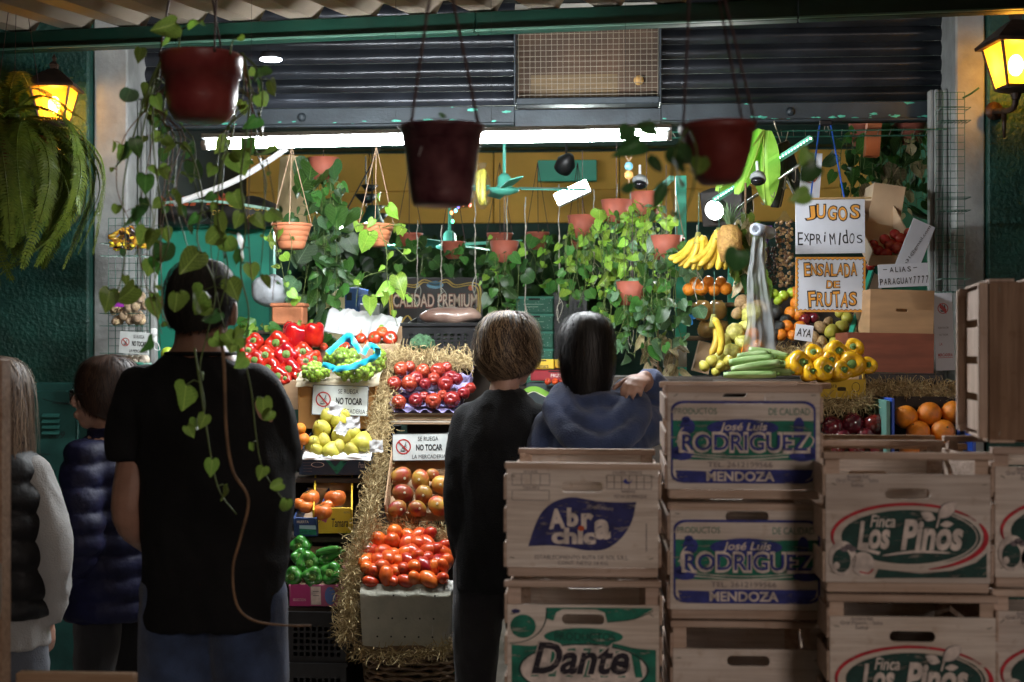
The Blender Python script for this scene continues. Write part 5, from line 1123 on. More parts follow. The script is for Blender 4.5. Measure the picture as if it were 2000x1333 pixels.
bk = thing('wicker_basket', 'wicker basket under the plum tomatoes, straw poking over its rim', 'basket', (xx.x, 5.10, at(0, 1420, 4.93).z)); M_wick = mat('wicker', (.20,.13,.075), .7, var=.35, vscale=30, orand=.2); hb = S(165, 4.93)
for k in range(16):
    z = hb*k/16+.008; pts = [((Wb/2-.012+.022*k/16)*math.copysign(abs(math.cos(a))**.7, math.cos(a)), (.15+.012*k/16)*math.copysign(abs(math.sin(a))**.7, math.sin(a)), z+.004*math.sin(a*14+k*math.pi)) for a in [i*2*math.pi/56 for i in range(57)]]
    MB().tube([Vector(p)*1.0+Vector((p[0]*.02*math.sin(i*math.pi/1.0+k*math.pi), p[1]*.03*(1 if (i+k) % 2 else -1), 0)) for i, p in enumerate(pts)], .0075, 5, cap=False).build('weave_row', M_wick, bk, True)
MB().tube([((Wb/2+.012)*math.copysign(abs(math.cos(a))**.7, math.cos(a)), .165*math.copysign(abs(math.sin(a))**.7, math.sin(a)), hb+.008) for a in [i*2*math.pi/40 for i in range(41)]], .012, 6, cap=False).build('rim', M_wick, bk, True)
# broccoli and black crate
t = thing('broccoli', 'green broccoli head in front of the black plastic crate', 'broccoli', at(824, 694, 5.68)); m = MB(); g2 = random.Random(2)
for k in range(130):
    a, b = g2.uniform(0, 6.28), math.acos(g2.uniform(-.25, 1)); rr = S(26, 5.68); q = Vector((math.sin(b)*math.cos(a), math.sin(b)*math.sin(a), math.cos(b)*.8))*rr*g2.uniform(.72, .86); m.ellipsoid(q+Vector((0,0,rr*.75)), (rr*.22,)*3, 8, 6)
me = remesh(m.mesh('b', M_black), .0028, 1, .3); me.materials.clear(); me.materials.append(mat('broccoli floret', (.045,.115,.05), .8, var=.5, vscale=90, bump=.9, bscale=320))
link('floret_head', me, t); MB().tube([(0,0,.0),(0,0,.035)], [.018,.022], 10).build('stalk', mat('stalk green', (.25,.36,.14), .6), t, True)
def black_crate(label, px0, px1, py0, py1, Y, dep, m_=None, rot=(0,0,0), name='plastic_crate', cells=(9, 5)):
    a, b = at(px0, py1, Y), at(px1, py1, Y); W = b.x-a.x; h = S(py1-py0, Y); m_ = m_ or M_black; t = thing(name, label, 'crate', ((a.x+b.x)/2, Y, a.z), rot)
    for nm, y in (('front_panel', 0), ('back_panel', dep)):
        holes = []
        for i in range(cells[0]):
            for j in range(cells[1]): x = -W/2+W*(.08+.84*(i+.5)/cells[0]); z = h*(.12+.66*(j+.5)/cells[1]); dx, dz = W*.84/cells[0]*.32, h*.66/cells[1]*.32; holes.append([(x-dx,z-dz),(x+dx,z-dz),(x+dx,z+dz),(x-dx,z+dz)])
        MB().plate([[(-W/2,0),(W/2,0),(W/2,h),(-W/2,h)]]+holes, .006).build(nm, m_, t, loc=(0,y,0))
    for s_ in (-1, 1): MB().bbox((s_*(W/2-.003), dep/2, h/2), (.006, dep-.006, h-.002), .001).build('side_panel', m_, t)
    MB().bbox((0, dep/2, .004), (W-.012, dep-.008, .006), .001).build('floor_panel', m_, t); MB().plate([[(-W/2-.006,h),(W/2+.006,h),(W/2+.006,h+.012),(-W/2-.006,h+.012)]], .012).build('rim', m_, t, loc=(0,-.006,0))
    return t
black_crate('black vented plastic crate behind the broccoli and apples', 786, 930, 636, 700, 5.76, .30, rot=(R(8), 0, R(-3)))
black_crate('black plastic crate on the ground behind the man, under the green peppers', 562, 676, 1200, 1295, 4.98, .36, cells=(8, 5))
black_crate('lowest black plastic crate under the green pepper stand', 562, 676, 1300, 1395, 4.97, .36, cells=(8, 5))
black_crate('green plastic crate showing as a sliver beside the wicker basket', 886, 940, 1262, 1340, 5.1, .3, mat('green plastic', (.03,.20,.09), .4, var=.2), cells=(4, 4))
# --- straw
straw('golden straw trailing down between the two produce stands', [(752,690,5.66),(748,760,5.50),(742,830,5.40),(738,900,5.30),(728,970,5.20),(712,1040,5.08),(690,1110,5.0),(684,1180,4.96),(676,1245,4.95)], [18,24,22,20,18,20,22,24,22], .02, 4200, seed=1, bulge=.03)
straw('golden straw heaped behind the apples under the black crate', [(770,700,5.62),(830,698,5.64),(920,706,5.62)], 16, .05, 1100, seed=2)
straw('straw sticking out round the plum tomatoes', [(706,1052,5.12),(760,1036,5.18),(830,1034,5.18),(882,1052,5.12)], 16, .03, 700, seed=3)
straw('straw hanging over the wicker basket rim', [(690,1268,4.95),(760,1278,4.93),(840,1274,4.93),(892,1255,4.95)], 8, .02, 420, seed=4)
# ---------------------------------------------------------------- right-hand display
stand('dark stepped stand under the yellow peppers, plums and oranges', 1405, 1895, [(960, 4.98), (786, 5.10), (742, 5.32)])
tray('yellow printed box of yellow peppers at the end of the counter', 1596, 1690, 742, 780, 5.02, .26, M_yel, tilt=10, rz=R(-8), art=lambda A: (A.text('black', 'Tamara', .25, .70, .32, .22, 1, bold=.01), A.poly('black', [oval(.80,.62,.085,.25,18), oval(.80,.62,.075,.22,18)], 1), A.poly(mat('box slot', (.05,.035,.01), .8), [rrect(.42, .42, .60, .62, .05)], 1)))
for px, py, r, ti in ((1556,712,25,-1.45),(1604,723,24,-1.55),(1629,688,22,-1.4),(1666,714,26,-1.6),(1590,694,19,-.9),(1670,682,19,-1.2),(1697,716,17,-1.2),(1580,730,18,-1.3),(1640,728,20,-1.3),(1618,706,18,-1.0)):
    o = fruit('yellow_pepper', px, py, slope(px, py, 5.0, 735, .8), r, 'bright yellow bell pepper beside the zucchini', 'pepper', 'yellow peppers by the zucchini', rot=(R(78)+U(-.2,.2), U(-.15,.15), U(-.5,.5)))
M_zuc = mat('zucchini skin', (.15,.27,.07), .4, col2=(.33,.46,.20), vscale=9, stretch=(1,9,9), orand=.15)
for a, b, c, d, r in ((1462,684,1541,698,9.5),(1424,709,1510,699,9.5),(1428,724,1523,709,10),(1413,733,1516,732,8),(1470,702,1548,716,9),(1440,697,1500,690,8),(1480,726,1546,728,8)): cuke(a, b, c, d, 5.0+.0015*(733-b), r, 'zucchini', 'pale green striped zucchini heaped left of the yellow peppers', 'zucchini', 'zucchini heap', M_zuc, .05, 6)
t = thing('counter_board', 'narrow wooden counter board under the zucchini and yellow peppers', 'counter', (at(1510, 745, 5.0).x, 4.94, at(1510, 760, 5.0).z)); MB().bbox((0,.12,.012), (S(210,5.0), .26, .02), .002).build('board', M_w3, t)
M_or = 'orange in the blue-sided crate at lower right'
for px, py, r in ((1769,815,23),(1815,809,23.5),(1862,807,23.5),(1793,845,23.5),(1842,843,23.5),(1776,877,20),(1812,878,20),(1850,880,20),(1765,930,20)): fruit('orange', px, py, slope(px, py, 4.9, 900, .5), r, M_or, 'orange', 'oranges in the blue-sided crate')
for px, py, r in ((1625,835,23),(1665,828,22),(1708,832,23),(1645,856,20),(1690,854,20),(1632,878,17),(1672,878,17),(1716,878,18),(1722,930,18),(1690,932,17)): fruit('plum', px, py, slope(px, py, 4.9, 900, .5), r, 'dark red plum in the shadowed crate left of the oranges', 'plum', 'dark plums left of the oranges')
t = thing('fruit_bin', 'blue and green sided bin dividing the plums from the oranges', 'bin', (at(1742, 945, 4.86).x, 4.86, at(1742, 960, 4.86).z))
MB().bbox((0,.09,S(88,5)), (.010,.22,S(172,5)), .002).build('divider', mat('blue board', (.02,.08,.45), .4), t); MB().bbox((-.016,.09,S(86,5)), (.014,.22,S(168,5)), .002).build('divider', mat('green board', (.10,.24,.20), .5), t)
MB().bbox((S(148,5),.09,S(88,5)), (.012,.22,S(172,5)), .002).build('side_panel', mat('blue board', (.02,.08,.45), .4), t); MB().bbox((0.04,.20,S(88,5)), (S(290,5),.012,S(172,5)), .002).build('back_panel', M_stand, t); MB().bbox((0.0,.10,.004), (S(280,5),.2,.008), .002).build('floor_panel', M_stand, t)
t = thing('black_tray', 'black tray edge above the straw, under the brown boxes at right', 'tray', (at(1765, 745, 5.15).x, 5.15, at(1765, 748, 5.15).z)); MB().bbox((0,.1,.016), (S(150,5.15),.22,.03), .003).build('tray_body', M_black, t)
straw('straw band between the brown boxes and the oranges', [(1690,768,5.08),(1740,762,5.08),(1800,763,5.08),(1885,768,5.08)], 8, .05, 1500, seed=11, bulge=.02)
straw('straw fringe hanging below the yellow pepper box', [(1606,790,4.99),(1650,794,4.99),(1700,786,4.99)], 9, .03, 420, seed=12)
# boxes on the right
YB = 5.55
def wbox(label, px0, px1, py0, py1, Y, m_, hole=None, rot=(0,0,0), dep=.25, name='cardboard_box'):
    a, b = at(px0, py1, Y), at(px1, py1, Y); W = b.x-a.x; h = S(py1-py0, Y); t = thing(name, label, 'box', ((a.x+b.x)/2, Y, a.z), rot); lp = [[(-W/2,0),(W/2,0),(W/2,h),(-W/2,h)]]
    if hole: lp.append(rrect(hole[0]*W-.022, hole[1]*h-.006, hole[0]*W+.022, hole[1]*h+.006, .005))
    MB().plate(lp, .007).build('front_panel', m_, t); MB().plate(lp[:1], .007).build('back_panel', m_, t, loc=(0,dep,0))
    for s_ in (-1, 1): MB().bbox((s_*(W/2-.004), dep/2+.004, h/2), (.007, dep-.008, h), .001).build('side_panel', m_, t)
    MB().bbox((0, dep/2, .006), (W-.01, dep-.01, .006), .001).build('floor_panel', m_, t); return t
wbox('light brown wooden box with a slot handle under the alias sign', 1697, 1824, 568, 655, 5.5, mat('light box wood', (.50,.30,.15), .6, var=.15, vscale=4, stretch=(1,1,5)), (.0, .55), rot=(0, R(1.5), R(4)))
wbox('reddish brown wooden box below the light one, over the black tray', 1655, 1824, 652, 728, 5.45, mat('red brown wood', (.22,.06,.03), .6, var=.25, vscale=4, stretch=(1,1,6)), rot=(0, R(1), R(2)))
# plums crate tilted above
tb = tray('tilted wooden box of red plums above the alias sign', 1692, 1790, 500, 520, 5.75, .34, mat('slat box wood', (.46,.32,.20), .7, var=.15, vscale=7), tilt=42, side=.07, rz=R(14))
for px, py, r in ((1712,510,11),(1730,498,13),(1752,484,13),(1772,470,12),(1715,490,11),(1738,478,12),(1758,466,12),(1775,455,10),(1706,478,10),(1728,468,11),(1748,458,11),(1700,520,9)): fruit('red_onion', px, py, 5.78-.0006*(py-500), r, 'glossy red plum in the tilted box above the alias sign', 'plum', 'red plums in the tilted box', part=False)
wbox('upright pale cardboard carton behind the juice sign', 1690, 1752, 362, 470, 5.95, M_cardin, rot=(0, R(9), 0), dep=.2)
# slanted teal-edged box and fruit slope
t = thing('slanted_board', 'teal edged board holding the fruit slope, right of the fruit salad sign', 'board', at(1650, 702, 5.55)); a, b = at(1645, 705, 5.52)-t.location, at(1702, 528, 5.95)-t.location
MB().tube([a, b], .012, 4).build('edge', M_teal, t); MB().add([a+Vector((.012,0,-.01)), b+Vector((.012,0,-.01)), b+Vector((.05,0,-.04)), a+Vector((.06,0,-.05))], [(0,1,2,3)]).build('side_panel', mat('pale board', (.55,.5,.42), .7), t)
MB().add([a+Vector((-.42,.22,-.06)), a+Vector((.01,.22,-.06)), b+Vector((.0,.2,-.07)), b+Vector((-.42,.2,-.07))], [(0,1,2,3)]).build('slope_panel', M_stand, t)
def sl(py): return 5.72+(700-py)*.0019
def heap(kind, pts, lb, cat, grp, **k):
    for px, py, r in pts: fruit(kind, px, py, sl(py)-.06, r, lb, cat, grp, **k)
heap('avocado', ((1515,610,16),(1522,640,14),(1510,655,13),(1535,625,12),(1500,628,12)), 'black avocado on the slope left of the fruit salad sign', 'avocado', 'avocados on the fruit slope')
heap('orange', ((1545,612,14),(1556,592,13),(1537,638,13),(1562,640,13),(1553,572,12),(1560,616,12),(1525,655,12),(1548,655,11)), 'small orange on the slope behind the fruit salad sign', 'orange', 'small oranges on the fruit slope')
heap('plum', ((1572,625,12),(1580,605,12),(1566,655,12),(1578,645,12),(1590,622,11)), 'dark plum on the slope behind the fruit salad sign', 'plum', 'plums on the fruit slope')
heap('potato', ((1590,660,13),(1602,640,12),(1605,668,12),(1618,628,10),(1596,680,11),(1582,676,10)), 'brown passion fruit in straw under the fruit salad sign', 'fruit', 'brown fruit on the slope')
heap('pear', ((1625,648,15),(1645,640,14),(1632,672,13),(1655,622,12),(1640,612,10),(1612,690,12)), 'yellow-green pear at the foot of the teal edged slope', 'pear', 'pears on the fruit slope')
straw('straw lining the foot of the fruit slope', [(1500,690,5.45),(1560,694,5.42),(1620,700,5.42)], 12, .04, 700, seed=13)
# counter pile: bananas, squash, mangoes under the plastic bag
heap('squash', ((1410,668,19),(1436,650,20),(1428,690,20),(1452,672,18),(1405,700,14),(1470,615,22),(1458,640,16),(1440,712,14),(1418,712,12)), 'pale yellow-green squash heaped beside the hanging plastic bag', 'squash', 'squash heap by the plastic bag')
heap('orange', ((1462,690,17),(1470,655,15),(1452,715,15),(1480,676,13)), 'orange-yellow fruit between the squash and the plastic bag', 'fruit', 'yellow fruit by the plastic bag')
def banana_mesh():
    q = spline([(0,0,1),(.10,0,.8),(.22,0,.3),(.20,0,-.3),(.02,0,-.8),(-.08,0,-1)], 5); k = len(q)-1
    return MB().tube(q, [.05+.135*min(1, math.sin(math.pi*min(.97, max(.03, i/k)))*1.7) if .1 < i/k < .94 else .06 for i in range(k+1)], 8).mesh('banana', mat('banana skin', (.68,.47,.05), .45, var=.12, vscale=4, orand=.15), True)
BAN = banana_mesh()
def bananas(label, cx, cy, Y, n, L_, spread, base, col=None, tw=0):
    t = thing('banana_bunch', label, 'bananas', at(cx, cy, Y))
    for k in range(n):
        a = base+spread*(k-(n-1)/2)/max(1, n-1)
        link('banana', BAN, t, (math.sin(a)*L_*.55+.012*(k-n/2)*tw, -.01*(k % 2), -L_*.5*math.cos(a)*.6), (U(-.2,.2), -a+U(-.05,.05), R(90)*tw+U(-.3,.3)), L_*.62)
    MB().tube([(0,0,0),(.005,.01,.05)], [.016,.010], 8).build('stalk', mat('banana stalk', (.25,.24,.06), .7), t, True)
    if True: MB().tube([(.005,.01,.05),(.01,.05,.22)], .002, 4).build('string', M_wireg, t)
bananas('yellow banana bunch hanging at left end, above the plant leaves', 1362, 478, 5.9, 7, .115, 1.2, -.35, tw=.4)
bananas('brightly lit banana bunch hanging just under the flood light', 1402, 470, 5.86, 8, .13, 1.5, .1, tw=.3)
bananas('pair of yellow bananas propped on the squash', 1392, 640, 5.6, 2, .12, .25, .1)
# sacks, nuts and hanging bags
M_nut = mat('mixed nuts', (.36,.20,.08), .55, var=.3, vscale=2, orand=.45)
def nutbag(label, px, py0, py1, wpx, Y, m_, n=3):
    a = at(px, py1, Y); h = S(py1-py0, Y); W = S(wpx, Y); t = thing('snack_bag', label, 'bag', a); 
    g = random.Random(int(px)); nm = MB().ellipsoid((0,0,0), (1,.8,1.25), 8, 6).mesh('nut', m_, True)
    for k in range(150):
        q = math.sqrt(g.uniform(.25, 1)); a_ = g.uniform(math.pi, 2*math.pi); link('nut', nm, t, (W*.47*q*math.cos(a_), W*.32*q*math.sin(a_), h*g.uniform(.04, .95)), (g.uniform(-3,3), g.uniform(-3,3), 0), W*g.uniform(.07, .11))
    MB().lathe([(W*.2,0),(W*.54,h*.06),(W*.56,h*.5),(W*.54,h*.94),(W*.25,h*1.0),(W*.1,h*1.08)], 18, fn=lambda p, q, u: Vector((p.x*(1+.05*math.sin(q*7+u*9)), p.y*.78, p.z))).build('plastic_film', M_film, t, True)
nutbag('long clear bag of mixed nuts hanging left of the juice sign', 1532, 425, 565, 34, 6.0, M_nut, 4)
nutbag('clear bag of dark nuts beside the purple ribbon', 1506, 480, 560, 22, 6.02, mat('dark nuts', (.13,.07,.045), .5, var=.3, vscale=2, orand=.45), 3)
# plastic bag roll with hanging bag
t = thing('bag_roll', 'white plastic bag roll with one long bag hanging down over the zucchini', 'plastic bag', at(1482, 690, 5.4)); o = t.location; h = S(235, 5.4)
MB().lathe([(.012,-.07),(.024,-.07),(.024,.07),(.012,.07),(.012,-.07)], 20, mx=Matrix.Translation((.02,.05,h+.006)) @ Matrix.Rotation(R(-28),4,'Z') @ Matrix.Rotation(R(88),4,'X')).build('roll', mat('bag roll white', (.36,.40,.46), .35, var=.2, vscale=20), t, True)
m = MB().grid(lambda u, v: Vector(((u-.5)*(.125-.085*v)+.006*math.sin(v*7)+.004*noise.noise((v*6, u*3, 4)), (.008*math.sin(u*11+v*3)+.002*math.sin(u*31+v*5))*(1-.4*v)+.010*noise.noise((u*6, v*8, 2)), v*h+.004*math.sin(u*9))), 40, 30)
m.build('hanging_bag', filmmat('milky film', (.30,.32,.32), .40, .35), t, True)
# purple ribbon
o = MB().grid(lambda u, v: Vector(((u-.5)*.02+.03*v-.012*math.sin(v*5), .008*math.sin(v*12+u*2), v*.22)), 3, 16).build('ribbon', mat('purple ribbon', (.22,.12,.48), .4, var=.2), None, True, at(1484, 545, 5.98)); tag(o, 'purple ribbon hanging between the bag roll and the nut bags', 'ribbon')
# sneakers
M_sho = mat('shoe fabric', (.03,.03,.034), .7, var=.3); M_sole = mat('shoe sole', (.02,.02,.02), .6, bump=.6, bscale=200); M_str = mat('shoe cream', (.55,.50,.38), .6)
for k, (px, py, rz, lb) in enumerate(((1522,352,R(8),'dark sneaker hanging sole out, nearer the flood light'),(1542,330,R(-22),'dark sneaker with pale stripes hanging beside its pair'))):
    t = thing('sneaker', lb, 'shoe', at(px, py, 6.05), (R(5), rz, R(15 if k else -25)), 'pair of hanging sneakers'); L_ = .115
    def shp(z, f): return .03*f*(1-.30*abs(z)**3)*(1.0+.18*z)
    MB().loft([ring(L_*z, shp(z, 1), .008, 0, -.022, 20) for z in (-1,-.9,-.6,-.2,.2,.6,.9,1)]).build('sole', M_sole, t, True)
    MB().loft([ring(L_*z*.96, shp(z, .93), .012+.020*(1 if z < .2 else 1-.6*(z-.2)), 0, .0, 20) for z in (-1,-.9,-.6,-.2,.2,.6,.9,1)]).build('upper', M_sho, t, True)
    for q in range(3): MB().bbox((.027,.0,-.03+q*.022), (.006,.04,.008), .001).build('stripe', M_str, t)
    MB().loft([ring(L_*z, shp(z, 1.05), .004, 0, -.012, 20) for z in (-1,-.6,0,.6,1)]).build('sole_rim', M_str, t, True)
    MB().tube([(0,.0,L_*.8),(.01,.02,L_*1.8)], .002, 4).build('lace', M_str, t)
# --- hand-lettered paper signs
ORG = mat('marker orange', (.78,.34,.05), .6); PAP = mat('paper white', (.66,.68,.74), .55, var=.05, vscale=10, bump=.15, bscale=12); PAPIN = TXT
def d_jugos(A):
    for k, (c, x) in enumerate(zip('JUGOS', (.22,.37,.53,.68,.86))):
        ro = .09*math.sin(k*2.3+1); vz = .75+.025*math.sin(k*1.7); A.text(TXT, c, x, vz, .125, .25, 1, bold=.05, ref=0, rot=ro); A.text(ORG, c, x, vz, .115, .235, 2, bold=.015, ref=0, rot=ro)
    for k, (c, x, hh) in enumerate(zip('ExPRiMIdOS', (.07,.16,.24,.335,.42,.53,.635,.71,.81,.92), (.24,.13,.2,.2,.2,.2,.2,.24,.22,.17))): A.text(TXT, c, x, .28+.025*math.sin(k*2), (.075 if c not in 'iI' else .02)*(1+.15*math.sin(k*3.1)), hh*(1+.14*math.sin(k*1.3)), 1, rot=.10*math.sin(k*2.9))
def d_ens(A):
    for s_, v, x0, x1, hh in (('ENSALADA', .77, .12, .88, .22), ('DE', .50, .44, .64, .13), ('FRUTAS', .23, .18, .88, .26)):
        n = len(s_)
        for k, c in enumerate(s_):
            x = x0+(x1-x0)*(k+.5)/n; ro = .08*math.sin(k*2.1+v*9); vz = v+.016*math.sin(k*3); hq = hh*(1+.10*math.sin(k*1.9+2)); A.text(TXT, c, x, vz, (x1-x0)/n*.84, hq, 1, bold=.05, ref=0, rot=ro); A.text(ORG, c, x, vz, (x1-x0)/n*.76, hq*.93, 2, bold=.012, ref=0, rot=ro)
    nz = 30; asp = A.w/A.h
    zz = [(.015+.97*i/nz, .03 if i % 2 else .055) for i in range(nz+1)]; A.poly(ORG, [[(0,0),(1,0)]+[(x, z) for x, z in zz[::-1]]], 1); A.poly(ORG, [[(0,1)]+[(x, 1-z) for x, z in zz]+[(1,1)]], 1)
    zz = [(.025 if i % 2 else .045, .05+.9*i/22) for i in range(23)]; A.poly(ORG, [[(0,0.05)]+zz+[(0,.95)]], 1); A.poly(ORG, [[(1,.05)]+[(1-x, z) for x, z in zz]+[(1,.95)]], 1)
    for i in range(nz): pass
    A.line(TXT, [(.015+.97*i/nz, .03 if i % 2 else .055) for i in range(nz+1)], .008, 2); A.line(TXT, [(.015+.97*i/nz, .97 if i % 2 else .945) for i in range(nz+1)], .008, 2)
    A.line(TXT, zz, .006, 2); A.line(TXT, [(1-x, z) for x, z in zz], .006, 2)
YG = 5.62
sj = sign('white hand lettered juice sign hung on blue cords from the shutter', 1554, 1690, 391, 496, YG, d_jugos, (0, R(-.5), 0), 'paper_sign', PAP, .003)
sign('white hand lettered fruit salad sign with orange zigzag border, below the juice sign', 1553, 1690, 504, 610, YG, d_ens, (0, R(.3), 0), 'paper_sign', PAP, .003)
W = S(136, YG); h = S(105, YG)
MB().tube([(-W/2-.01,-.004,h+.002),(W/2+.02,-.004,h+.002)], .004, 6).build('stick', mat('stick wood', (.5,.33,.15), .7), sj)
CORD = mat('blue cord', (.02,.12,.62), .5)
a = at(1612, 243, 6.10); o = sj.location
for x, q in ((-.075, (1603, 246)), (.055, (1625, 246))): MB().tube([(x,-.002,h), at(*q, 6.08)-o], .0032, 6).build('cord', CORD, sj)
t = thing('binder_clip', 'black binder clip holding the blue cords at the shutter rail', 'clip', at(1613, 250, 6.09)); MB().bbox((0,0,.02), (.055,.02,.025), .006).build('clip_body', M_black, t); MB().tube(spline([(-.006,-.012,.006),(-.008,-.014,-.012),(0,-.014,-.02),(.008,-.014,-.012),(.006,-.012,.006)]), .0016, 5).build('clip_handle', M_wire, t)
def d_alias(A):
    A.line(TXT, [(.10,.78),(.18,.78)], .03, 1); A.line(TXT, [(.70,.80),(.78,.82)], .03, 1)
    for c, x, w_ in (('A',.27,.08),('L',.37,.055),('i',.44,.02),('A',.51,.08),('S',.62,.07)): A.text(TXT, c, x, .76, w_, .22, 1, bold=.01)
    n = 12
    for k, c in enumerate('PARAGUAY7777'): A.text(TXT, c, .055+.91*k/11, .25+.012*k/2*.6, .062 if k < 8 else .05, .27 if k < 8 else .33, 1, bold=.012, shear=0 if k < 8 else .2)
sign('white hand written alias sign tucked on the light brown box', 1716, 1816, 516, 561, 5.44, d_alias, (R(-4), R(-2.5), R(4)), 'paper_sign', PAP, .002)
sl_ = sign('clear sleeve with a slanted printed mail address above the alias sign', 1742, 1790, 425, 535, 5.52, lambda A: A.text(TXT, 'rian31@gmail.com', .55, .50, 2.3, .07, 1, rot=R(79)), (R(-8), R(24), R(6)), 'paper_sign', PAP, .002)
def d_tag(A): A.text(TXT, 'AYA', .5, .5, .8, .5, 1, bold=.01, shear=.1)
sign('small white price card lettered by hand, stuck in the straw under the fruit salad sign', 1551, 1586, 634, 666, 5.36, d_tag, (R(-12), R(8), 0), 'paper_sign', PAP, .002)
def d_long(A):
    no_touch(A, .5, .80, .28, A.w/A.h); A.text('grey', 'POR FAVOR', .48, .55, .55, .025, 1); A.text('grey', 'NO TOCAR', .48, .46, .45, .025, 1); A.text(RED, 'LA', .32, .34, .14, .035, 1); A.text(RED, 'MERCADERIA', .52, .20, .75, .04, 1, bold=.02); A.line(RED, [(.14,.165),(.9,.165)], .006, 1)
sign('long white no touching notice hanging from the wire rack at right', 1828, 1866, 575, 724, 5.6, d_long, (R(-2), R(-2), R(3)), 'paper_sign', PAP, .002)
def d_half(A): no_touch(A, .5, .5, .32, A.w/A.h)
sign('white notice with red prohibition circle half hidden above the juice sign', 1560, 1600, 300, 392, 6.0, d_half, (0, R(4), 0), 'paper_sign', PAP, .002)
# --- wire racks on the pillars
def wire_rack(label, px0, px1, py0, py1, Y, dep, cols, rows, shelves, bump_=0):
    a, b = at(px0, py1, Y), at(px1, py1, Y); W = b.x-a.x; h = S(py1-py0, Y); t = thing('wire_rack', label, 'wire rack', ((a.x+b.x)/2, Y, a.z))
    mv = MB().tube([(0,0,0),(0,0,h)], .0016, 4).mesh('wire', M_wireg); mh = MB().tube([(-W/2,0,0),(W/2,0,0)], .0016, 4).mesh('wire', M_wireg); md = MB().tube([(0,0,0),(0,-dep,0)], .0016, 4).mesh('wire', M_wireg)
    for i in range(cols+1): link('wire', mv, t, (-W/2+W*i/cols, 0, 0))
    for j in range(rows+1): link('wire', mh, t, (0, .002, h*j/rows))
    for z in shelves:
        for i in range(cols*2+1): link('wire', md, t, (-W/2+W*i/cols/2, 0, h*z))
        for y in (-dep*.5, -dep): link('wire', mh, t, (0, y, h*z)); link('wire', mh, t, (0, y, h*z+.05))
        for s_ in (-1, 1): link('wire', md, t, (s_*W/2, 0, h*z+.05))
    return t
wire_rack('green wire rack with small shelves hanging on the right pillar', 1828, 1884, 188, 572, 5.8, .10, 4, 28, (0, .40, .84))
tag(MB().tube(spline([at(1880,192,5.78), at(1895,184,5.78), at(1912,172,5.78)]), .004, 5).build('wall_hook', M_wireg), 'dark wall hook at the top of the right wire rack', 'hook')
wire_rack('green wire rack on the left pillar holding chillies and mushrooms', 212, 292, 420, 720, 5.75, .10, 6, 20, (.02, .28, .74))
g3 = random.Random(21)
def bagged(label, kind, px0, px1, py0, py1, Y, n, r, grp, cat):
    t = thing('produce_bag', label, cat, at((px0+px1)/2, py1, Y)); o = t.location; me = fm(kind)[0]
    for k in range(n): link(kind, me, t, at(g3.uniform(px0+r, px1-r), g3.uniform(py0+r, py1-r), Y-g3.uniform(0, .05))-o, (g3.uniform(-3,3), g3.uniform(-3,3), g3.uniform(-3,3)), S(r*g3.uniform(.8,1.2), Y))
    c = at((px0+px1)/2, (py0+py1)/2, Y-.02)-o; m = MB().ellipsoid((0,0,0), (S((px1-px0)/2+3, Y), .07, S((py1-py0)/2+3, Y)), 20, 12); m.v = [tuple(Vector(v)*(1+.12*noise.noise((v[0]*25+px0, v[1]*25, v[2]*25)))+c) for v in m.v]; m.build('plastic_bag', M_film, t, True); return t
bagged('clear bag of orange and yellow chillies on the left wire rack', 'chilli', 206, 296, 436, 498, 5.70, 70, 11, '', 'bag')
tm_ = bagged('clear bag of mushrooms with a purple label on the left wire rack', 'mushroom', 212, 290, 560, 640, 5.70, 60, 9, '', 'bag')
MB().grid(lambda u, v: Vector(((u-.5)*.075, -.105-.008*math.sin(u*3), .085+(v-.5)*.05)), 6, 4).build('bag_label', mat('purple label', (.28,.02,.32), .4), tm_, True, (-.02, 0, .02))
sign('small no tocar sign hung on the left wire rack above the eggs', 231, 291, 648, 692, 5.62, d_ruega(), (0, R(4), R(-3)))
t = thing('egg_tray', 'green tray of pale eggs at the foot of the left wire rack', 'egg tray', at(258, 725, 5.68)); MB().bbox((0,0,.018), (S(66,5.68),.12,.035), .008).build('tray_body', mat('egg tray green', (.04,.22,.16), .5), t)
for k in range(10): link('egg', fm('egg')[0], t, (-.052+.026*(k % 5), -.03+.045*(k//5), .045), (0, U(-.3,.3), 0), .021)
fruit('lime', 328, 692, 5.6, 15, 'single bright green apple left of the man\'s neck', 'apple', None, part=False)
t = thing('plug_adapter', 'small white plug with looped cord beside the left rack', 'plug', at(300, 668, 5.7)); MB().bbox((0,0,.025), (.026,.02,.06), .005).build('plug_body', M_white, t); MB().tube(spline([(0,0,-.005),(.006,0,-.03),(.025,0,-.032),(.02,0,-.01),(.008,0,.0)]), .002, 5).build('cord', M_white, t)
heap('potato', ((1452,560,13),(1470,575,13),(1448,590,14),(1480,598,13),(1462,604,14),(1490,575,12),(1440,612,12),(1476,552,11),(1496,604,11)), 'brown yam piled behind the top of the plastic bag', 'yam', 'yams behind the plastic bag')
heap('lime', ((1512,574,10),(1530,578,11),(1548,572,11),(1560,582,9),(1520,588,9)), 'bright green lime on the slope below the nut bags', 'lime', 'limes on the fruit slope', part=False)
for px, py, r in ((1390,706,12),(1406,716,12),(1424,706,12),(1440,718,11),(1376,716,11),(1398,726,10),(1456,726,10)): fruit('pear', px, py, 5.45, r, 'pale green quince in front of the squash heap', 'quince', 'quinces before the squash')
for px, py, r in ((1346,562,13),(1370,560,14),(1395,562,13),(1418,560,13),(1358,548,11),(1384,546,11),(1408,547,11)): fruit('orange', px, py+4, 6.05, r, 'orange lying on the teal shelf under the hanging bananas', 'orange', 'oranges on the teal shelf')
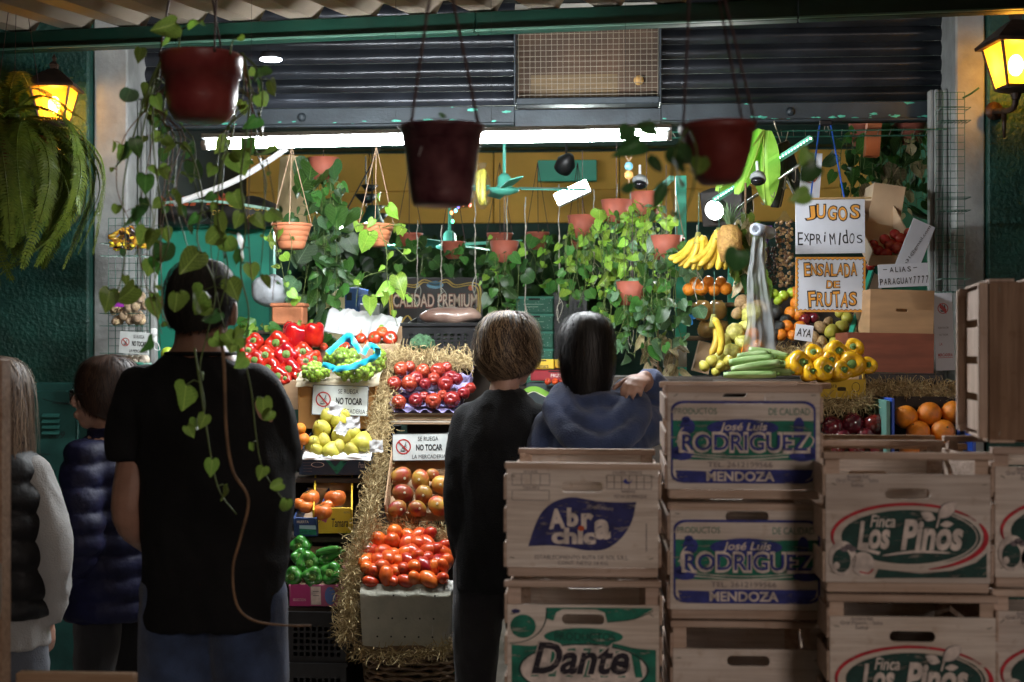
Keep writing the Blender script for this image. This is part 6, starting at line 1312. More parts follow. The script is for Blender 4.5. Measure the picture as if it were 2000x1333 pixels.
# ---------------------------------------------------------------- plants
def leaf_mesh(prof, m_, fold=.22, droop=.22, seed=0, name='leaf'):
    g = random.Random(seed); vs = []; fs = []; c = 5
    for i, (z, w_) in enumerate(prof):
        for j in range(c):
            s_ = (j-2)/2; x = s_*w_; zz = z
            if i < 2: zz = z-(.10 if i == 0 else .03)*(1-abs(s_))**1.5*1.6
            y = fold*abs(x)-droop*(zz*zz)+.03*math.sin(zz*9+seed+j)*abs(s_)+.10*seed % .1*x
            vs.append((x+.05*math.sin(zz*2.5+seed)*(-zz), y, zz))
    for i in range(len(prof)-1):
        for j in range(c-1): fs.append((i*c+j, i*c+j+1, (i+1)*c+j+1, (i+1)*c+j))
    return MB().add(vs, fs).mesh(name, m_, True)
HEART = [(.09,.17),(.05,.34),(-.08,.45),(-.25,.47),(-.45,.42),(-.65,.29),(-.82,.15),(-.94,.05),(-1.0,.003)]
ROUND = [(.10,.22),(.06,.40),(-.08,.50),(-.28,.53),(-.5,.49),(-.68,.36),(-.80,.2),(-.86,.08),(-.90,.003)]
LANCE = [(.02,.05),(-.05,.14),(-.2,.22),(-.4,.24),(-.6,.20),(-.78,.12),(-.9,.06),(-.97,.02),(-1.0,.002)]
LM = {'olive': leafmat('olive leaf', (.075,.125,.018), (.14,.205,.035), .45), 'dark': leafmat('dark leaf', (.02,.055,.015), (.04,.095,.025)), 'mid': leafmat('mid green leaf', (.035,.115,.02), (.07,.18,.035)),
      'lime': leafmat('lime leaf', (.14,.30,.025), (.26,.42,.06)), 'fern': leafmat('fern leaf', (.10,.155,.02), (.17,.225,.03), veins=False), 'ivy': leafmat('ivy leaf', (.02,.055,.015), (.04,.095,.025), veins=False), 'grey': leafmat('grey green leaf', (.06,.13,.06), (.12,.22,.11)), 'dry': leafmat('dry leaf', (.30,.24,.12), (.42,.35,.2))}
LF = {k: [leaf_mesh(p, LM[k], U(-.1,.55), U(-.15,.6), i) for i, p in enumerate((HEART, ROUND, HEART, LANCE if k in ('dark', 'dry') else HEART, ROUND, HEART))] for k in LM}
M_stem = mat('green stem', (.09,.13,.03), .6, var=.2, vscale=20); M_bark = mat('brown stem', (.16,.09,.045), .75, var=.3, vscale=25, bump=.4, bscale=90)
gp = random.Random(33)
def put_leaf(parent, o, tone, base, size, ry=None, rx=None, rz=None, petiole=None):
    me = gp.choice(LF[tone])
    return link('leaf', me, parent, base-o, (gp.uniform(-.7, .35) if rx is None else rx, gp.gauss(0, .55) if ry is None else ry, gp.gauss(0, .75) if rz is None else rz), (size*gp.uniform(.72, 1.1), size*gp.uniform(.6, 1.8), size))
def vine(parent, o, pts, tone, lpx, step, Y=None, r=.0022, sm=None, jit=.02, lo=.12, mix=None):
    q = spline([at(*p) for p in pts], 6); k = len(q); m = MB(); m.tube([p-o for p in q], [r*(1-.5*i/k) for i in range(k)], 5)
    L_ = 0; nxt = gp.uniform(.2, 1)*step
    for i in range(1, k):
        L_ += (q[i]-q[i-1]).length
        while L_ > nxt and i/k > lo:
            sz = S((lpx[0]*.5+(lpx[1]*1.08-lpx[0]*.5)*gp.random()**1.7), q[i].y); sd_ = gp.choice((-1, 1)); b = q[i]+Vector((sd_*gp.uniform(.2,.7)*sz, gp.uniform(-jit, jit), gp.uniform(-.15,.35)*sz))
            m.tube([q[i]-o, (q[i]+b)/2-o+Vector((0,0,.12*sz)), b-o], r*.55, 4)
            put_leaf(parent, o, gp.choice(mix) if mix else tone, b, sz, ry=-sd_*gp.uniform(-.1, .9)); nxt += step*gp.uniform(.6, 1.4)
        if L_ > nxt: nxt = L_
    m.build('stem', sm or M_stem, parent, True)
POTM = {'wine': mat('wine plastic', (.15,.015,.016), .38, col2=(.22,.035,.032), vscale=15, bump=.1, detail=8), 'plum': mat('dark plum plastic', (.055,.010,.016), .38, col2=(.15,.055,.058), vscale=26, bump=.2, detail=9), 'brick': mat('brick red plastic', (.13,.013,.010), .45, col2=(.20,.035,.028), vscale=22, bump=.1, detail=8), 'terra': mat('terracotta', (.48,.17,.075), .75, var=.15, vscale=14, bump=.15, orand=.12), 'rust': mat('rust pot', (.28,.07,.04), .7, var=.2, vscale=12)}
M_soil = mat('soil', (.03,.02,.013), .95, var=.4, vscale=60, bump=.8, bscale=120); M_strg = mat('dark string', (.05,.02,.018), .6); M_twine = mat('twine', (.42,.28,.18), .8)
def pot(name, label, cx, pyt, wpx, hpx, Y, m_, style, top=None, digit=None, rot=(0,0,0), sm=None, spread=None, hanger=.0035):
    c = at(cx, pyt+hpx, Y); r = S(wpx/2, Y); h = S(hpx, Y); t = thing(name, label, 'potted plant', c, rot)
    if style == 'band': pr = [(0,0),(r*.55,0),(r*.66,h*.03),(r*.80,h*.16),(r*.86,h*.34),(r*.90,h*.66),(r*.97,h*.67),(r*1.0,h*.97),(r*1.0,h),(r*.95,h),(r*.94,h*.8)]
    elif style == 'bucket': pr = [(0,0),(r*.66,0),(r*.70,h*.03),(r*.74,h*.12),(r*.88,h*.72),(r*.93,h*.74),(r*.96,h*.94),(r*1.02,h*.95),(r*1.02,h),(r*.96,h),(r*.94,h*.8)]
    elif style == 'ribbed': pr = [(0,0),(r*.58,0),(r*.62,h*.05)]+[x for k in range(4) for x in ((r*(.66+.08*k), h*(.10+.2*k)), (r*(.72+.08*k), h*(.27+.2*k)), (r*(.69+.08*k), h*(.285+.2*k)))]+[(r*.98,h*.9),(r,h*.9),(r,h),(r*.94,h),(r*.92,h*.8)]
    else: pr = [(0,0),(r*.45,0),(r*.62,h*.10),(r*.86,h*.55),(r*.95,h*.86),(r,h*.88),(r,h),(r*.94,h),(r*.9,h*.8)]
    MB().lathe(pr, 36).build('pot', m_, t, True); MB().lathe([(r*.93,h*.80),(r*.5,h*.86),(0,h*.88)], 24).build('soil', M_soil, t, True)
    if top:
        for k, (dx, tx, ty) in enumerate(top):
            a = Vector((r*dx, -r*math.sqrt(max(0, 1-dx*dx))*(1 if k % 2 == 0 else -1)*.98, h*.97)); b = at(tx, ty, Y)-c; b = a+(b-a)*((2.80-c.z-a.z)/(b.z-a.z)) if Y < 4 else b
            MB().tube([a, b], hanger*(.75 if Y < 4 else .5), 5).build('hanger', sm or M_strg, t)
            MB().ellipsoid(a, (hanger*1.2, hanger*1.2, hanger*1.8), 8, 6).build('hanger_clip', sm or M_strg, t, True)
    if digit:
        mb = MB(); put_text(mb, digit[0], 0, 0, S(digit[3], Y), S(digit[4], Y), 0, 0, .15); rr = r*digit[5]+.0008; a0 = math.asin((digit[1]-cx)/(wpx/2)/digit[5]*.999)
        mb.v = [(rr*math.sin(a0+v[0]/rr), -rr*math.cos(a0+v[0]/rr), h*digit[2]+v[2]) for v in mb.v]; mb.build('digit', mat('chalk paint', (.38,.32,.32), .7), t)
    return t
# --- big foreground pothos marked 2
t = pot('hanging_planter', 'wine red hanging pot marked 2 with long pothos vines trailing before the man', 394, 106, 162, 132, 3.2, POTM['wine'], 'band', ((-.93, 340, -60), (.30, 405, -60), (.55, 424, -60)), ('2', 330, .52, 11, 24, .89)); o = Vector(t.location)
Yv = 3.16
VN = [([(330,100,Yv),(300,150,Yv),(272,230,Yv-.02),(252,300,Yv-.02),(240,380,Yv-.02),(245,470,Yv-.02),(238,540,Yv),(218,600,Yv)], 'olive', (30,52), .16),
      ([(318,108,3.3),(300,200,3.28),(300,290,3.06),(312,380,3.06),(330,470,3.08),(300,560,3.1),(330,640,3.1)], 'olive', (34,56), .11),
      ([(330,112,3.3),(322,250,3.3),(372,300,3.06),(395,390,3.06),(385,470,3.08),(420,560,3.1),(408,640,3.1),(390,720,3.1),(400,800,3.1),(375,850,3.1)], 'olive', (36,62), .10),
      ([(474,104,3.2),(488,170,3.16),(482,260,3.07),(470,350,3.07),(480,440,3.08),(470,530,3.1),(486,610,3.1),(478,690,3.1),(492,770,3.1),(500,850,3.1),(515,920,3.1),(560,985,3.1)], 'olive', (28,46), .14),
      ([(470,104,3.16),(505,140,3.14),(512,200,3.14),(498,280,3.14),(520,360,3.14),(500,450,3.15)], 'olive', (34,50), .13),
      ([(470,106,3.3),(455,255,3.3),(432,330,3.05),(425,430,3.06),(445,520,3.08),(430,600,3.1)], 'olive', (36,60), .10),
      ([(316,106,3.2),(282,240,3.15),(270,340,3.1),(300,430,3.1),(262,500,3.1)], 'dark', (34,56), .13),
      ([(350,106,3.12),(352,66,3.12),(366,50,3.1)], 'lime', (40,60), .05), ([(450,106,3.14),(455,80,3.14),(470,75,3.12)], 'lime', (30,42), .05),
      ([(380,680,3.1),(392,760,3.1),(402,830,3.1),(425,950,3.1),(462,1005,3.1)], 'olive', (26,42), .20)]
for pts, tone, lp, st in VN: vine(t, o, pts, tone, lp, st, r=.0026, lo=.02)
for k in range(15):                                            # more tangled stems between the pot and the man's head
    x = gp.uniform(250, 520); e = gp.uniform(420, 700); vine(t, o, [(gp.choice((318, 470))+gp.uniform(-8,8),108,3.3), ((300 if x < 394 else 485)+gp.uniform(-14,14),190,3.3), (x+gp.uniform(-10,10),268,3.24), (x+gp.uniform(-30,30),(280+e)/2,3.1), (x+gp.uniform(-30,30),e,3.08)], 'olive', (18,44), gp.uniform(.09,.18), r=.0019, lo=.08, mix=('olive','mid','olive','dark'), sm=gp.choice((M_stem, M_bark)))
# explicit leaves near the man's back
for px, py, s_, ry, tn in ((390,520,72,.6,'olive'),(345,595,62,-.2,'olive'),(300,470,52,.1,'olive'),(215,590,62,.2,'olive'),(285,360,48,.1,'mid'),(275,110,42,.1,'olive'),(345,70,62,1.2,'olive'),(365,845,34,-.5,'olive'),(402,825,38,.4,'olive'),(415,915,46,.1,'olive'),(530,815,34,.6,'olive'),(552,958,34,1.2,'olive'),(560,990,36,.1,'olive'),(515,925,34,.2,'olive'),(480,715,44,.9,'olive'),(470,655,34,.5,'olive'),(440,665,38,-.6,'olive'),(235,500,38,-.5,'dark'),(505,150,44,-.4,'mid'),(500,245,42,.5,'mid'),(255,190,40,.3,'grey'),(262,290,50,-.3,'mid'),(430,470,48,.7,'olive')):
    put_leaf(t, o, tn, at(px, py-s_*.4, 3.07), S(s_*.86, 3.1), ry=ry, rx=gp.uniform(-.5,.1), rz=gp.uniform(-.4,.4))
MB().tube([p-o for p in spline([at(*p) for p in ((430,640,3.1),(438,720,3.1),(442,840,3.1),(455,920,3.1),(485,975,3.1),(470,1050,3.1),(455,1110,3.1),(462,1180,3.1),(495,1212,3.1),(560,1222,3.1),(608,1222,3.1))], 5)], [.0045-.0022*i/50 for i in range(51)], 6).build('stem', M_bark, t, True)
# --- pots 7 and the right one
t = pot('hanging_planter', 'dark plum hanging pot marked 7, scuffed, near the middle of the tubes', 863, 246, 166, 156, 2.4, POTM['plum'], 'bucket', ((-.62, 850, -80), (.86, 868, -80)), ('7', 832, .68, 16, 36, .86), hanger=.004); o = Vector(t.location)
vine(t, o, [(868,250,2.4),(872,225,2.4)], 'mid', (12,18), .02, r=.001); vine(t, o, [(850,252,2.38),(842,238,2.38)], 'dark', (10,14), .02, r=.001)
t = pot('hanging_planter', 'brick red hanging bowl with drooping dark leaves, in front of the lime leaf', 1404, 244, 148, 116, 2.3, POTM['brick'], 'bowl', ((-.9, 1360, -60), (.75, 1404, -60), (.96, 1412, -60)), None, (0, R(-1.5), 0), hanger=.003); o = Vector(t.location)
for pts, lp in (([(1340,246,2.3),(1310,238,2.28),(1280,236,2.28),(1250,245,2.28),(1222,262,2.3)], (44,60)), ([(1345,250,2.26),(1322,290,2.22),(1312,350,2.2),(1318,410,2.2)], (52,74)), ([(1350,255,2.24),(1362,300,2.2),(1350,380,2.2),(1322,430,2.2)], (50,70))): vine(t, o, pts, 'dark', lp, .09, r=.0022, lo=.1, mix=('dark', 'dark', 'olive'))
for px, py, s_, ry in ((1255,290,56,1.1),(1320,300,60,-.5),(1232,258,52,.4),(1278,318,64,.2),(1300,372,66,.5),(1240,370,58,.9),(1598,345,52,.9),(1582,312,40,.7),(1580,395,46,1.2),(1325,430,54,1.1),(1440,505,52,.3),(1370,320,50,.1)): put_leaf(t, o, 'dark' if s_ > 51 else 'olive', at(px, py-s_*.3, 2.22), S(s_, 2.22), ry=ry, rz=gp.uniform(-.4,.4))
# --- fern
def frond(seed):
    g = random.Random(seed); n = 64; L_ = 1.0; p = Vector((0,0,0)); el = g.uniform(.3, .9); pts = []; 
    for k in range(n+1):
        pts.append(p.copy()); a = el-(2.35+.3*g.random())*min(1, (k/n*1.5)); p = p+Vector((math.cos(a), .06*math.sin(k*.1+seed), math.sin(a)))*(L_/n)
    m = MB(); m.tube(pts, [.006*(1-.7*k/n) for k in range(n+1)], 4); vs = []; fs = []
    for k in range(2, n):
        tn = (pts[k+1]-pts[k-1]).normalized(); sd_ = Vector((0,1,0)); ln = .060*math.sin(math.pi*(.12+.84*k/n))**.6*g.uniform(.75,1.2); w_ = .0125
        for s_ in (-1, 1):
            b = pts[k]; tip = b+sd_*s_*ln+tn*ln*.28+Vector((0,0,-.25*ln)); i = len(vs); mid = (b+tip)/2+Vector((0,0,.01))
            vs += [b-tn*w_*.4, b+tn*w_*.4, mid+tn*w_*.55, tip, mid-tn*w_*.55]; fs.append((i,i+1,i+2,i+3,i+4))
    return m.add(vs, fs).mesh('frond', LM['fern'], True)
FRD = [frond(i) for i in range(7)]
c = at(34, 268, 5.42); t = thing('fern', 'large hanging fern with drooping fronds before the left green wall', 'fern', c); MB().lathe([(0,-.12),(.08,-.12),(.12,0),(.115,.0),(.0,-.02)], 20).build('pot', POTM['rust'], t, True)
for k in range(3): a = k*2.1; MB().tube([(.115*math.cos(a),.115*math.sin(a),0),(0,0,.75)], .0015, 4).build('hanger', M_strg, t)
for k in range(120):
    a = gp.uniform(0, 6.28); link('frond', FRD[k % 7], t, (gp.uniform(-.10,.06), gp.uniform(-.07,.07), gp.uniform(-.06,.02)), (gp.uniform(-.25,.25), gp.uniform(-.25,.45), a), gp.uniform(.42, .88))
for a, b, s_ in ((R(100), R(-80), .62), (R(60), R(-70), .5), (R(20), R(-60), .45), (R(-20), R(-45), .5), (R(240), R(-70), .55), (R(130), R(-65), .6), (R(190), R(-55), .60), (R(170), R(-75), .5), (R(200), R(-30), .55), (R(150), R(-40), .5), (R(10), R(-8), .6), (R(-30), R(5), .55)): link('frond', FRD[2], t, (-.02,0,0), (0, b, a), s_)
# --- interior hanging pots and plants
TW = M_twine
def hp_(label, cx, py, w_, h_, Y, m_, style, topy, vines_, rope=True, sm=None):
    t = pot('hanging_planter', label, cx, py, w_, h_, Y, POTM[m_], style, ((-.95, cx, topy), (.95, cx, topy), (.1, cx, topy)) if rope else None, sm=sm or TW); o = Vector(t.location)
    for pts, tone, lp, st in vines_: vine(t, o, pts, tone, lp, st, r=.002, lo=.04, mix=tone if isinstance(tone, tuple) else None)
    return t, o
hp_('ribbed terracotta bowl with small round trailing leaves, under the left tube', 570, 437, 78, 50, 6.0, 'terra', 'ribbed', 286, [([(545,440,5.95),(538,470,5.93),(548,510,5.93),(558,560,5.93),(565,600,5.95)], 'lime', (18,28), .05), ([(535,440,5.95),(525,465,5.93),(540,495,5.93),(552,525,5.95)], 'lime', (16,26), .05), ([(560,440,5.94),(570,480,5.92),(560,540,5.92)], 'mid', (16,26), .07)])
t, o = hp_('terracotta bowl with a bright lime variegated vine hanging far down', 735, 438, 70, 44, 6.1, 'terra', 'ribbed', 286, [([(730,440,6.05),(742,420,6.0),(735,390,6.0),(738,378,6.0)], 'lime', (26,36), .06), ([(740,440,6.02),(755,490,5.98),(756,540,5.98),(765,600,5.98),(778,640,5.98)], 'lime', (30,46), .06), ([(750,470,6.0),(780,490,5.98),(800,510,5.98),(812,505,5.98)], 'lime', (34,48), .09), ([(752,530,5.98),(715,540,5.96),(700,560,5.96),(695,600,5.96)], ('lime','mid'), (30,40), .06), ([(760,560,5.98),(800,575,5.98),(815,600,5.98)], ('lime','mid'), (30,44), .06), ([(735,440,6.04),(700,440,6.0),(685,455,6.0)], 'lime', (30,40), .07), ([(745,445,6.04),(780,440,6.0),(800,452,6.0)], 'lime', (28,38), .06)])
for k, (cx, py, w_, h_, Y, lb) in enumerate(((800,456,52,32,7.1,'rust red bowl hanging just right of the lime vine'),(885,472,48,34,7.1,'rust red bowl hanging under the lower fan'),(976,456,52,34,7.3,'rust red bowl hanging under the green fan with trailing vines'),(1050,454,46,34,7.3,'rust red bowl between two knotted white cords'),(1128,452,40,34,7.3,'rust red bowl half buried in bright leaves'))):
    vs_ = []
    for q in range(5 if k > 1 else 3):
        x = cx+gp.uniform(-26,26); L_ = gp.uniform(60,130) if k > 1 else gp.uniform(40, 90)
        vs_.append(([(cx+gp.uniform(-14,14),py+2,Y-.02),(x,py+22,Y-.06),(x+gp.uniform(-18,18),py+L_*.6,Y-.06),(x+gp.uniform(-25,25),py+L_,Y-.05)], ('mid','lime','mid') if k > 1 else ('dark','mid'), (20,34), .055))
    hp_(lb, cx, py, w_, h_, Y, 'rust', 'bowl', 318, vs_, sm=M_strg)
hp_('small orange pot among the bright foliage left of the bananas', 1320, 466, 34, 36, 6.4, 'brick', 'bucket', 380, [([(1315,468,6.35),(1300,500,6.3),(1310,560,6.3)], 'mid', (20,30), .06)])
for k, (x0, x1, y0, y1, Y, n, tn, lp, lb) in enumerate(((592,672,318,690,6.35,9,('mid','grey','dark'),(34,54),'tall column of large-leaved ivy beside the tan paper bag'),(1168,1240,400,640,6.35,15,('lime','lime','mid'),(15,27),'bright hanging vine nearest the green lit strip'),(1225,1300,385,650,6.25,16,('lime','lime','grey'),(16,28),'dense bright vine under the brick red bowl'),(1262,1340,470,690,6.1,9,('grey','mid','dark'),(24,40),'grey-green heart-leaved vine left of the squash heap'),(1180,1290,560,720,6.15,8,('mid','grey'),(22,36),'lower tangle of heart-leaved vine above the hooded person'),(1100,1175,430,600,6.6,11,('mid','lime'),(16,27),'leafy hanging vine between the knotted cords and the green strip'),(960,1010,480,620,6.8,5,('mid','dark'),(20,30),'thin hanging vine above the woman with wavy hair'))):
    c = at((x0+x1)/2, y0, Y); t = thing('hanging_vine', lb, 'vine', c, group='hanging vines inside the shop'); o = Vector(c)
    MB().lathe([(0,-.08),(.05,-.08),(.07,.02),(.064,.02),(0,.0)], 18).build('pot', POTM['rust'], t, True); MB().tube([(0,0,.02),(0,0,.32)], .002, 4).build('hanger', M_strg, t)
    for q in range(n):
        x = x0+(x1-x0)*(q+.5)/n; e = y1-gp.uniform(0, .35)*(y1-y0)
        vine(t, o, [((x0+x1)/2+gp.uniform(-8,8), y0, Y), (x+gp.uniform(-6,6), y0+(e-y0)*.2, Y-.06), (x+gp.uniform(-12,12), y0+(e-y0)*.6, Y-.07+gp.uniform(-.05,.05)), (x+gp.uniform(-14,14), e, Y-.06)], tn[0], lp, .05, r=.002, lo=.02, mix=tn)
# foliage at upper right behind the wire rack
for x0, x1, y0, y1, Y, n, tn, lp, lb in ((1640,1735,250,440,6.6,10,('mid','dark','mid'),(26,42),'leafy green plant behind the juice sign'),(1725,1830,246,430,6.5,11,('dark','mid','dry'),(30,46),'dark large-leaved plant behind the right wire rack')):
    c = at((x0+x1)/2, y0, Y); t = thing('hanging_vine', lb, 'vine', c, group='hanging vines inside the shop'); o = Vector(c); MB().lathe([(0,-.08),(.05,-.08),(.07,.02),(.064,.02),(0,.0)], 18).build('pot', POTM['rust'], t, True)
    for q in range(n):
        x = x0+(x1-x0)*(q+.5)/n; e = y1-gp.uniform(0, .4)*(y1-y0); vine(t, o, [((x0+x1)/2, y0, Y), (x, y0+(e-y0)*.25, Y-.06), (x+gp.uniform(-14,14), e, Y-.06)], tn[0], lp, .06, r=.0025, lo=.02, mix=tn)
# dark ivy mass on the back wall
m = MB(); base = LF['dark'][0]; bv = [v.co.copy() for v in base.vertices]; bf = [tuple(p.vertices) for p in base.polygons]
for _ in range(1500):
    px, py = gp.uniform(600, 1180), gp.uniform(462, 690); p = at(px, py, 9.5-gp.uniform(0, .25)); s_ = S(gp.uniform(18, 34), 9.4); mx = Matrix.Translation(p) @ Matrix.Rotation(gp.uniform(-.8,.8),4,'Z') @ Matrix.Rotation(gp.gauss(0,.7),4,'Y') @ Matrix.Rotation(gp.uniform(-.7,.3),4,'X') @ Matrix.Scale(s_,4)
    m.add([mx @ v for v in bv], bf)
tag(m.build('ivy', LM['ivy'], None, True), 'dark mass of ivy covering the back wall below the ochre boards', 'ivy', kind='stuff')
# big lime leaf, pineapple crown, dried leaves
c = at(1492, 255, 5.9); t = thing('banana_leaf', 'huge backlit lime green leaf behind the brick red bowl', 'leaf', c); M_big = leafmat('big lime leaf', (.22,.46,.05), (.30,.55,.08), .55)
for a, b, s_, w_ in ((.05,-.5,.30,.42),(.30,.5,.27,.40),(.62,.2,.30,.36)):
    m = MB(); m.grid(lambda u, v: Vector(((u-.5)*s_*w_*math.sin(math.pi*(.08+.9*v))**.7, .05*abs(u-.5)+.06*v*v, -v*s_)), 8, 14); lo_ = m.build('leaf_blade', M_big, t, True, rot=(0, a, b)); MB().tube([(0,-.004,0),(0,.02,-s_*.6),(0,.055,-s_)], [.006,.004,.001], 5).build('midrib', LM['lime'], lo_, True)
c = at(1425, 470, 5.8); t = thing('pineapple', 'pineapple with spiky grey-green crown below the flood light', 'pineapple', c)
MB().lathe([(0,-.09),(.035,-.085),(.05,-.03),(.05,.03),(.03,.06),(0,.065)], 20).build('fruit_body', mat('pineapple skin', (.35,.18,.05), .7, col2=(.5,.3,.08), vscale=60, bump=1, bscale=70), t, True)
for k in range(34):
    a = gp.uniform(0,6.28); e = gp.uniform(.1,.9); m = MB().grid(lambda u, v: Vector(((u-.5)*.012*(1-v), .03*v*v*e*2, v*.12)), 2, 6); m.build('crown_leaf', LM['grey'], t, True, (0,0,.05), (-e*.7, 0, a))
c = at(1285, 645, 6.2); t = thing('dried_leaves', 'bundle of pale dried leaves hanging below the heart-leaved vine', 'dried leaves', c); o = Vector(c)
for k in range(46): link('leaf', LF['dry'][3], t, Vector((gp.uniform(-.07,.10), gp.uniform(-.05,.05), -gp.uniform(0,.34))), (gp.uniform(-.5,.3), gp.gauss(0,.5), gp.gauss(0,.7)), gp.uniform(.06,.10))
MB().tube([(0,0,.1),(0,0,-.3)], .004, 5).build('stem', M_bark, t)
# garlic and corn husks hanging right of the bananas
for k, (px, py) in enumerate(((1446,440),(1456,470),(1440,500),(1460,510),(1450,535),(1436,460))): fruit('garlic', px, py, 5.95, 12, 'pale garlic bulb in the string right of the bananas', 'garlic', 'string of garlic', rot=(U(-.3,.3), U(-.4,.4), 0))
# knotted white cords
M_cot = mat('cotton cord', (.42,.40,.33), .85, var=.25, vscale=40)
for k, (px, y0, y1, Y) in enumerate(((815,430,560,6.9),(862,440,570,6.9),(928,390,540,6.9),(990,370,600,6.8),(1026,385,605,6.8),(1092,360,590,6.8),(1160,370,520,6.8),(1205,360,560,6.75),(1232,370,640,6.75),(1262,390,600,6.7),(1292,360,520,6.7),(1362,440,540,6.0))):
    a = at(px, y0, Y); b = at(px, y1, Y); o = b; t = thing('macrame_cord', 'knotted white cotton cord hanging among the plants, number %d counting from the left' % (k+1), 'cord', b, group='knotted white cords'); t['label'] = ['leftmost knotted white cord, left of the premium sign','second knotted white cord, under the lower fan','knotted white cord left of the green fan','knotted white cord hanging through the bowl under the green fan','looped white cord right of the fan bowl','long white cord between the two right bowls','white cord at the end of the fan blade','white cord left of the medallion line','long white cord below the round medallion','white cord in the middle of the bright vine','white cord under the brick red bowl','short white cord beside the hanging bananas'][k]
    n = 26; pts = [(a-o).lerp(Vector((0,0,0)), i/n)+Vector((.0022*math.sin(i*.9+k*2)+.003*noise.noise((i*.3, k, 0)), .002*math.cos(i*1.3), 0)) for i in range(n+1)]
    MB().tube(pts, [.0022+.0026*(noise.noise((i*.8, k*3, 1)) > .25) for i in range(n+1)], 6).tube([p+Vector((.003*math.sin(i*2.4+k),-.003,0)) for i, p in enumerate(pts)], .0013, 4).build('cord', M_cot, t, True)
    MB().tube(spline([(0,0,.02),(gp.uniform(.005,.03),0,-.02),(gp.uniform(-.01,.025),0,-gp.uniform(.03,.09)),(-gp.uniform(.0,.02),0,-.05),(-.008,0,-.02),(.01,0,.0)]), .0018, 5).tube(spline([(0,0,0),(-.012,0,-.05),(.0,.01,-.10)]), .002, 4).build('loop', M_cot, t, True)
c = at(1456, 415, 5.9); t = thing('herb_bundle', 'olive bundle of dried herbs hanging between the garlic and the nut bags', 'herbs', c)
for k in range(60): link('leaf', LF[gp.choice(('dry','dark','olive'))][3], t, Vector((gp.uniform(-.045,.06), gp.uniform(-.04,.06), -gp.uniform(0,.30))), (gp.uniform(-.5,.3), gp.gauss(0,.35), gp.gauss(0,.7)), gp.uniform(.06,.11))
MB().tube([(0,0,.12),(0,0,-.25)], .005, 5).build('stem', M_bark, t)
# ---------------------------------------------------------------- inside the shop
def fan(px, py, Y, sc_, label, ang):
    c = at(px, py, Y); t = thing('ceiling_fan', label, 'ceiling fan', c); s_ = sc_
    MB().tube([(0,0,.08*s_),(0,0,.62*s_)], .014*s_, 10).build('rod', M_fan, t, True)
    MB().lathe([(0,-.06*s_),(.05*s_,-.055*s_),(.12*s_,-.03*s_),(.125*s_,-.005*s_),(.07*s_,.01*s_),(.06*s_,.02*s_),(.055*s_,.09*s_),(.03*s_,.12*s_),(0,.12*s_)], 28).build('motor_hub', M_fan, t, True)
    for k in range(4):
        a = ang+k*math.pi/2; b = MB().bbox((.42*s_,0,.0), (.58*s_,.12*s_,.010*s_), .003*s_, rot=Matrix.Rotation(R(14),3,'X')).build('blade', M_fan, t); b.rotation_euler = (0,0,a)
        MB().bbox((.14*s_,0,.0), (.10*s_,.03*s_,.012*s_), .002).build('bracket', M_fan, b)
fan(985, 368, 6.7, .56, 'mint green ceiling fan right of the pot marked 7', R(12))
fan(878, 478, 7.6, .60, 'mint green ceiling fan low behind the pot marked 7', R(-25))
# premium sign
def d_prem(A):
    CR = mat('sign cream', (.72,.55,.42), .6); GO = mat('sign gold', (.62,.40,.06), .5)
    A.text(mat('sign brown', (.20,.05,.03), .6), 'CALIDAD PREMIUM', .50, .56, .90, .25, 1, bold=.05, ref=0); A.text(CR, 'CALIDAD PREMIUM', .50, .565, .89, .235, 2, bold=.01, ref=0)
    for k in range(2):
        s_ = 1-.05*k; A.line(GO, cr([(.5-.47*s_, .30), (.5-.48*s_, .78*s_), (.5-.40*s_, .90*s_), (.5-.22*s_, .86*s_), (.5-.12, .96*s_), (.5, .90*s_), (.62, .96*s_), (.5+.22*s_, .86*s_), (.5+.40*s_, .90*s_), (.5+.48*s_, .78*s_), (.5+.47*s_, .30)]), .018, 1)
    A.poly(mat('sign blue', (.2,.4,.55), .6), [oval(.50,.86,.09,.07,16)], 1); A.poly(mat('sign rust', (.6,.15,.05), .6), [oval(.88,.80,.03,.05,12)], 2)
    for x in (.25,.75): A.line(GO, cr([(x-.12,.12),(x-.04,.28),(x+.04,.10),(x+.12,.26)]), .02, 1)
sign('black painted sign in ornate lettering reading calidad premium', 758, 942, 542, 646, 7.5, d_prem, name='painted_sign', m_=mat('sign black board', (.018,.014,.012), .5), th=.02)
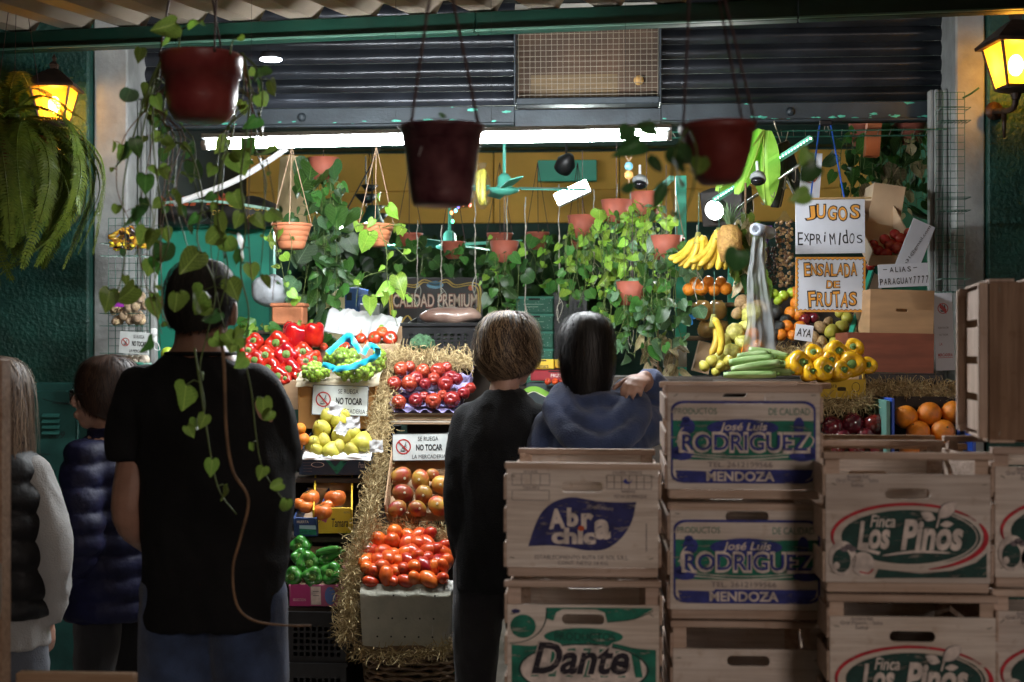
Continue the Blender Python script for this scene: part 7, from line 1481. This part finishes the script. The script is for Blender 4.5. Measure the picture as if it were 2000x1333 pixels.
# charcoal sacks with yellow lettering, tan paper bag, leaning pipe
M_sack = mat('black sack', (.02,.018,.016), .6, var=.4, vscale=12, bump=.4, bscale=20); YL = mat('sack yellow', (.62,.42,.06), .6); FL = mat('flame red', (.45,.09,.03), .6)
for k, (px, py, w_, h_, lb) in enumerate(((345,442,130,56,'black charcoal sack with red flames at the left, on the teal partition'),(480,446,150,66,'black charcoal sack with yellow lettering on the teal partition'))):
    t = thing('charcoal_sack', lb, 'sack', at(px, py, 6.85)); W = S(w_, 6.85); h = S(h_, 6.85); m = MB().ellipsoid((0,0,0), (W/2,.12,h/2), 26, 14); m.v = [tuple(Vector(v)*(1+.10*noise.noise((v[0]*14+k*5, v[1]*14, v[2]*14)))+Vector((0,0,h*.45))) for v in m.v]; m.build('sack_body', M_sack, t, True)
    if k:
        mb = MB(); put_text(mb, 'B   CARBON', .01, h*.60, W*.72, h*.15, -.125, .01, 0, R(-9)); put_text(mb, 'DE', -W*.30, h*.40, W*.10, h*.14, -.125, .01); put_text(mb, 'ABAS', W*.20, h*.26, W*.2, h*.13, -.122, .01, 0, R(-6)); mb.build('lettering', YL, t)
    m = MB()
    for q in range(7): x = W*(-.34+.11*q)*(1 if not k else .4)-(.0 if not k else W*.30); m.plate([cr([(x,h*.62),(x+.012,h*.78),(x+.008+.01*math.sin(q*2),h*.98),(x+.03,h*.76),(x+.028,h*.62)],3)], 0, mx=Matrix.Translation((0,-.127,0)))
    m.build('flame_print', FL, t)['kind'] = 'stuff'
t = thing('paper_bag', 'tall tan paper bag standing behind the left terracotta bowl', 'paper bag', at(570, 440, 6.75)); W = S(52, 6.75); h = S(135, 6.75)
MB().grid(lambda u, v: Vector(((u-.5)*W*(1.25-.35*v), -.04*math.sin(math.pi*u)+.015*noise.noise((u*4, v*5, 3)), v*h)), 14, 18).grid(lambda u, v: Vector(((u-.5)*W*(1.25-.35*v), .05*math.sin(math.pi*u)+.015*noise.noise((u*4, v*5, 8)), v*h)), 14, 18).build('bag_body', mat('tan kraft', (.50,.38,.20), .75, var=.12, vscale=8), t, True)
t = thing('pipe', 'white plastic pipe slanting up behind the trailing vines', 'pipe', at(340, 398, 6.2)); a = Vector((0,0,0)); b = at(560, 290, 6.2)-t.location; MB().tube(spline([a, at(440,362,6.2)-t.location, at(500,330,6.2)-t.location, b]), .014, 10).build('pipe_body', M_white, t, True)
t = thing('pipe', 'thin pale green conduit running across under the white pipe', 'pipe', at(285, 412, 6.3)); MB().tube(spline([Vector((0,0,0)), at(310,398,6.3)-t.location, at(420,394,6.3)-t.location, at(545,412,6.3)-t.location]), .007, 8).build('pipe_body', mat('pale conduit', (.3,.5,.4), .5), t, True)
t = thing('wind_mobile', 'black mobile of small bowl shapes hanging before the ochre wall', 'mobile', at(715, 440, 7.9)); o = t.location
MB().tube([at(714,306,7.9)-o, Vector((0,0,0))], .004, 5).build('wire', M_black, t)
for px, py, r in ((716,385,.07),(722,362,.05),(740,420,.06),(735,402,.05)): MB().lathe([(0,0),(r*.35,.0),(r,r*.65),(r*.96,r*.65),(0,r*.1)], 14, o=at(px, py+12, 7.9)-o).build('bowl', M_black, t, True)
# ceiling panel, small ceiling spot, medallion
t = thing('ceiling_panel', 'teal board mounted on the ochre back wall behind the fan blade', 'panel', at(1108, 352, 9.4)); MB().bbox((0,0,.06), (S(115,9.4),.03,.14), .004).build('panel', M_teal, t)
t = thing('spot_lamp', 'small unlit black spotlight under the beam left of the medallion', 'spotlight', at(1106, 318, 7.2)); MB().lathe([(0,-.05),(.045,-.05),(.05,.0),(.02,.05),(0,.055)], 16).build('lamp_body', M_black, t, True, rot=(R(40),R(35),0)); MB().tube([(0,0,.03),(.0,.02,.16)], .006, 6).build('bracket', M_black, t)
t = thing('medallion', 'round blue and orange medallion hanging on a cord below the right tube', 'medallion', at(1228, 352, 5.9)); o = t.location
for py, c_ in ((325,(.15,.38,.5)),(342,(.65,.33,.10))): MB().lathe([(0,-.003),(S(8,5.9),-.003),(S(8.5,5.9),0),(S(8,5.9),.003),(0,.003)], 20, mx=Matrix.Translation(at(1228,py,5.9)-o) @ Matrix.Rotation(R(90),4,'X')).build('disc', mat('disc %d' % py, c_, .4, var=.2, vscale=60), t, True)
MB().tube(spline([at(1226,285,5.9)-o, at(1222,302,5.9)-o, at(1228,314,5.9)-o, at(1234,302,5.9)-o, at(1228,285,5.9)-o]), .002, 5).build('cord', M_twine, t); MB().tube([at(1228,350,5.9)-o, at(1230,372,5.9)-o], .0025, 5).build('tail', M_twine, t)
# strips of green-white light
M_strip = mat('strip green', (.16,.45,.34), .4); M_led = mat('lit led', (.6,1,.8), .4, emit=14, ecol=(.35,1,.62))
for a, b, n, lb in (((1196,452,7.2),(1312,348,6.2),30,'green light strip slanting through the bright vines'),((1395,392,6.2),(1585,270,5.8),34,'green light strip slanting above the hanging shoes')):
    pa, pb = at(*a), at(*b); t = thing('light_strip', lb, 'light strip', pa); d = pb-pa; m = MB(); u = d.normalized(); sd_ = u.cross(Vector((0,1,0))).normalized()
    MB().tube([Vector((0,0,0)), d], .014, 4).build('strip', M_strip, t); lm = MB().ellipsoid((0,0,0), (.0045,.003,.0045), 8, 6).mesh('led', M_led, True)
    for k in range(n): link('led', lm, t, d*(k+.5)/n+Vector((0,-.014,0)))
t = thing('rail', 'shiny metal rail with hooks slanting below the green light strip', 'rail', at(1440, 408, 6.1)); pa = t.location.copy(); d = at(1585, 305, 5.8)-pa; MB().tube([Vector((0,0,0)), d], .007, 8).build('rail_tube', mat('chrome', (.7,.7,.7), .2, metal=1), t, True)
hk = MB().tube(spline([(0,0,.008),(.004,-.004,-.03),(0,-.01,-.06),(-.01,-.01,-.05)]), .002, 5).mesh('hook', M_wire)
for k in range(7): link('hook', hk, t, d*(k+.5)/7, (0,0,U(-.6,.6)))
for px, py, Y, r, lb in ((1480,350,5.75,16,'white dome camera under the lime leaf'),(1250,357,6.4,16,'white bullet camera beside the green light strip')):
    t = thing('security_camera', lb, 'camera', at(px, py, Y)); rr = S(r, Y); MB().lathe([(0,rr*.8),(rr*.7,rr*.75),(rr,rr*.2),(rr,-.002),(0,-.002)], 20).build('housing', mat('camera grey', (.30,.32,.32), .5), t, True, rot=(R(-25),R(20),0)); MB().ellipsoid((0,-rr*.1,-rr*.25), (rr*.9,rr*.9,rr*.6), 16, 10).build('lens_dome', mat('lens black', (.01,.01,.012), .08), t, True); MB().tube([(0,0,rr*.6),(0,.03,rr*2.2)], .006, 6).build('bracket', M_white, t)
# coloured fairy lights
t = thing('fairy_lights', 'short string of coloured fairy lights under the pot marked 7', 'fairy lights', at(884, 432, 6.6)); o = t.location; P_ = [(884,433),(882,416),(890,412),(895,404),(893,396),(905,400),(918,401)]
MB().tube(spline([at(x, y, 6.6)-o for x, y in P_]), .0015, 4).build('wire', M_wireg, t)
for (x, y), c_ in zip(P_, ((.1,1,.5),(1,.25,.08),(.15,.8,1),(.25,.2,1),(1,.3,.1),(1,.3,.1),(1,.2,.15))): MB().ellipsoid(at(x, y, 6.58)-o, (.007,.007,.009), 10, 8).build('bulb', mat('fairy %.2f %.2f' % c_[:2], c_, .4, emit=6, ecol=c_), t, True)
# plantain bag behind pot 7
t = thing('plantain_bag', 'netted bag of yellow-green plantains hanging behind the pot marked 7', 'bag', at(942, 395, 5.9)); 
BAN2 = BAN.copy(); BAN2.materials.clear(); BAN2.materials.append(mat('plantain skin', (.30,.27,.045), .45, var=.3, vscale=5))
for k in range(3): link('plantain', BAN2, t, (.004*k,-.02*k,.06), (0, R(10-14*k), R(150+60*k)), .075)
MB().lathe([(.01,-.03),(.035,.0),(.04,.05),(.03,.10),(.012,.135),(.02,.16)], 18).build('plastic_bag', M_film, t, True)
# boxes stacked at the back
def flat_box(label, px0, px1, py0, py1, Y, m_, art=None, dep=.3, group=None, lid=None):
    a, b = at(px0, py1, Y), at(px1, py1, Y); W = b.x-a.x; h = S(py1-py0, Y); t = thing('produce_box', label, 'box', ((a.x+b.x)/2, Y, a.z), (0,0,0), group)
    f = MB().bbox((0,dep/2,h/2), (W,dep,h-.003), .004).build('box_body', m_, t)
    MB().bbox((0,-.001,h*.86), (W*.30,.004,h*.12), .001).build('hand_slot', mat('slot dark', (.01,.012,.01), .8), t)
    if lid: MB().bbox((0,dep/2,h-.004), (W+.006,dep+.006,.012), .002).build('rim', lid, t)
    if art: A = Art(W, h, 0); art(A); A.done(f); [setattr(c_, 'location', (0,-.001,0)) for c_ in f.children]
    return t
M_gbox = mat('green box card', (.02,.14,.085), .6, var=.2, vscale=14); GRN = mat('pale flecks', (.3,.45,.35), .7)
def a_fleck(A):
    g = random.Random(5)
    for k in range(26): A.poly(GRN, [oval(g.uniform(.05,.95), g.uniform(.1,.9), .012, .02, 8)], 1)
    A.line(GRN, [(.2,.55),(.75,.55)], .03, 1); A.line(GRN, [(.25,.4),(.6,.4)], .03, 1)
for k in range(5): flat_box(['topmost','second','third','fourth','lowest'][k]+' green printed box of the stack behind the two women', 1008, 1080, 580+k*34, 613+k*34, 7.2-.004*k, M_gbox, a_fleck, group='green box stack', lid=mat('box rim', (.05,.25,.17), .6))
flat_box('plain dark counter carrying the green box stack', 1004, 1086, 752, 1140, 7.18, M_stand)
for k in range(4): black_crate(['top','second','third','lowest'][k]+' tall black plastic crate between the green boxes and the hooded person', 1082, 1146, 576+k*64, 636+k*64, 7.3, .3, cells=(6, 6))
def a_tam(A): A.text('black', 'Tamara', .45, .35, .6, .4, 1, bold=.01)
flat_box('yellow box lettered in black between the two women\'s heads', 1040, 1082, 702, 722, 6.3, M_yel, a_tam); flat_box('yellow box beside the hooded person\'s hair', 1084, 1120, 702, 720, 6.32, M_yel)
flat_box('red printed box under the yellow boxes', 1036, 1136, 723, 745, 6.28, mat('red card', (.30,.012,.02), .5, var=.2), lambda A: (A.text('cream', 'FRUTAS', .55, .5, .30, .3, 1, bold=.01),))
def a_swoosh(A):
    G_ = mat('lime swoosh', (.22,.48,.05), .5); p = cr([(0,.70),(.14,.80),(.34,.62),(.52,.58),(.72,.80),(.9,.78),(1,.72)]); A.poly(G_, [strip(p, .17)], 1); A.line('cream', cr([(0,.60),(.14,.70),(.34,.52),(.52,.48),(.72,.70),(.9,.68)]), .02, 2); A.text('cream', 'Lola', .55, .22, .25, .26, 1, bold=.01)
flat_box('charcoal box with a lime green wave between the two women', 1028, 1142, 748, 806, 6.25, mat('charcoal card', (.03,.045,.05), .6, var=.2), a_swoosh)
for k in range(3): fruit('tomato', 1070+k*14, 746, 6.2, 7, 'small red tomato between the red box and the charcoal box', 'tomato', 'tomatoes between the boxes', part=False)
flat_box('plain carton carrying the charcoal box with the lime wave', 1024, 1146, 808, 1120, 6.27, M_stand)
# blue cabinet, navy carton, cured meat, white bag lamp
flat_box('blue painted cabinet behind the lime vine', 664, 700, 560, 690, 7.3, mat('cabinet blue', (.015,.06,.19), .5, var=.15)); flat_box('narrow grey poster board beside the blue cabinet', 702, 740, 592, 690, 7.35, mat('grey poster', (.35,.38,.36), .6, var=.3, vscale=12), dep=.03)
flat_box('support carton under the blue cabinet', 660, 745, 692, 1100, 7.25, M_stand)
def a_hort(A): A.text('cream', 'Hortalizas', .74, .55, .42, .35, 1, bold=.01)
flat_box('indigo carton lettered hortalizas behind the tomatoes', 668, 766, 628, 660, 6.15, mat('indigo card', (.05,.055,.16), .6, var=.15), a_hort)
t = thing('wrapped_ham', 'long cured meat wrapped in clear film on top of the black crate', 'wrapped meat', at(880, 637, 6.0)); m = MB().ellipsoid((0,0,.04), (S(62,6),.06,S(19,6)), 26, 14); m.v = [tuple(Vector(v)+Vector((0,0,.012*noise.noise((v[0]*16, v[1]*16, 4))))) for v in m.v]; m.build('meat', mat('cured meat', (.10,.045,.03), .35, col2=(.26,.17,.13), vscale=9, coat=.4), t, True); MB().ellipsoid((0,0,.04), (S(66,6),.066,S(22,6)), 20, 12).build('film', M_film, t, True)
t = thing('bag', 'white plastic bag bulging behind the vines above the red peppers', 'bag', at(528, 600, 6.3)); m = MB().ellipsoid((0,0,.07), (S(38,6.3),.09,S(32,6.3)), 24, 14); m.v = [tuple(Vector(v)*(1+.12*noise.noise((v[0]*22, v[1]*22, v[2]*22)))) for v in m.v]; m.build('bag_body', mat('white plastic', (.42,.45,.48), .35, var=.15, bump=.8, bscale=25), t, True)
t = thing('planter_box', 'terracotta square pot under the ivy column', 'pot', at(566, 635, 6.1)); MB().bbox((0,0,.04), (S(62,6.1),.10,.08), .006).build('pot', POTM['terra'], t); MB().bbox((0,0,.085), (S(68,6.1),.11,.016), .004).build('rim', POTM['terra'], t)
for k in range(22): put_leaf(t, Vector(t.location), gp.choice(('lime','mid')), at(566+gp.uniform(-110,-30), 640+gp.uniform(-10,40), 6.0), S(gp.uniform(18,30), 6), ry=gp.uniform(-2.2,2.2))
t = thing('shelf', 'support shelf board under the square pot and white bag', 'shelf', at(520, 646, 6.2)); MB().bbox((0,0,-.01), (S(190,6.2),.28,.018), .003).build('board', M_stand, t)
for s_ in (-1, 1): MB().bbox((s_*.18,0,-.80), (.03,.03,1.56), .002).build('leg', M_stand, t)
flat_box('cream squash carton right of the ivy column', 628, 650, 560, 690, 6.5, mat('cream squash', (.6,.5,.25), .6, var=.15))
# shelving at the right: teal post, amber bags, papers
t = thing('shelf_unit', 'teal shelf posts with boards behind the bananas', 'shelving', (at(1400, 700, 6.6).x, 6.6, .02)); o = t.location
for px in (1330, 1432): MB().bbox((at(px,700,6.6).x-o.x,0,1.15), (.05,.05,2.28), .003).build('post', M_teal, t)
for py in (520, 600, 662, 745): MB().bbox((0,.05,at(0,py,6.6).z-.02), (S(130,6.6),.26,.02), .003).build('board', mat('shelf board', (.30,.2,.12), .7, var=.2), t)
for k, (px, py0, py1) in enumerate(((1372,588,626),(1402,588,624),(1380,628,660),(1408,628,660))):
    tb_ = thing('snack_bag', ['left upper','right upper','left lower','right lower'][k]+' amber packet shining on the teal shelf', 'packet', at(px, py1, 6.5), group='amber packets'); h = S(py1-py0, 6.5); m = MB().ellipsoid((0,0,h/2), (S(18,6.5),.05,h*.52), 18, 12); m.v = [tuple(Vector((math.copysign(abs(v[0])**.6*S(18,6.5)**.4, v[0]), v[1], v[2]))*(1+.14*noise.noise((v[0]*60+k, v[1]*60, v[2]*60)))) for v in m.v]; m.build('packet', mat('amber packet', (.55,.32,.10), .18, var=.35, vscale=18, coat=.6), tb_, True)
t = thing('paper_notice', 'blank white sheet pinned below the heart-leaved vine', 'paper', at(1318, 715, 6.3)); MB().bbox((0,0,.05), (S(46,6.3),.004,S(50,6.3)), .001).build('sheet', PAP, t)
t = thing('blue_bow', 'bright blue ribbon bow among the heart-shaped leaves', 'bow', at(1345, 618, 6.25))
for a in (0,1.2,2.4,3.6,4.8): MB().grid(lambda u, v: Vector((v*.04, .012*math.sin(v*3), (u-.5)*.022*math.sin(math.pi*(.1+.8*v)))), 3, 6).build('loop', mat('blue ribbon', (.02,.28,.75), .4), t, True, rot=(U(-.4,.4),a,0))
wbox('leaning brown carton with torn white flap left of the squash', 1352, 1384, 668, 728, 6.2, M_card, rot=(0, R(14), 0), dep=.12)
wbox('upturned orange crate slat under the shutter at right', 1690, 1718, 240, 305, 6.35, mat('orange slat', (.42,.12,.04), .6, var=.2), rot=(0, R(4), 0), dep=.05, name='wooden_box')
t = thing('counter', 'long dark counter under the boxes and shelves at the back right', 'counter', (at(1420, 800, 6.1).x, 6.0, .02)); MB().bbox((0,.25,.70), (1.0,.5,1.36), .01).build('counter_body', M_stand, t)
for k in range(5):
    fruit('squash', 1275+k*6, 812+k*12, 5.3, 13, 'pale squash glimpsed between the hooded person and the crates', 'squash', 'squash behind the crates', part=False)
